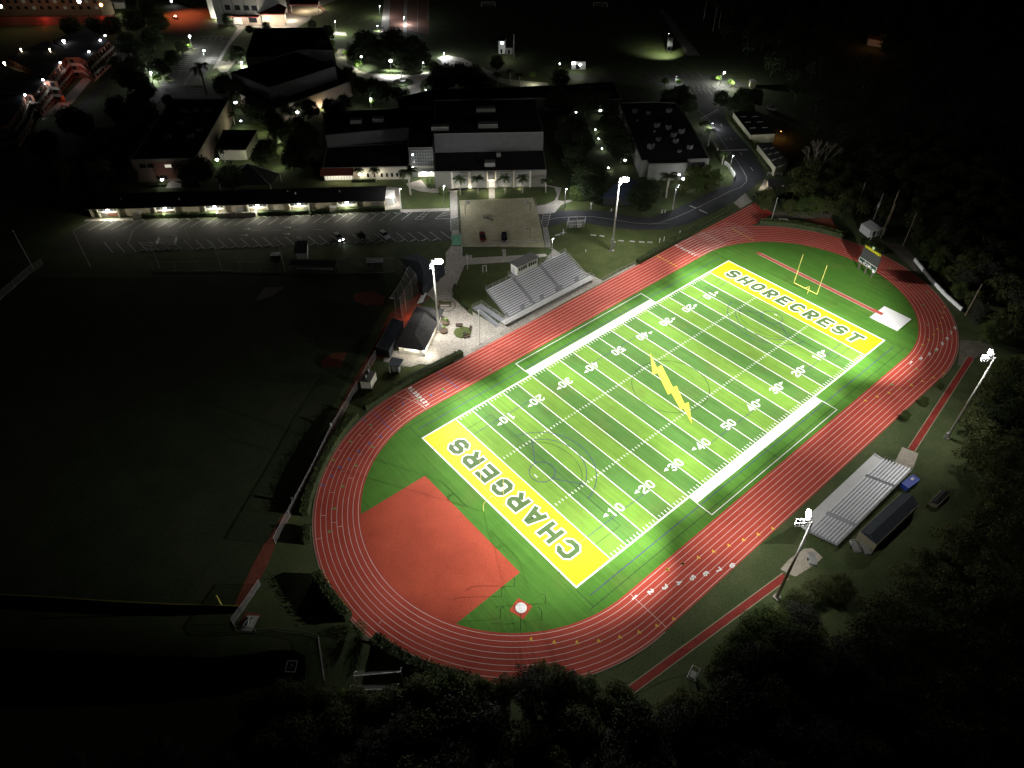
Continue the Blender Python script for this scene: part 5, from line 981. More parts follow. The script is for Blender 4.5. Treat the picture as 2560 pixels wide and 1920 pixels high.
for c, pts, lab in (('F', [(1300,850),(1445,848),(1450,920),(1305,925)], 'small aluminium spectator bleacher behind the ball field fence, right one'), ('F', [(480,805),(555,800),(560,860),(475,865)], 'small aluminium spectator bleacher behind the ball field fence, left one'), ('F', [(1735,1250),(1780,1165),(1830,1180),(1790,1265)], 'small bleacher on the red strip behind the backstop')):
    q = gl(c, pts); t = thing('spectator_bleacher', lab, 'bleacher', cen(q), 0, 'small bleachers of the ball field')
    for i in range(4): a, b = along(q[0], q[3], (i + .5) / 4), along(q[1], q[2], (i + .5) / 4); MB().box((*along(a, b, .5), .4 + i * .28), (dist(a, b), .3, .06), ang(a, b)).buildw('bench', ALU, t); MB().box((*along(a, b, .5), .2 + i * .14), (dist(a, b) * .9, .08, .4 + i * .28 - .05), ang(a, b)).buildw('support', DARKST, t)
# storage barn, blue bin and rubbish behind the visitor bleachers
A, B = g2('M', 795, 850, 2.8), g2('M', 1160, 515, 2.8); D_ = g2('M', 945, 970, 2.8); C_ = (B[0] + D_[0] - A[0], B[1] + D_[1] - A[1]); sbn = thing('storage_barn', 'long dark gabled storage barn behind the visitor bleachers', 'barn', cen([A, B, C_, D_])); gable(sbn, D_, A, B, C_, 2.6, 3.7, mat('barn_wall', (.25,.23,.16), .9), NAVY)
o = thing('small_barn', 'small dark gabled hut in the dark grass right of the storage barn', 'hut', g2('M', 1500, 560)); A, B = g2('M', 1395, 600, 1.2), g2('M', 1480, 625, 1.2); C_ = g2('M', 1580, 525, 1.2); gable(o, A, B, C_, (A[0] + C_[0] - B[0], A[1] + C_[1] - B[1]), 1.1, 1.5, mat('barn_wall', (0,0,0)), ROOFD)
A, B = g2('M', 1165, 495), g2('M', 1265, 420); bb = thing('blue_bin', 'bright blue covered skip behind the visitor bleachers', 'skip', along(A, B, .5), ang(A, B)); L_ = dist(A, B); MB().prism([(-L_/2, -.8), (L_/2, -.8), (L_/2 * 1.08, .8), (-L_/2, .8)], .05, 1.1).build('body', BLUECAN, bb); MB().box((0, 0, 1.16), (L_ * 1.02, 1.7, .1)).build('lid', BLUECAN, bb); MB().box((L_ * .2, .2, 1.23), (.8, .5, .04)).build('white_patch', WHITE, bb)
for c, p, a, lab, kd in (('M', (745, 1005), .9, 'silver utility trailer beside the end of the storage barn', 1), ('M', (838, 1020), .9, 'flat grey cart beside the end of the storage barn', 0), ('M', (375, 1110), .7, 'grey folding frame lying on the sand pit', 0), ('Q', (385, 1210), .3, 'small white crate cart at the edge of the lower woods', 1)):
    t = thing('trailer', lab, 'trailer', g2(c, *p), a, 'carts and frames near the visitor bleachers'); MB().box((0, 0, .55), (2.6 if c == 'M' else 1.2, 1.3 if c == 'M' else .9, .12)).build('bed', STEEL, t); rail([(-1.2, -.65, .6), (1.2, -.65, .6), (1.2, .65, .6), (-1.2, .65, .6), (-1.2, -.65, .6)], .5 if kd else .15, 0, 1.2, .05).build('side_rail', STEEL, t)
    for s in (-.7, .7): MB().tube((0, s - .08, .3), (0, s + .08, .3), .3, n=12).build('wheel', TYRE, t)
# green-roofed ticket canopy, plaza furniture
q = gl('Y', [(340,1610),(512,1605),(500,1432),(335,1435)], 2.7); tc = thing('ticket_canopy', 'pale green pyramid ticket canopy at the foot of the crosswalk', 'canopy', cen(q)); ap_ = (*cen(q), 3.9)
k = MB()
for i in range(4): k.face([(*q[i], 2.7), (*q[(i + 1) % 4], 2.7), ap_])
k.buildw('canopy_top', GREENCAN, tc)
for a in q: MB().tube((*a, 0), (*a, 2.7), .07, n=6).buildw('post', WHST, tc)
pl_ = thing('round_planter', 'round grass island with three benches on the plaza', 'planter', g2('V', 1630, 1000)); k = MB(); pc = [g2('V', *p) for p in ((1460,1000),(1500,930),(1650,890),(1740,900),(1795,990),(1770,1060),(1600,1105),(1520,1080))]; k.prism(pc, .0, .22); k.buildw('grass_bed', LAWN, pl_); MB().box((*g2('V', 1665, 1012), .3), (.7, .6, .3), .3).buildw('drain_box', DARKST, pl_)
for p, a in (((1570,880),-.3),((1785,930),1.2),((1710,1085),.2)): t = thing('plaza_bench', 'grey slatted bench at the round grass island, ' + {(1570,880): 'its upper left side', (1785,930): 'its right side', (1710,1085): 'its lower side'}[p], 'bench', g2('V', *p), a + ang(g2('V',1570,880), g2('V',1640,870)), 'benches at the round grass island'); MB().box((0,0,.45), (1.9,.5,.08)).build('seat', BENCHB, t); MB().box((-.7,0,.2), (.1,.4,.4)).build('leg', DARKST, t); MB().box((.7,0,.2), (.1,.4,.4)).build('leg', DARKST, t); MB().box((0,.25,.75), (1.9,.06,.45)).build('backrest', BENCHB, t)
sg = thing('school_sign', 'brown monument sign with pale lettering panel in the paved circle', 'sign', g2('V', 1300, 480)); A, B = g2('V', 1190, 500), g2('V', 1410, 500); MB().box((*along(A, B, .5), .5), (dist(A, B), .5, 1.0), ang(A, B)).buildw('sign_block', mat('sign_brown', (.14,.11,.07)), sg); MB().box((*g2('V', 1300, 440), .06), (3.4, 1.6, .12), ang(A, B)).buildw('planting', LAWN, sg)
wall_panel(sg, A, B, .35, .75, WHW, 'sign_panel', .28, .06, .12, .88); MB().strip([g2('V', 1320 + 180 * math.cos(t * .4), 480 + 115 * math.sin(t * .4)) for t in range(-9, 6)], .25, .03).buildw('circle_edging', BENCHB, sg)
PLM = [g2('V', 1310, 800), g2('V', 1280, 930)]
for c, b, f, lab in (('G', (425,945), (485,930), 'white pull-up frame on the dark lawn behind the grandstand'),):
    A, B = g2(c, 440, 972), g2(c, 470, 965); t = thing('pullup_frame', lab, 'exercise frame', A); MB().path([(*A, 0), (*A, 2.2), (*B, 2.2), (*B, 0)], .07, 6).buildw('frame', WHST, t)
ra = thing('bike_shelter', 'white railed shelter with two open bays on the lawn below the road', 'shelter', g2('G', 1240, 600)); A, B, C_, D_ = g2('G', 1165, 590, 0), g2('G', 1312, 580, 0), g2('G', 1325, 545, 0), g2('G', 1180, 550, 0)
rail([(*A, 0), (*B, 0), (*C_, 0), (*D_, 0), (*A, 0)], 2.3, 1, 3, .06).buildw('frame', WHST, ra)
for f in (.1, .58): MB().prism([along(A, B, f), along(A, B, f + .3), along(D_, C_, f + .3), along(D_, C_, f)], 0, 1.3).buildw('bay_box', GREYW, ra)
cr = thing('white_cross', 'small white post with a crossbar on the lawn left of the railed shelter', 'post', g2('G', 1133, 645)); MB().tube((0,0,0), (0,0,1.9), .08, n=6).tube((-.8,.3,.7), (.8,-.3,.7), .08, n=6).build('post', WHST, cr)
for i, (c, b, t_) in enumerate((('G', (1965,712), (1968,675)), ('G', (2003,700), (2006,662)), ('G', (2140,640), (2142,612)), ('G', (1985,460), (1987,428)), ('G', (2012,455), (2013,425)), ('G', (1328,795), (1328,778)), ('G', (1550,440), (1550,426)))):
    P = g2(c, *b); tag(MB().tube((P[0], P[1], 0), (P[0], P[1], max(.8, hgt(c, b, t_))), .1, n=8).build('white_post', WHST), ['white marker post by the track hedge, left of the close pair', 'white marker post by the track hedge, right of the close pair', 'lone white marker post by the track hedge under the chute', 'left of two pale posts beside the footpath above the road', 'right of two pale posts beside the footpath above the road', 'short white marker post behind the grandstand corner', 'tiny pale post on the upper verge of the campus road'][i], 'post', 'white marker posts')
P = g2('G', 1372, 425); tag(MB().tube((P[0], P[1], 0), (P[0], P[1], 2.2), .12, n=8).ball((P[0], P[1], 2.0), .35, 8, 6, 1.4).build('garden_statue', WHITE), 'small white statue on the dark lawn beside the blue pavilion', 'statue')
P = g2('H', 1462, 445); tag(MB().tube((P[0], P[1], 0), (P[0], P[1], 1.1), .3, n=8).build('utility_cabinet', WHST), 'short white cabinet at the edge of the northern woods', 'cabinet')
t = thing('hurdle_bench', 'pale metal bench frame behind the hedge by the track chute', 'bench', g2('H', 1160, 535)); A, B = g2('H', 1125, 535), g2('H', 1200, 540); MB().path([(*A, 0), (*A, 1.1), (*B, 1.1), (*B, 0)], .1, 6).buildw('frame', WHST, t)
# ---------------- apartments and buildings at the far left
def facade_windows(B, A, C_, z0, z1, rows, cols, m, w=.5, h=.5, name='window', off=.06):
    k = MB(); th = ang(A, C_); nx, ny = math.sin(th), -math.cos(th); L = dist(A, C_) / cols; H = (z1 - z0) / rows
    for r in range(rows):
        for c in range(cols): p = along(A, C_, (c + .5) / cols); MB().box((p[0] + nx * off, p[1] + ny * off, z0 + H * (r + .5)), (L * w, .1, H * h), th).buildw(name, m[(r * 7 + c * 3) % len(m)] if isinstance(m, list) else m, B)
apb = thing('apartment_block', 'red brick apartment block stepping in three wings with white balconies', 'apartment building', g2('W', 900, 1500)); HA = 9.0
wings = [[(1885,700),(1490,1060),(900,700),(1500,480)], [(1490,985),(1130,990),(820,1340),(100,1000),(800,700)], [(985,1395),(780,1390),(560,1640),(-100,1560),(200,1200)], [(430,1620),(330,1880),(130,2150),(-300,2300),(-300,1800),(100,1680)]]
for i, wg in enumerate(wings):
    fp_ = gl('W', wg, HA - i * .003); wl = MB().prism(fp_, 0, HA - .1 - i * .01).buildw('wing', mat('apt_brick', (.20,.085,.05), .9, (.27,.12,.07), .6), apb); MB().prism(inset(fp_, .3), HA - .1, HA + .05 + i * .01).buildw('roof', ROOFD, apb)
    if sum(fp_[q][0]*fp_[(q+1) % len(fp_)][1] - fp_[(q+1) % len(fp_)][0]*fp_[q][1] for q in range(len(fp_))) < 0: fp_ = fp_[::-1]
    for q in range(len(fp_)):
        a, b = fp_[q], fp_[(q + 1) % len(fp_)]; th = ang(a, b); nx, ny = math.sin(th), -math.cos(th)
        if nx * (CAM.x - a[0]) + ny * (CAM.y - a[1]) < 0 or dist(a, b) > 60: continue
        for z in (2.9, 5.8):
            m_ = along(a, b, .5); MB().box((m_[0] + nx * .6, m_[1] + ny * .6, z), (dist(a, b), 1.2, .2), th).box((m_[0] + nx * 1.15, m_[1] + ny * 1.15, z + .55), (dist(a, b), .08, .9), th).buildw('balcony', mat('apt_rail', (.34,.30,.24)), apb)
        for z in (.9, 3.8, 6.7):
            nn_ = max(1, int(dist(a, b) / 3.5))
            for j in range(nn_): wall_panel(apb, a, b, z, z + 1.5, GLASSD, 'window', .05, .08, (j + .3) / nn_, (j + .65) / nn_)
for i, (x, y, pw) in enumerate([(1815,615,700),(1730,695,350),(1535,893,350),(1042,1083,500),(742,1378,700),(430,1640,500)]):
    P = gnd('W', x, y, HA + .7); o = tag(MB().ball((0,0,0), .4, 10, 6, .9).build('roof_lamp', LENSB), 'blue-white roof edge lamp on the apartment block, %s from the far end' % nth(i), 'roof lamp', 'roof lamps of the apartment block'); o.location = P; Q_ = gnd('W', x + 60, y + 70, HA - 1.0); light('POINT', Q_, pw * .13, (.8,.88,1), .3)
for x, y, z, pw, c_ in ((1290,1100,7.5,260,(1,.16,.08)),(1370,1215,4.5,200,(1,.16,.08)),(1080,1680,2.5,160,(1,.2,.1)),(1440,820,5,300,(1,.55,.3)),(1700,1100,2,260,(1,.55,.3)),(900,1560,6.5,260,(.9,.95,1)),(620,1640,5,300,(1,.5,.3)),(200,2050,5,420,(1,.4,.22)),(500,1900,3,160,(1,.4,.22)),(1500,1500,6,700,(.8,.88,1))): light('POINT', gnd('W', x, y, z), pw * .14, c_, .5)
for x, y, lm_, s, lab in ((1100,715,LENSC,.55,'white roof lamp alone on the black apartment roof'),(360,858,LENSY,.35,'small orange lamp on the black apartment roof, left one'),(858,860,LENSY,.3,'small orange lamp on the black apartment roof, right one'),(75,1095,LENSY,.5,'orange lamp at the photo left edge on the black apartment roof')):
    o = tag(MB().tube((0,0,-1), (0,0,0), .1, n=6).ball((0,0,.2), s, 10, 6).build('roof_lamp', lm_), lab, 'roof lamp'); o.location = gnd('W', x, y, HA + 1)
far = gl('W', [(-300,300),(1960,280),(2100,-300),(-300,-300)], 4.0); A, B = far[0], far[1]; fb = thing('tall_apartment', 'tall wide apartment block with rows of small windows at the top left', 'apartment building', along(A, B, .5)); th = ang(A, B); nv = Vector((-math.sin(th), math.cos(th)))
A2, B2 = gl('W', [(-300,250),(1730,250)], 4.0); A2 = (A2[0] + nv.x * 3, A2[1] + nv.y * 3); B2 = (B2[0] + nv.x * 3, B2[1] + nv.y * 3)
MB().prism([A2, B2, (B2[0] + nv.x * 14, B2[1] + nv.y * 14), (A2[0] + nv.x * 14, A2[1] + nv.y * 14)], 0, 24).buildw('wall', mat('apt_tan', (.20,.16,.11), .9, (.26,.21,.15), .3), fb)
MB().prism([A, B, (B[0] + nv.x * 2.5, B[1] + nv.y * 2.5), (A[0] + nv.x * 2.5, A[1] + nv.y * 2.5)], 0, 4.0).buildw('podium', mat('apt_red', (.20,.06,.045), .9, (.26,.10,.08), .05, contrast=.15), fb)
facade_windows(fb, A2, B2, 5.0, 23, 6, 15, [GLASSD, GLASSD, mat('dim_glass', (.2,.2,.17), .3, emit=(.8,.85,.6), estr=.05), GLASSD], .42, .5)
for f in (.25, .4, .55, .72, .86): p = along(A, B, f); light('POINT', (p[0] + math.sin(th) * 9, p[1] - math.cos(th) * 9, 8), 110, (1,.62,.40), .5)
for f in (.47, .93): p = along(A, B, f); light('POINT', (p[0] + math.sin(th) * 3, p[1] - math.cos(th) * 3, 3), 150, (1,.12,.09), .5)
for i, (x, y, z, lm_) in enumerate(((1745,85,14,LENSO),(1365,25,18,LENSC),(10,110,14,LENSY))): o = tag(MB().ball((0,0,0), .8, 10, 6).build('facade_lamp', lm_), ['orange lamp on the right corner of the tall apartment block', 'white lamp high on the tall apartment block', 'warm lamp on the tall apartment block at the photo edge'][i], 'wall lamp'); o.location = gnd('W', x, y, z)
kb = thing('lit_kiosk', 'brightly lit pale kiosk beside the tall apartment block', 'kiosk', g2('W', 2060, 150)); q = gl('W', [(1985,150),(2170,150),(2180,100),(1990,100)]); MB().prism(q, 0, 3).buildw('wall', WHW, kb); MB().prism(inset(q, -.8), 3.0, 3.3).buildw('roof', WHW, kb); light('POINT', gnd('W', 2060, 170, 2.5), 150, (1,.9,.7), .4); light('POINT', gnd('W', 2060, 60, 9), 500, (1,.95,.75), .6)
sh_ = gl('T', [(1010,250),(1310,275),(1720,235)], 3.6); sA, sB = g2('T', 880, 320), g2('T', 1730, 420); th = ang(sA, sB); nv = Vector((-math.sin(th), math.cos(th))); sc3 = thing('school_hall', 'grey three-storey school hall with lit glass entrance at the top', 'school building', along(sA, sB, .5))
A, B = g2('T', 1000, 420), g2('T', 1760, 440); MB().prism([A, B, (B[0] + nv.x * 25, B[1] + nv.y * 25), (A[0] + nv.x * 25, A[1] + nv.y * 25)], 0, 15).buildw('wall', GREYW, sc3)
wall_panel(sc3, A, B, 0.2, 4.6, mat('peach_wall', (0,0,0)), 'entrance_wall', .1, .2, .32, .98); wall_panel(sc3, A, B, 0.4, 3.6, GLASSL, 'entrance_door', .25, .1, .38, .58); wall_panel(sc3, A, B, 1.4, 3.8, GLASSD, 'window', .25, .1, .74, .92); wall_panel(sc3, A, B, 4.6, 5.0, ROOFR, 'entrance_canopy', 1.5, 3, .3, 1.0)
for f in (.26, .48, .68, .86): wall_panel(sc3, A, B, 7.2, 9.6, GLASSD, 'window', .06, .1, f, f + .12)
for f in (.2, .44, .7): wall_panel(sc3, A, B, 5.2, 14.5, DARKST, 'wall_joint', .04, .06, f, f + .01)
for f, pw in ((.45, 380), (.7, 240), (.95, 300), (1.2, 600)): p = along(A, B, f); light('POINT', (p[0] + math.sin(th) * 3.5, p[1] - math.cos(th) * 3.5, 4), pw, (1,.92,.8), .4)
wh = thing('white_wing', 'narrow white lit wall beside the red-lit street', 'wall', g2('T', 940, 310)); q = [g2('T', 890, 318), g2('T', 1018, 318)]; MB().box((*along(*q, .5), 7), (dist(*q), 1, 14), ang(*q)).buildw('wall', WHW, wh); p = along(*q, .5); light('POINT', (p[0], p[1] - 4, 1.0), 900, (1,.93,.8), .3)
rt = thing('arcade_roof', 'dark red tiled arcade roof over the lit school entrance', 'arcade', g2('B', 500, 180)); q = gl('B', [(375,122),(592,122),(610,62),(470,-10),(380,-10)], 6); MB().prism(q, 5.6, 6.0).buildw('roof', ROOFR, rt); MB().prism(inset(q, 1.5), 0, 5.6).buildw('wall', mat('peach_wall', (0,0,0)), rt)
for x, y, pw in ((430,190,900),(540,190,1100),(640,120,1200),(760,40,600),(900,20,500)): light('POINT', gnd('B', x, y, 3.5), pw, (1,.9,.75), .4)
rb = thing('round_pavilion', 'round planter court with a flat red-edged canopy at the top edge', 'pavilion', g2('B', 780, 95)); ell = [g2('B', 780 + 155 * math.cos(a * math.pi / 15), 100 + 48 * math.sin(a * math.pi / 15)) for a in range(30)]; MB().strip(ell, .8, .5, True).buildw('planter_ring', mat('brick_ring', (.25,.10,.08), .9), rb); MB().poly(inset(ell, 1), .06).buildw('court_floor', COURT, rb); q = gl('B', [(632,38),(885,35),(890,-40),(640,-40)], 5); MB().prism(q, 4.7, 5).buildw('canopy', ROOFR, rb)
for p in inset(q, 1): MB().tube((*p, 0), (*p, 4.7), .2, n=8).buildw('post', CREAM, rb)
fo = thing('fountain', 'small lit round fountain in the dark planting circle', 'fountain', g2('B', 1615, 715)); el_ = [g2('B', 1615 + 88 * math.cos(a * math.pi / 12), 715 + 32 * math.sin(a * math.pi / 12)) for a in range(24)]; MB().prism(el_, 0, .3).buildw('planting_bed', LEAF[3], fo); k = MB().prism(circ(g2('B', 1612, 700), 1.5, n=14)[:-1], .3, .9); k.tube((*g2('B', 1605, 690), .9), (*g2('B', 1605, 690), 3.2), .35, .15, 8); k.buildw('basin', WHW, fo); light('POINT', gnd('B', 1612, 712, 1.6), 260, (.95,.97,1), .2)
# field huts far off
for c, q, h, lab, lp_ in (('C', [(575,465),(630,465),(640,425),(585,425)], 6.0, 'narrow lit press hut on the dark far field', (605,375)), ('C', [(640,470),(695,470),(695,440),(640,440)], 3.0, 'low pale dugout beside the lit press hut', None), ('C', [(1205,600),(1325,600),(1320,565),(1205,565)], 3.6, 'pale field house with two white lamps on the far field edge', (1222,545))):
    q = gl(c, q); o = thing('field_hut', lab, 'hut', cen(q)); MB().prism(q, 0, h).buildw('wall', WHW if lp_ else GREYW, o); MB().prism(inset(q, -.4), h, h + .2).buildw('roof', ROOFD, o); wall_panel(o, q[0], q[1], .2, 2.1, GLASSD, 'door', .05, .08, .3, .6)
wlight('C', 605, 372, 6.6, 500, (.95,.97,1), 'white lamp on top of the lit press hut', s=.7); light('POINT', gnd('C', 640, 440, 5), 160, (1,.95,.85), .3); wlight('C', 1222, 545, 4.4, 420, (.9,.95,1), 'left white lamp on the far field house', s=.8); wlight('C', 1280, 560, 4.2, 260, (.95,.97,1), 'right white lamp on the far field house', s=.6); wlight('C', 1105, 550, 3, 5, (.95,.97,1), 'tiny lamp left of the far field house', s=.3)
sg2 = thing('field_sign', 'dark two-post sign board on the lit grass mound by the far road', 'sign', g2('C', 2045, 460)); A, B = g2('C', 2030, 460), g2('C', 2058, 462); MB().box((*along(A, B, .5), 5.2), (2.6, .2, 4.0), ang(A, B)).buildw('board', SCRB, sg2)
for p in (A, B): MB().tube((*p, 0), (*p, 4), .12, n=6).buildw('post', DARKST, sg2)
P = gnd('C', 2030, 470, 1.0); light('SPOT', (P.x, P.y, 7), 3200, (.95,1,.8), .3, (P.x + 1, P.y + 3, 0), 125, .6)
o = thing('dark_vehicle_shed', 'pale gable shed at the end of the dark yard by the far car park', 'shed', g2('D', 890, 745)); q = gl('D', [(875,760),(925,760),(900,735),(870,738)]); MB().prism(q, 0, 2.6).buildw('wall', CREAM, o); MB().prism(inset(q, -.3), 2.6, 2.75).buildw('roof', GREYW, o)
o = thing('far_house', 'faint orange-lit house roof far off in the black suburb', 'house', g2('D', 1960, 335)); q = gl('D', [(1910,335),(2030,355),(2000,315),(1905,300)], 3); MB().prism(q, 0, 3).buildw('wall', TAN, o); MB().prism(inset(q, -.5), 3, 3.2).buildw('roof', mat('tan_roof', (.16,.10,.07)), o); light('POINT', gnd('D', 1965, 310, 6.5), 110, (1,.35,.15), .4)
# ================================================================ FENCES
def fence(name, lab, c, pts, h, post=3.0, top=STEEL, netm=NET, r=.035, z0=0):
    q = gl(c, pts); T = thing(name, lab, 'fence', q[0]); W_ = [(*p, z0) for p in q]
    k = MB(); pm = MB()
    for a, b in zip(W_, W_[1:]):
        a, b = Vector(a), Vector(b); n_ = max(1, round((b - a).length / post))
        for zz in (h, .1): k.tube(tuple(a + Vector((0,0,zz))), tuple(b + Vector((0,0,zz))), r, n=5)
        for i in range(n_ + 1): p = a.lerp(b, i / n_); pm.tube(tuple(p), tuple(p + Vector((0,0,h))), r * 1.2, n=5)
    k.buildw('top_rail', top, T); pm.buildw('posts', STEEL, T); k = MB()
    for a, b in zip(W_, W_[1:]): k.face([a, b, (b[0], b[1], b[2] + h), (a[0], a[1], a[2] + h)])
    k.buildw('chain_link_mesh', netm, T); return T
fence('track_fence', 'long chain-link fence between the ball field red strip and the track hedge', 'J', [(1385,45),(1195,370),(1010,690),(830,1060),(640,1420),(515,1659)], 2.2, 5)
fence('track_fence', 'chain-link fence at the lower end of the red strip by the white bullpen', 'O', [(385,75),(240,290),(150,410),(185,480),(350,495)], 1.8, 3, netm=NETD)
fence('stand_fence', 'low chain-link fence between the home grandstand and the track', 'G', [(345,1655),(520,1560),(900,1335),(1200,1165),(1480,1045),(1600,975),(1755,905)], 1.1, 3)
fence('lawn_fence', 'low grey fence bending round the pond lawn at lower left', 'O', [(350,490),(520,478),(750,500),(890,540),(940,915)], 1.2, 4, netm=NETD)
fence('parking_fence', 'tall chain-link fence along the upper side of the dark ball field', 'F', [(-540,960),(60,955),(540,970),(600,975)], 3.2, 6)
fence('parking_fence', 'tall chain-link fence right of the ball field dugout', 'F', [(1060,975),(1170,975),(1260,975),(1360,975),(1450,975),(1540,965),(1660,1060),(1745,1150)], 5.0, 5)
fence('edge_fence', 'faint fence along the left edge of the dark ball field', 'E', [(375,905),(250,990),(10,1200),(-200,1390)], 2.0, 6)
of = gl('N', [(-200,555),(500,590),(1000,625),(1500,650),(2085,665)]); T = thing('outfield_fence', 'long black outfield wall with a yellow cap at lower left', 'fence', of[0]); k = MB(); k2 = MB()
for a, b in zip(of, of[1:]): k.box((*along(a, b, .5), 1.2), (dist(a, b), .12, 2.4), ang(a, b)); k2.box((*along(a, b, .5), 2.45), (dist(a, b), .22, .12), ang(a, b))
k.buildw('wall_panel', mat('black_panel', (.012,.014,.012), .9), T); k2.buildw('yellow_cap', mat('dull_yellow', (.30,.26,.07), .8), T)
P = g2('N', 1945, 655); tag(MB().tube((P[0], P[1], 0), (P[0], P[1], 5.5), .12, n=8).build('foul_pole', YELST), 'yellow foul pole at the end of the black outfield wall', 'foul pole')
bs = thing('backstop', 'tall leaning chain-link backstop of bent posts at the ball field corner', 'backstop', g2('F', 1650, 1250)); bp = [((1745,1150),(1725,945),(1640,900)), ((1700,1205),(1690,1000),(1610,935)), ((1645,1300),(1650,1050),(1565,1000)), ((1610,1365),(1618,1110),(1530,1070)), ((1562,1360),(1582,1165),(1500,1190))]; prev = None; nk = MB()
for b, m_, t_ in bp[:5]:
    P = Vector((*g2('F', *b), 0)); h = 6.2; M_ = P + Vector((0,0,h)); T_ = gnd('F', *t_, h + 1.0); dv = Vector((T_.x - P.x, T_.y - P.y, 0)); dv = dv.normalized() * min(dv.length, 3.2); T_ = M_ + dv + Vector((0,0,.9))
    MB().path([tuple(P), tuple(M_), tuple(T_)], .07, 6).buildw('bent_post', STEEL, bs)
    if prev:
        nk.face([tuple(prev[0]), tuple(P), tuple(M_), tuple(prev[1])]).face([tuple(prev[1]), tuple(M_), tuple(T_), tuple(prev[2])]); MB().path([tuple(prev[1]), tuple(M_)], .05, 5).path([tuple(prev[2]), tuple(T_)], .05, 5).buildw('tie_rail', STEEL, bs)
    prev = (P, M_, T_)
nk.buildw('backstop_net', NET, bs)
for i, (x, y) in enumerate(((1000,650),(663,1290))):
    P = g2('J', x, y + 15); tag(MB().tube((P[0], P[1], 0), (P[0], P[1], 1.5), .28, .24, 10).ball((P[0], P[1], 1.6), .3, 10, 6).build('padded_post', [DULLW, DARKST][i]), ['pale padded post on the red strip, throwing a long shadow', 'dark padded post on the red strip near the lower fence corner'][i], 'post', 'padded posts on the red strip')
wlw = thing('white_barrier', 'low white scalloped barrier wall along the edge of the right woods', 'wall', g2('I', 1265, 865)); q = gl('I', [(1262,868),(1290,905),(1400,1040),(1530,1180),(1670,1305)]); k = MB()
for a, b in zip(q, q[1:]):
    n_ = max(1, int(dist(a, b) / 1.0))
    for i in range(n_): p = along(a, b, (i + .5) / n_); k.box((*p, .5), (dist(a, b) / n_ - .08, .4 , .95 + .1 * (i % 2)), ang(a, b))
k.buildw('barrier_segments', WHST, wlw)
bpen = thing('bullpen_mound', 'small white turf bullpen pad with red border by the fence corner', 'bullpen', g2('O', 300, 410)); q = gl('O', [(270,340),(375,345),(310,480),(215,470)]); MB().poly(q, .03).buildw('pad', DULLW, bpen); MB().strip(gl('O', [(225,410),(260,330),(385,345)]), .8, .02).buildw('clay_border', CLAY, bpen)
k = MB(); random.seed(3)
for i in range(9): a, b = along(q[0], q[1], random.random()), along(q[3], q[2], random.random()); k.path([(*along(a, b, .1), .1), (*along(a, b, .8), .25 + .3 * random.random())], .05, 5)
k.buildw('loose_pipes', STEEL, bpen)
# ================================================================ VEGETATION
random.seed(11)
def leaf_cloud(mb, c, r, n, s, flat_=.8, shell=.55):
    for _ in range(n):
        while True:
            v = Vector((rnd(-1,1), rnd(-1,1), rnd(-1,1)))
            if .05 < v.length <= 1: break
        v = v.normalized() * (shell + (1 - shell) * random.random()) if random.random() < .8 else v
        p = Vector(c) + Vector((v.x * r, v.y * r, v.z * r * flat_))
        nrm = (v + Vector((rnd(-1,1), rnd(-1,1), rnd(-.4,1.2))) * .8).normalized(); a = nrm.orthogonal().normalized(); b = nrm.cross(a); t = rnd(0, 6.28); a, b = a * math.cos(t) + b * math.sin(t), b * math.cos(t) - a * math.sin(t)
        k = s * rnd(.6, 1.3); i = len(mb.v)
        mb.v += [tuple(p - a * k * .5), tuple(p + b * k * .3 + nrm * k * .1), tuple(p + a * k * .5), tuple(p - b * k * .3 + nrm * k * .1)]; mb.f.append((i, i+1, i+2, i+3))
def tree_proto(m, n=2600, R=3.6, H=8.0, clumps=14, s=.42, spiky=0, low=.45):
    t = thing('broadleaf_tree', '', 'tree', (0, 0)); tr = MB(); tr.tube((0,0,0), (.1,.1,H * .42), .26, .17, 8); cr = MB(); cl_ = []
    for k in range(clumps):
        a = k * 2.4 + rnd(-.4, .4); f = math.sqrt((k + .5) / clumps); d = R * .74 * f; r = R * rnd(.20, .44)
        z = H * (.84 - .34 * f * f + rnd(-.08, .08)) if k % 2 or low > .4 else H * rnd(low, .55)
        cl_.append(((d * math.cos(a), d * math.sin(a), z), r))
    tot = sum(r ** 2 for _, r in cl_)
    for c, r in cl_:
        tr.tube((.1, .1, H * .40), (c[0] * .8, c[1] * .8, c[2] - r * .3), .1, .03, 5); leaf_cloud(cr, c, r, int(n * r * r / tot), s, .82)
        for _ in range(6 + spiky):
            v = Vector((rnd(-1,1), rnd(-1,1), rnd(-.2,1))).normalized(); leaf_cloud(cr, Vector(c) + v * r * 1.05, r * .26, 14, s * .8)
    if spiky:
        for _ in range(26):
            v = Vector((rnd(-1,1), rnd(-1,1), rnd(-.1,1))).normalized(); p = Vector((0, 0, H * .55)); tr.tube(tuple(p + v * R * .5), tuple(p + Vector((v.x * R * 1.15, v.y * R * 1.15, v.z * H * .52))), .05, .015, 4)
    tr.build('trunk', BARK, t); cr.build('crown', m, t); return t
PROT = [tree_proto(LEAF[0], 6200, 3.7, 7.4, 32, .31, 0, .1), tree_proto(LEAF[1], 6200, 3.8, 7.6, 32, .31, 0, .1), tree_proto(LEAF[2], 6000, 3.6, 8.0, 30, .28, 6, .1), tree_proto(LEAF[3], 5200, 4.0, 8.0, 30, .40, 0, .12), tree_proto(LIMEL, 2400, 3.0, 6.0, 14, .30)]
used = [False] * len(PROT)
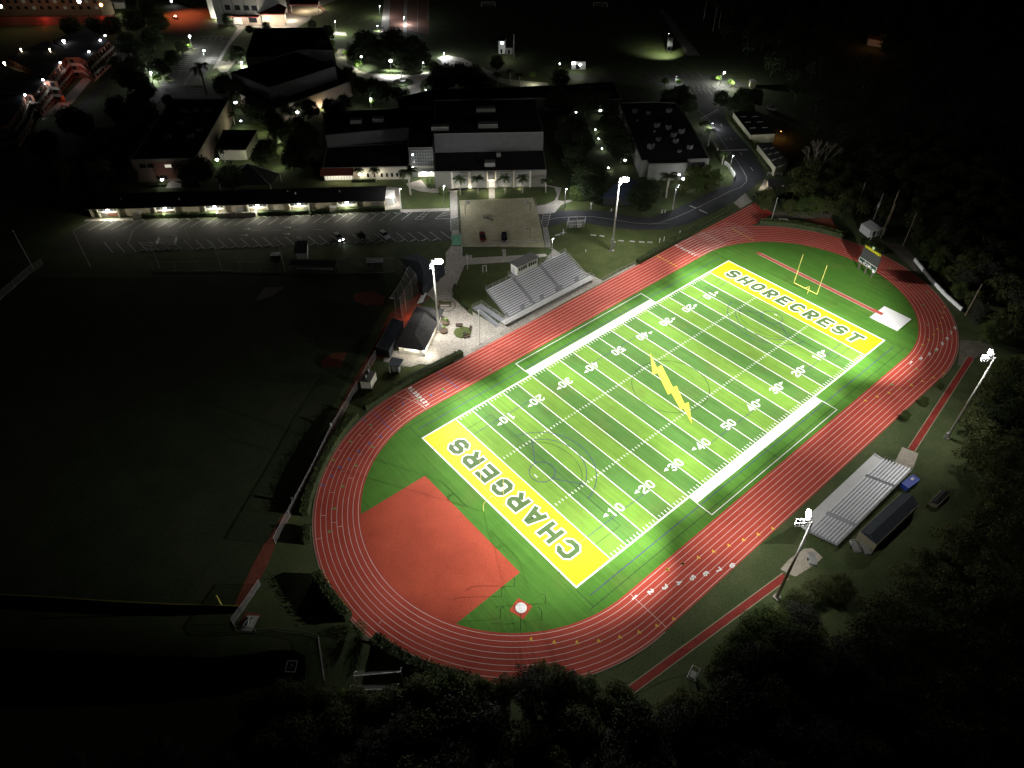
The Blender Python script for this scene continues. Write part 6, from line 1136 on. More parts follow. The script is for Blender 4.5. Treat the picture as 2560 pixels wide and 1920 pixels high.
def tree(i, P, s, lab, grp=None, sz=1.0):
    rz = rnd(0, 6.28); sc_ = (s, s, s * sz)
    if not used[i]:
        used[i] = True; t = PROT[i]; t.location = (P[0], P[1], 0); t.rotation_euler = (0, 0, rz); t.scale = sc_; t['label'] = lab
        if grp: t['group'] = grp
    else:
        t = dup(PROT[i], P, rz, lab, grp, sc_)
        if not grp and 'group' in t: del t['group']
    t['category'] = 'tree'; return t
def inpoly(p, q):
    r = False
    for i in range(len(q)):
        a, b = q[i], q[i - 1]
        if (a[1] > p[1]) != (b[1] > p[1]) and p[0] < (b[0] - a[0]) * (p[1] - a[1]) / (b[1] - a[1]) + a[0]: r = not r
    return r
def scatter(poly_, sp, jit=.35):
    xs, ys = [p[0] for p in poly_], [p[1] for p in poly_]; out = []; y = min(ys); r = 0
    while y < max(ys):
        x = min(xs) + (sp / 2 if r % 2 else 0)
        while x < max(xs):
            p = (x + rnd(-jit, jit) * sp, y + rnd(-jit, jit) * sp)
            if inpoly(p, poly_): out.append(p)
            x += sp
        y += sp * .87; r += 1
    return out
def px(P, z):
    q = RM @ (Vector((P[0], P[1], z)) - CAM); return (1280 + FOC * q.x / q.z, 960 + FOC * q.y / q.z)
def visible(P, z=6):
    u, v = px(P, z); return -60 < u < 2620 and -40 < v < 1990
# edge trees along the lower woods, from measured crown tops (crop, x, y, proto, scale)
EDGE = [('O',300,1090,0,.8),('O',430,1060,0,.75),('O',560,1010,0,.85),('O',700,1030,0,.8),('O',830,1060,0,.8),('O',960,1070,0,.7),('O',1080,1010,4,.55),('O',1200,1060,0,.75),('O',1330,1110,0,.75),('O',1490,1060,0,.8),('O',1640,1050,1,.8),('O',1770,960,0,.95),('O',1900,960,1,.95),('O',2050,930,1,.85),('O',2180,960,0,.9),
  ('P',210,1280,1,.75),('P',330,1300,0,.8),('P',470,1330,1,.7),('P',620,1290,0,.75),('P',850,1270,2,1.0),('P',990,1170,1,.72),('P',1090,1240,0,.95),('P',1190,1280,2,.8),('P',1310,1290,1,.75),('P',1500,1390,0,.75),('P',1600,1300,0,.75),('P',1680,1400,1,.75),('P',1800,1480,0,.75),('P',2030,1450,0,.6),('P',2160,1380,0,.7),
  ('Q',260,1320,1,.55),('Q',600,1080,0,.7),('Q',720,960,1,.85),('Q',800,850,1,.85),('Q',860,760,1,.8),('Q',960,680,1,.9),('Q',1060,620,1,.85),('Q',1230,520,1,.6),('Q',1310,440,0,.7),('Q',1420,360,0,.7),('Q',1540,330,0,.7),('Q',1660,330,0,.8),('Q',1150,760,1,.9),('Q',1010,820,1,.85),('Q',1320,600,2,.9)]
for i, (c, x, y, pi_, s) in enumerate(EDGE):
    if c == 'Q': x += 30; y += 75
    if c == 'P' and x > 1400: y += 40
    tree(pi_, g2(c, x, y, 6.0 * s), s, '%s front row tree of the lower woods, %s from the left' % (['olive', 'green', 'grey-leaved', 'dark', 'lime green'][pi_], nth(i)), 'front row trees of the lower woods')
W1 = gl('s', [(560,1860),(640,1790),(900,1800),(1060,1770),(1200,1790),(1500,1790),(1700,1800),(1760,1700),(1900,1640),(2000,1560),(2110,1520),(2150,1580),(2150,2040),(560,2040)], 5)
W0 = gl('s', [(-150,1930),(100,1900),(330,1840),(420,1790),(500,1800),(640,1790),(560,1990),(-150,2060)], 5)
INNER = [(P, random.choice([0, 2, 2, 3, 0]), rnd(.85, 1.15), 0) for P in scatter(W1, 5.4)] + [(P, random.choice([0, 2]), rnd(.75, .95), 1) for P in scatter(W0, 7.0)]
W2 = gl('s', [(2140,1530),(2240,1450),(2320,1370),(2400,1300),(2425,1190),(2400,1090),(2440,990),(2520,910),(2620,870),(2620,2000),(2150,2000)], 4)
INNER += [(P, random.choice([0, 2, 3, 3]), rnd(.8, 1.15), 2) for P in scatter(W2, 5.2)]
# trees standing along the right edge of the track and behind the white barrier
for i, (c, x, y, pi_, s) in enumerate([('I',1330,780,1,.75),('I',1450,850,0,.8),('I',1400,920,1,.6),('I',1530,1010,0,.8),('I',1640,1060,2,.8),('I',1600,1150,1,.65),('I',1730,1230,0,.75),('I',1760,1330,2,.7),('I',1850,1000,2,1.0),('I',1900,820,2,1.05),('I',1700,860,0,.9),('I',1560,760,2,.9),('I',1940,1400,0,.8),('I',1860,1500,1,.75),('I',2060,1460,0,.85),('I',2080,1250,2,.9),('I',1240,690,0,.7),('I',1480,620,2,1.0),('I',1350,560,3,1.0),('I',1700,700,3,1.0),('I',2000,1100,2,.9),('I',2150,1350,0,.9),('Z',1800,600,1,.62),('Z',1900,560,1,.6),('Z',2040,540,1,.65),('Z',1960,700,0,.7),('Z',1560,920,0,.5),('Z',1700,900,0,.6),('Z',1850,830,0,.7),('Z',1450,1130,0,.5),('Z',1650,1080,0,.6),('Z',2060,930,3,.85),('Z',1900,1080,3,.8),('Z',1620,1290,3,.75),('Z',1800,1350,3,.85),('Z',2100,1250,3,.9),('Z',930,860,1,.28),('Z',690,1095,1,.33),('Z',410,1320,1,.33)]):
    if c == 'I': x += 75; y -= 45
    tree(pi_, g2(c, x, y, 5.0 * s), s, '%s tree by the right track edge, %s in order from the white shed' % (['olive', 'green', 'grey-leaved', 'dark', 'lime'][pi_], nth(i)), 'trees along the right edge of the track')
# northern woods behind the white shed
W3 = gl('s', [(1905,490),(1960,470),(2020,480),(2100,500),(2150,530),(2230,520),(2290,560),(2330,600),(2420,680),(2500,760),(2620,820),(2620,500),(2350,330),(2100,350),(2000,420),(1930,470)], 5)
INNER += [(P, random.choice([0, 0, 2, 3]), rnd(.8, 1.15), 3) for P in scatter(W3, 6.4)]
for i, (x, y, pi_, s) in enumerate([(960,330,3,.6),(1040,290,0,.7),(1130,280,3,.7),(1230,390,0,.7),(1330,380,1,.7),(1430,370,1,.85),(1520,380,0,.8),(1610,400,0,.75),(1690,420,3,.7),(1020,370,0,.6)]):
    tree(pi_, g2('H', x, y, 4.5 * s), s, 'olive lit tree at the front of the northern woods, %s from the left' % nth(i), 'front row of the northern woods')
# far black woodland as one mass
mb = MB(); fw = scatter(gl('s', [(2100,330),(2620,480),(2900,480),(2900,-100),(1760,-60),(1790,60),(1960,220),(2050,320)], 5), 13); random.shuffle(fw)
for P in fw[:220]: leaf_cloud(mb, (P[0], P[1], 5.5), rnd(3.5, 5), 240, .8); mb.tube((P[0], P[1], 0), (P[0], P[1], 5), .25, .15, 5)
stuff(mb.build('far_woodland', LEAF[3]), 'black far woodland at the upper right that reads as one dark mass', 'woodland')
# bare branching tree by the portables
bt = thing('bare_tree', 'tall pale bare-branched tree in the woods by the portable classrooms', 'tree', g2('D', 1440, 1515)); k = MB()
def branch(p, d, L, r, n):
    e = p + d * L; k.tube(tuple(p), tuple(e), r, r * .65, 5)
    if n:
        for _ in range(3): branch(e, (d + Vector((rnd(-.5,.5), rnd(-.5,.5), rnd(-.1,.35)))).normalized(), L * .75, r * .6, n - 1)
for dx in (-.5, -.1, .25, .55): branch(Vector((0,0,0)), Vector((dx, rnd(-.2,.3), 1)).normalized(), 4.5, .16, 3)
k.build('branches', mat('pale_bark', (.28,.25,.21), .9), bt)
# campus trees: (crop, x, y of crown centre, proto, scale, label)
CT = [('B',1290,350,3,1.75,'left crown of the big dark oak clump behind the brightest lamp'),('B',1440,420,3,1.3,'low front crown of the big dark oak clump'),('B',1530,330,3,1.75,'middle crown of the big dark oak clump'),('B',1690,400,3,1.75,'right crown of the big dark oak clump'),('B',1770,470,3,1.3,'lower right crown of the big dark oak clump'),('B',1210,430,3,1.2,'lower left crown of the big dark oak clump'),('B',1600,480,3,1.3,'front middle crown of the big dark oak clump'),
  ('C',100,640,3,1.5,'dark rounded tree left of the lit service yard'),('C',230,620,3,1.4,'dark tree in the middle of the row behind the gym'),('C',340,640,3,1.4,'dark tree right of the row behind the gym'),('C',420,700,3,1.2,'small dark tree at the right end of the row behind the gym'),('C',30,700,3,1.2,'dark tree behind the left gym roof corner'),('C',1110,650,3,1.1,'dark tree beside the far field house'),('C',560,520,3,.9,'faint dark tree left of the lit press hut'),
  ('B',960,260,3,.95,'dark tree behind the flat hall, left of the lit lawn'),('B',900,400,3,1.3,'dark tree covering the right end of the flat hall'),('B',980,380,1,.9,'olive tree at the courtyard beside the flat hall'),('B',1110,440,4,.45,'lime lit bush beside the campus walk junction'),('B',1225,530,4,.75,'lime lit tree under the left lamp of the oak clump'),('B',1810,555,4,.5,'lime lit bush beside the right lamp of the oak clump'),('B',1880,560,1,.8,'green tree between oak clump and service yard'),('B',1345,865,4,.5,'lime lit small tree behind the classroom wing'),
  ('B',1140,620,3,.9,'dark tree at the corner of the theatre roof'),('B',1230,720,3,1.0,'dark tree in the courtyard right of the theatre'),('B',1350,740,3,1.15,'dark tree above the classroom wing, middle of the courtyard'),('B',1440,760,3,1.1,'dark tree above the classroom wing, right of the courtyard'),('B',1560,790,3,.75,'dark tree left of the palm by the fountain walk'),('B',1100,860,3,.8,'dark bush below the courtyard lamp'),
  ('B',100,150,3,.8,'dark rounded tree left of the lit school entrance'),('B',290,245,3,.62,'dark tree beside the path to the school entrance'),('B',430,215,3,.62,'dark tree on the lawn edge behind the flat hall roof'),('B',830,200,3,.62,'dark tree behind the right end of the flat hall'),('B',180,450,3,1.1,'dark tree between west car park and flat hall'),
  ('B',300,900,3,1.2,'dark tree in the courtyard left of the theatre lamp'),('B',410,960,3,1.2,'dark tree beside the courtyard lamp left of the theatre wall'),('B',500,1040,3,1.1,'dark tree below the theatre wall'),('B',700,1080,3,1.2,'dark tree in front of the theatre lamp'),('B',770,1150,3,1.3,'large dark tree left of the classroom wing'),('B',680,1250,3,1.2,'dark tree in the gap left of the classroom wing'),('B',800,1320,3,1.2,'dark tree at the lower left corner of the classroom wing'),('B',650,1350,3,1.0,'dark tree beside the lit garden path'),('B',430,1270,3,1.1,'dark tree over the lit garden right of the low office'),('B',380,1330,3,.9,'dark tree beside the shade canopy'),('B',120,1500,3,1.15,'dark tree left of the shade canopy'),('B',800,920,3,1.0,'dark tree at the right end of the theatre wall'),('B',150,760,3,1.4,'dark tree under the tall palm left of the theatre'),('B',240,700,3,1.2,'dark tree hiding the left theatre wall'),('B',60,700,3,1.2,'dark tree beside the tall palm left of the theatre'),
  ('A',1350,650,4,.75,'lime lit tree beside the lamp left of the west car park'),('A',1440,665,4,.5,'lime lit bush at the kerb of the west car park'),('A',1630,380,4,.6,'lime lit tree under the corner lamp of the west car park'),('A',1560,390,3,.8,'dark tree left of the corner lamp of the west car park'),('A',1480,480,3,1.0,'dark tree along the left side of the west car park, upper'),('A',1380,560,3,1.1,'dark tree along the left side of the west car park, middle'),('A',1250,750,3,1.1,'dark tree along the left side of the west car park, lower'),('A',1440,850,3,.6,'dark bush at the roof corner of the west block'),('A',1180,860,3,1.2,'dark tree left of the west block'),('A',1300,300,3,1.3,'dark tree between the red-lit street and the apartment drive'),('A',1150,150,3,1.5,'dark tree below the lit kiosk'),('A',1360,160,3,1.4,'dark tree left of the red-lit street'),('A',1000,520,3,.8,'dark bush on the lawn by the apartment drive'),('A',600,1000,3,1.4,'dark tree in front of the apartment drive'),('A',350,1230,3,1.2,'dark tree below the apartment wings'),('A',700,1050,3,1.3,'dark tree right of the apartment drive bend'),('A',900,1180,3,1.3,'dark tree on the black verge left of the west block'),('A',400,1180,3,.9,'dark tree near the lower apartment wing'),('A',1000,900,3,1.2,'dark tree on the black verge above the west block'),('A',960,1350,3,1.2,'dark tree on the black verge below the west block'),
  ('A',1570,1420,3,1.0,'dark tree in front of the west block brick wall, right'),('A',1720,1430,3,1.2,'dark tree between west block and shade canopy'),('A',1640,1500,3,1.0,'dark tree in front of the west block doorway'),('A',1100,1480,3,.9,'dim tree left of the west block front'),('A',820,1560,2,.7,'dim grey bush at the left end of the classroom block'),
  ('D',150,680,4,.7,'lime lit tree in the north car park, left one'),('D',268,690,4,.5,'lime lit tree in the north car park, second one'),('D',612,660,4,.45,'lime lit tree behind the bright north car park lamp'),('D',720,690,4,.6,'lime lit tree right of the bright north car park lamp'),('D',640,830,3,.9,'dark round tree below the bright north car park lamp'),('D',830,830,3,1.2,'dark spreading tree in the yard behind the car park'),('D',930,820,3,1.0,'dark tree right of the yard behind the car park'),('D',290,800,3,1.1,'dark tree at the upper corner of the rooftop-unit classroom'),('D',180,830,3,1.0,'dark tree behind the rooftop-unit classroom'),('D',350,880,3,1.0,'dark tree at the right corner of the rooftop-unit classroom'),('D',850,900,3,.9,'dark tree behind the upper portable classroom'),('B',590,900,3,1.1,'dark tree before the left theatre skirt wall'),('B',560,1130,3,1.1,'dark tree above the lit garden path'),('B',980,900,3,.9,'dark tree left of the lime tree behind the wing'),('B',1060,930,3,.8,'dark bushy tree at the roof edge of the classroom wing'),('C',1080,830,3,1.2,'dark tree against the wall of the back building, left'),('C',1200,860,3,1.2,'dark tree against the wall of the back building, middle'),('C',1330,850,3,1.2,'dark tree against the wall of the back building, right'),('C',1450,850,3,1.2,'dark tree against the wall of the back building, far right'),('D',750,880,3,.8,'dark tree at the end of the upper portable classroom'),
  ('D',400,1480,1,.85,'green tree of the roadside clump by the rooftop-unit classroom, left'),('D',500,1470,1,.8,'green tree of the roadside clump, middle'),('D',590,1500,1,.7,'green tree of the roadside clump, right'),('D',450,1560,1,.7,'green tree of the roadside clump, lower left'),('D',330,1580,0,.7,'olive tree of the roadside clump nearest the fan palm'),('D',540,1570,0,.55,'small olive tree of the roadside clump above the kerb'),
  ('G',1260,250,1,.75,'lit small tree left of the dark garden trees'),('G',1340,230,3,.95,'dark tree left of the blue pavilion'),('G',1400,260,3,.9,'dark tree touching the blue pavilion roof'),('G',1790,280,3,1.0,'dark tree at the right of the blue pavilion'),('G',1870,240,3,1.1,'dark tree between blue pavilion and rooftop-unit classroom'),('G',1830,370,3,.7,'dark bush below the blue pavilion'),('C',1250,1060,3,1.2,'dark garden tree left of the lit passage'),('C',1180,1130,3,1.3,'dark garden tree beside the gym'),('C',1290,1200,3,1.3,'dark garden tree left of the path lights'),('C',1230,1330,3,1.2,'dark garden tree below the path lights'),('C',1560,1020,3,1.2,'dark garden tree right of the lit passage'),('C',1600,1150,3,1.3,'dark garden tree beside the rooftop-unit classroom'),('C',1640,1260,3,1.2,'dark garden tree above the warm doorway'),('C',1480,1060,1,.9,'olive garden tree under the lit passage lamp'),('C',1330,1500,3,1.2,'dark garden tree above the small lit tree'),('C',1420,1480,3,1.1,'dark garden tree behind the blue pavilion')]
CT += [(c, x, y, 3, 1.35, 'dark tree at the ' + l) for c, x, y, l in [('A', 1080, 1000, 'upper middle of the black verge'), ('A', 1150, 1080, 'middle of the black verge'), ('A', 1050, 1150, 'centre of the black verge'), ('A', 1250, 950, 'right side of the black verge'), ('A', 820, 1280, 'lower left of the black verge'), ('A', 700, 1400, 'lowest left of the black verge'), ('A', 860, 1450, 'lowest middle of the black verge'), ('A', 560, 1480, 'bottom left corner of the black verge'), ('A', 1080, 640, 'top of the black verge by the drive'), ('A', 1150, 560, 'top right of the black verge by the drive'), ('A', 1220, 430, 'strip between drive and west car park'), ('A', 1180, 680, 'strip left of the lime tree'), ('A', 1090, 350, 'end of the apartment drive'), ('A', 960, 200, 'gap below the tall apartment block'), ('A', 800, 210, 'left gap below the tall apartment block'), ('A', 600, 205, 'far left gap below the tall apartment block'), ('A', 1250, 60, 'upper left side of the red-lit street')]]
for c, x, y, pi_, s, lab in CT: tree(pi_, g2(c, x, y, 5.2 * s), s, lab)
INNER = [q for q in INNER if visible(q[0])]; INNER.sort(key=lambda q: (Vector((*q[0], 5)) - CAM).length)
ntree = sum(1 for o in bpy.data.objects if o.name.startswith('broadleaf_tree')); KEEP = max(0, 292 - ntree)
IL = [('dark crown inside the black lower woods behind the lit front row', 'dark trees inside the lower woods'), ('dim grey crown beside the pond at the lower left corner', 'dim trees beside the pond'),
  ('dark crown in the black woods right of the visitor bleachers', 'dark trees right of the visitor bleachers'), ('dim crown in the dark northern woods behind the white shed', 'trees of the dark northern woods')]
for P, k_, s_, g_i in INNER[:KEEP]: tree(k_, P, s_, *IL[g_i])
mb = MB()
for P, k_, s_, g_i in INNER[KEEP:]:
    for q in range(9):
        a_ = q * 2.4; d_ = 2.6 * math.sqrt((q + .4) / 9) * s_; leaf_cloud(mb, (P[0] + d_ * math.cos(a_), P[1] + d_ * math.sin(a_), (5.8 - .35 * d_ * d_ / s_ + rnd(-.6, .5)) * s_), 1.5 * s_, 150, .42)
    mb.tube((P[0], P[1], 0), (P[0], P[1], 4.5 * s_), .22, .12, 5)
stuff(mb.build('dark_woods', LEAF[0]), 'unbroken dark woods around the right and lower edges, reading as one mass', 'woods')
# palms
def palm_proto():
    t = thing('palm_tree', '', 'palm tree', (0, 0)); MB().path([(0,0,0), (.05,0,2), (.02,.05,4.2)], .17, 8).tube((.02,.05,4.2), (.02,.05,5.0), .14, .1, 8).build('trunk', mat('palm_trunk', (.30,.27,.22), .9, (.38,.34,.28), 3), t); cr = MB()
    for k in range(15):
        a = k * 2.399 + rnd(-.2, .2); up_ = rnd(.25, 1.1) if k % 3 else 1.5; L = rnd(2.0, 2.5); p = Vector((.02, .05, 4.95)); v = Vector((math.cos(a), math.sin(a), up_)).normalized(); side = Vector((-math.sin(a), math.cos(a), 0)); N_ = 9
        for j in range(N_):
            q = p + v * (L / N_); w = .62 * math.sin(math.pi * (j + .7) / (N_ + .6)) + .08
            for s in (-1, 1):
                for f in (0, .5): b = p.lerp(q, f); e = b + side * s * w + v * .28 + Vector((0,0,-.30 * w - .05)); cr.face([tuple(b), tuple(b + v * .13), tuple(e)])
            p = q; v = (v + Vector((0, 0, -.21))).normalized()
    cr.build('crown', PALML, t); return t
PP = palm_proto(); pu = [False]
for c, b, t_, lab in [('G',(245,300),(245,160),'palm in front of the gym, first from the left'),('G',(400,295),(395,150),'palm in front of the gym, second from the left'),('G',(630,290),(635,150),'palm in front of the gym, third from the left'),('G',(780,285),(780,150),'palm in front of the gym, fourth from the left'),('G',(983,280),(975,170),'dim palm at the right corner of the gym'),('F',(1682,300),(1665,85),'tall dark palm in front of the stair tower'),('F',(1248,185),(1240,85),'dark palm at the right end of the red awning'),('F',(1385,185),(1375,85),'dark palm left of the white windows of the wing'),
    ('A',(1785,800),(1720,570),'tall dark palm beside the west car park'),('B',(1642,905),(1645,790),'palm at the lower end of the fountain walk'),('B',(980,960),(985,890),'spreading palm in the courtyard right of the theatre'),('B',(165,1080),(155,980),'palm in the lit courtyard beside the west block'),('B',(530,1240),(530,1120),'palm in the garden below the theatre wall'),('B',(800,970),(795,870),'palm at the right corner of the theatre wall'),('B',(860,1040),(850,970),'palm above the left end of the classroom wing'),('B',(730,1010),(730,900),'palm beside the theatre wall lamp'),
    ('C',(565,755),(568,640),'small palm behind the gym, left of three'),('C',(675,720),(675,610),'small palm behind the gym, middle of three'),('C',(755,750),(755,640),'small palm behind the gym, right of three'),('D',(520,1260),(545,1120),'palm on the road verge behind the short lamp'),('D',(470,1150),(450,1060),'palm at the right edge of the rooftop-unit classroom'),('H',(155,325),(165,130),'large fan palm in front of the rooftop-unit classroom'),('D',(640,1420),(640,1340),'small palm above the white retaining wall'),('B',(80,1400),(80,1290),'palm beside the bright office doorway'),('C',(1690,1350),(1700,1270),'thin palm in the dark garden near the warm doorway'),('B',(1340,1260),(1350,1180),'dark palm silhouetted on the pale upper wall of the wing')]:
    P = g2(c, *b); h = max(4.2, hgt(c, b, t_)); s = h / 5.3
    if not pu[0]: pu[0] = True; t = PP; t.location = (*P, 0); t['label'] = lab
    else: t = dup(PP, P, rnd(0, 6.28), lab)
    k = max(1.0, s) * 1.12; t.scale = (k, k, s); t['group'] = 'palms on the campus'
# hedges
def hedge(name, lab, c, pts, w, h, m=HEDGEM, dens=26, s=.26):
    q = gl(c, pts); T = thing(name, lab, 'hedge', q[0]); core = MB(); lf = MB()
    for a, b in zip(q, q[1:]):
        L = dist(a, b); th = ang(a, b); core.box((*along(a, b, .5), h * .45), (L + .1, w * .75, h * .88), th); nx, ny = -math.sin(th), math.cos(th)
        for _ in range(int(L * dens * (w + h) / 2)):
            f = random.random(); o_ = rnd(-.5, .5) * w; z = rnd(.3, 1.0) * h + rnd(-.05, .14)
            if random.random() < .55: z = h * rnd(.88, 1.1)
            else: o_ = math.copysign(w * rnd(.40, .55), o_)
            p = along(a, b, f); P = Vector((p[0] + nx * o_, p[1] + ny * o_, z)); leaf_cloud(lf, P, .05, 1, s)
    core.buildw('hedge_core', LEAF[3], T); lf.buildw('foliage', m, T); return T
hedge('track_hedge', 'clipped hedge between the track and the concession plaza', 'J', [(2125,25),(2000,85),(1860,155),(1700,235),(1560,320),(1440,400),(1330,470),(1285,500)], 1.7, 1.5)
hedge('track_hedge', 'clipped hedge between the track bend and the ball field fence, upper length', 'J', [(1215,560),(1110,680),(1010,830),(920,1000),(850,1150),(800,1300),(775,1420)], 1.7, 1.8)
hedge('track_hedge', 'hedge round the near track bend, lower length beside the shaded strip', 'J', [(790,1520),(795,1659)], 1.8, 1.5); 
hedge('track_hedge', 'shaggy hedge round the near track bend below the dark shadow strip', 'O', [(880,0),(940,110),(1020,220),(1090,310),(1150,370)], 2.0, 2.0, s=.34)
hedge('track_hedge', 'shaggy hedge at the bottom of the track bend above the soccer goals', 'O', [(1370,560),(1480,640),(1600,720),(1720,780),(1850,830),(1990,870),(2140,905)], 2.2, 2.0, s=.36)
hedge('track_hedge', 'clipped hedge between the home straight and the lawn below the road', 'G', [(1775,890),(1900,820),(2010,755),(2130,690),(2212,645)], 1.6, 1.3)
hedge('track_hedge', 'clipped hedge along the home straight up to the chute', 'H', [(0,820),(150,735),(300,650),(440,575),(560,510),(700,430)], 1.4, 1.1)
hedge('track_hedge', 'lit yellow-green hedge round the outside of the far bend', 'H', [(960,550),(1100,560),(1250,575),(1400,600),(1550,635),(1690,672)], 2.0, 1.6)
hedge('track_hedge', 'low overgrown hedge behind the scoreboard', 'X', [(370,850),(500,890),(640,960),(760,1040)], 2.6, 1.0)
for i, (c, pts, lab) in enumerate([('E',[(1240,500),(1630,490)],'clipped hedge before the second lamp of the classroom block'),('E',[(1645,490),(1880,485)],'clipped hedge left of the pale screen wall'),('F',[(370,478),(800,465)],'longest clipped hedge before the fourth and fifth lamps'),('F',[(830,462),(985,456)],'short clipped hedge left of the pale box shed'),('F',[(1055,450),(1460,435)],'clipped hedge before the sixth lamp of the classroom block')]): hedge('block_hedge', lab, c, pts, 1.5, 1.5)
hedge('road_hedge', 'bright green hedge between the campus road and the upper portable classroom', 'D', [(690,1030),(740,1100),(800,1170),(880,1260)], 2.4, 1.6); hedge('road_hedge', 'bright green hedge between the campus road and the lower portable classroom', 'D', [(880,1260),(950,1350),(1010,1430),(1060,1500)], 2.4, 1.6)
hedge('path_hedge', 'dark hedge along the grass edge of the grandstand plaza', 'G', [(305,1290),(230,1200),(185,1140),(200,1090)], .8, .8); hedge('gym_hedge', 'low lit shrub border along the gym front, left half', 'Y', [(40,620),(200,615),(400,605),(600,595)], 1.2, .8); hedge('gym_hedge', 'low shrub border along the gym front, right half', 'Y', [(1120,590),(1370,590),(1700,580)], 1.2, .8)
hedge('wing_hedge', 'lit shrub border below the windows of the classroom wing', 'F', [(1175,190),(1380,185)], 1.0, .9); hedge('oak_hedge', 'shrub bed along the foot of the big oak clump', 'B', [(1420,625),(1560,635),(1700,640),(1780,625)], 2.5, 1.2); hedge('west_hedge', 'lit shrub border in front of the west block doorway', 'A', [(1270,1615),(1440,1605)], 1.6, .9); hedge('west_hedge', 'lit shrub border right of the west block doorway', 'A', [(1575,1608),(1740,1600)], 1.6, .9)
def bush(c, x, y, r, m, lab, nm_='shrub', z=0):
    P = g2(c, x, y); t = thing(nm_, lab, 'shrub', (*P, z)); k = MB(); leaf_cloud(k, (0, 0, r * .7), r, int(160 * r * r) + 60, .26); k.build('foliage', m, t)
    return t
for c, x, y, r, m, lab in [('V',1320,800,1.0,LIMEL,'bright green shrub in the upper round plaza pot'),('V',1280,930,.9,LIMEL,'pale green shrub in the lower round plaza pot'),('F',1850,210,2.0,LIMEL,'lit round shrub left of the gym wall'),('F',1960,290,1.8,LEAF[1],'round green shrub at the lawn right of the parking'),('G',105,310,1.9,LEAF[1],'round green shrub behind the white topped lamp'),('O',1245,540,.7,LIMEL,'tiny bright lit shrub at the track edge by the near bend'),('O',1250,470,1.4,HEDGEM,'isolated round shrub at the track edge by the near bend'),('B',395,1075,1.4,LIMEL,'lime lit shrub under the theatre wall'),('B',920,890,1.6,LIMEL,'yellow-green lit shrub in the theatre corner'),('B',275,1330,1.6,LIMEL,'lit shrub beside the low office link'),('B',10,1440,2.0,LIMEL,'lit shrub below the bright office doorway'),('C',870,665,1.8,LIMEL,'lit shrub on the lawn behind the gym palms'),('Y',410,570,.9,LIMEL,'uplit shrub at the left gym pilaster'),('Y',1015,475,.9,LIMEL,'lit shrub over the gym entrance'),('G',945,440+560,.1,LIMEL,'') ][:-1]: bush(c, x, y, r, m, lab)
for x, y, lab in ((1320,830,'upper round plaza pot with a green shrub'),(1285,985,'lower round plaza pot with a pale green shrub')): P = g2('V', x, y); t = thing('plant_pot', lab, 'planter', P); MB().tube((0,0,0), (0,0,.7), .9, 1.05, 16).build('bowl', BENCHB, t)
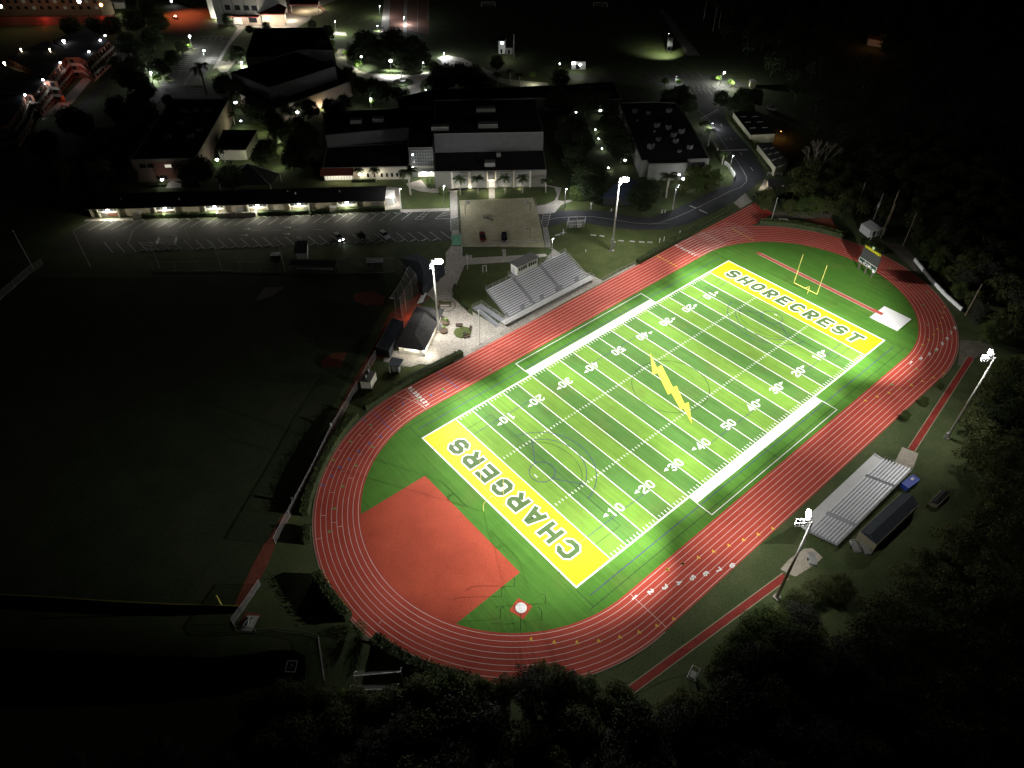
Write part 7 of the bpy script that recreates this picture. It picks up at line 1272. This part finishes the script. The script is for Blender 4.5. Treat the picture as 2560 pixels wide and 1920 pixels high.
# lit lawns (real sheets of mown grass)
for c, pts in [('G',[(150,265),(160,270),(215,265),(225,345),(490,338),(490,275),(300,290)]),('G',[(545,275),(860,262),(1040,280),(1045,340),(1000,380),(890,385),(870,325),(550,335)]),('G',[(1090,260),(1200,240),(1450,330),(1500,440),(1300,430),(1120,430),(1240,340),(1120,380)]),('F',[(1620,255),(1760,290),(1900,275),(2010,275),(2015,410),(1640,420)]),('G',[(1005,590),(1200,535),(1400,560),(1760,605),(2212,580),(2212,640),(1900,800),(1750,890),(1480,1040),(1260,920),(1100,790),(1030,745)]),('G',[(300,905),(690,885),(690,960),(470,1090),(480,1230),(360,1300),(190,1130)]),('G',[(270,782),(602,775),(608,830),(270,842)]),('G',[(645,775),(960,765),(975,808),(660,828)]),('F',[(1560,840),(1950,700),(2030,700),(2030,745),(1980,790),(1760,860)]),
   ('B',[(940,60),(1420,40),(1420,150),(1400,270),(1150,290),(1010,260),(800,200),(830,140)]),('B',[(1010,300),(1120,310),(1150,400),(1060,420),(1000,340)]),('B',[(350,1080),(640,1080),(650,1400),(420,1420),(360,1300)]),('C',[(955,1240),(1030,1300),(1100,1440),(1060,1480),(990,1440)]),('C',[(600,620),(1000,640),(1000,710),(800,690),(620,660)]),('C',[(1780,360),(2160,380),(2250,480),(1900,470)]),('D',[(-60,380),(300,390),(340,480),(-20,470)]),('D',[(640,960),(690,950),(880,1200),(1060,1490),(1010,1500),(870,1270)]),('A',[(1790,552),(1880,545),(1860,600),(1800,600)]),('A',[(1530,390),(1640,360),(1700,350),(1690,410),(1560,440)]),('E',[(1350,750),(1545,745),(1560,780),(1850,860),(1420,855)]),('F',[(830,760),(1040,755),(1500,770),(1520,830),(1040,870),(850,850)]),
   ('Q',[(1130,-400),(1040,0),(0,960),(-160,1080),(-700,1300),(-60,1350),(130,1250),(500,1150),(700,800),(1190,345),(1150,280),(1420,100),(1330,-50),(1500,-300)]),('L',[(975,1659),(2212,545),(2500,300),(2600,500),(2212,900),(1960,900),(1400,1420),(1330,1659)]),('J',[(1380,60),(1500,200),(1640,130),(1860,120),(1500,360),(1240,520),(1200,560),(1110,640),(1020,780),(900,1040),(800,1250),(700,1500),(600,1640),(520,1659),(830,1060)])]: flat('lawn', gl(c, pts), -.004 + .0012 * random.random(), LAWN if c not in 'QL' else GRASS)
# ================================================================ CAMERA, NIGHT SKY
cd = bpy.data.cameras.new('camera'); cam = bpy.data.objects.new('camera', cd); COL.objects.link(cam); SC.camera = cam
cd.sensor_width = 36; cd.lens = FOC * 36 / 2560; cd.clip_start = 1; cd.clip_end = 6000
Rm = Matrix((RM[0], -RM[1], -RM[2])).transposed(); cam.matrix_world = Matrix.Translation(CAM) @ Rm.to_4x4()
w = bpy.data.worlds.new('World'); SC.world = w; w.use_nodes = True; N = w.node_tree.nodes; sky = N.new('ShaderNodeTexSky'); sky.sky_type = 'NISHITA'; sky.sun_disc = False
sky.sun_elevation = math.radians(35); sky.sun_rotation = math.radians(200); w.node_tree.links.new(sky.outputs[0], N['Background'].inputs['Color']); N['Background'].inputs['Strength'].default_value = .00035
sl = bpy.data.lights.new('moon', 'SUN'); sl.energy = .003; sl.angle = math.radians(.5); so = bpy.data.objects.new('moon', sl); COL.objects.link(so); so.rotation_euler = (math.radians(55), 0, math.radians(-20)); so.location = (0, 0, 300)
SC.view_settings.view_transform = 'Standard'; SC.view_settings.look = 'None'; SC.view_settings.gamma = 1; SC.view_settings.exposure = 0; SC.view_settings.use_curve_mapping = False
SC.cycles.use_denoising = True; SC.cycles.max_bounces = 4; SC.cycles.diffuse_bounces = 2; SC.cycles.transparent_max_bounces = 12; SC.cycles.sample_clamp_indirect = 3; SC.cycles.use_light_tree = True
for i, u_ in enumerate(used):
    if not u_:
        for ch in list(PROT[i].children): bpy.data.objects.remove(ch)
        bpy.data.objects.remove(PROT[i])
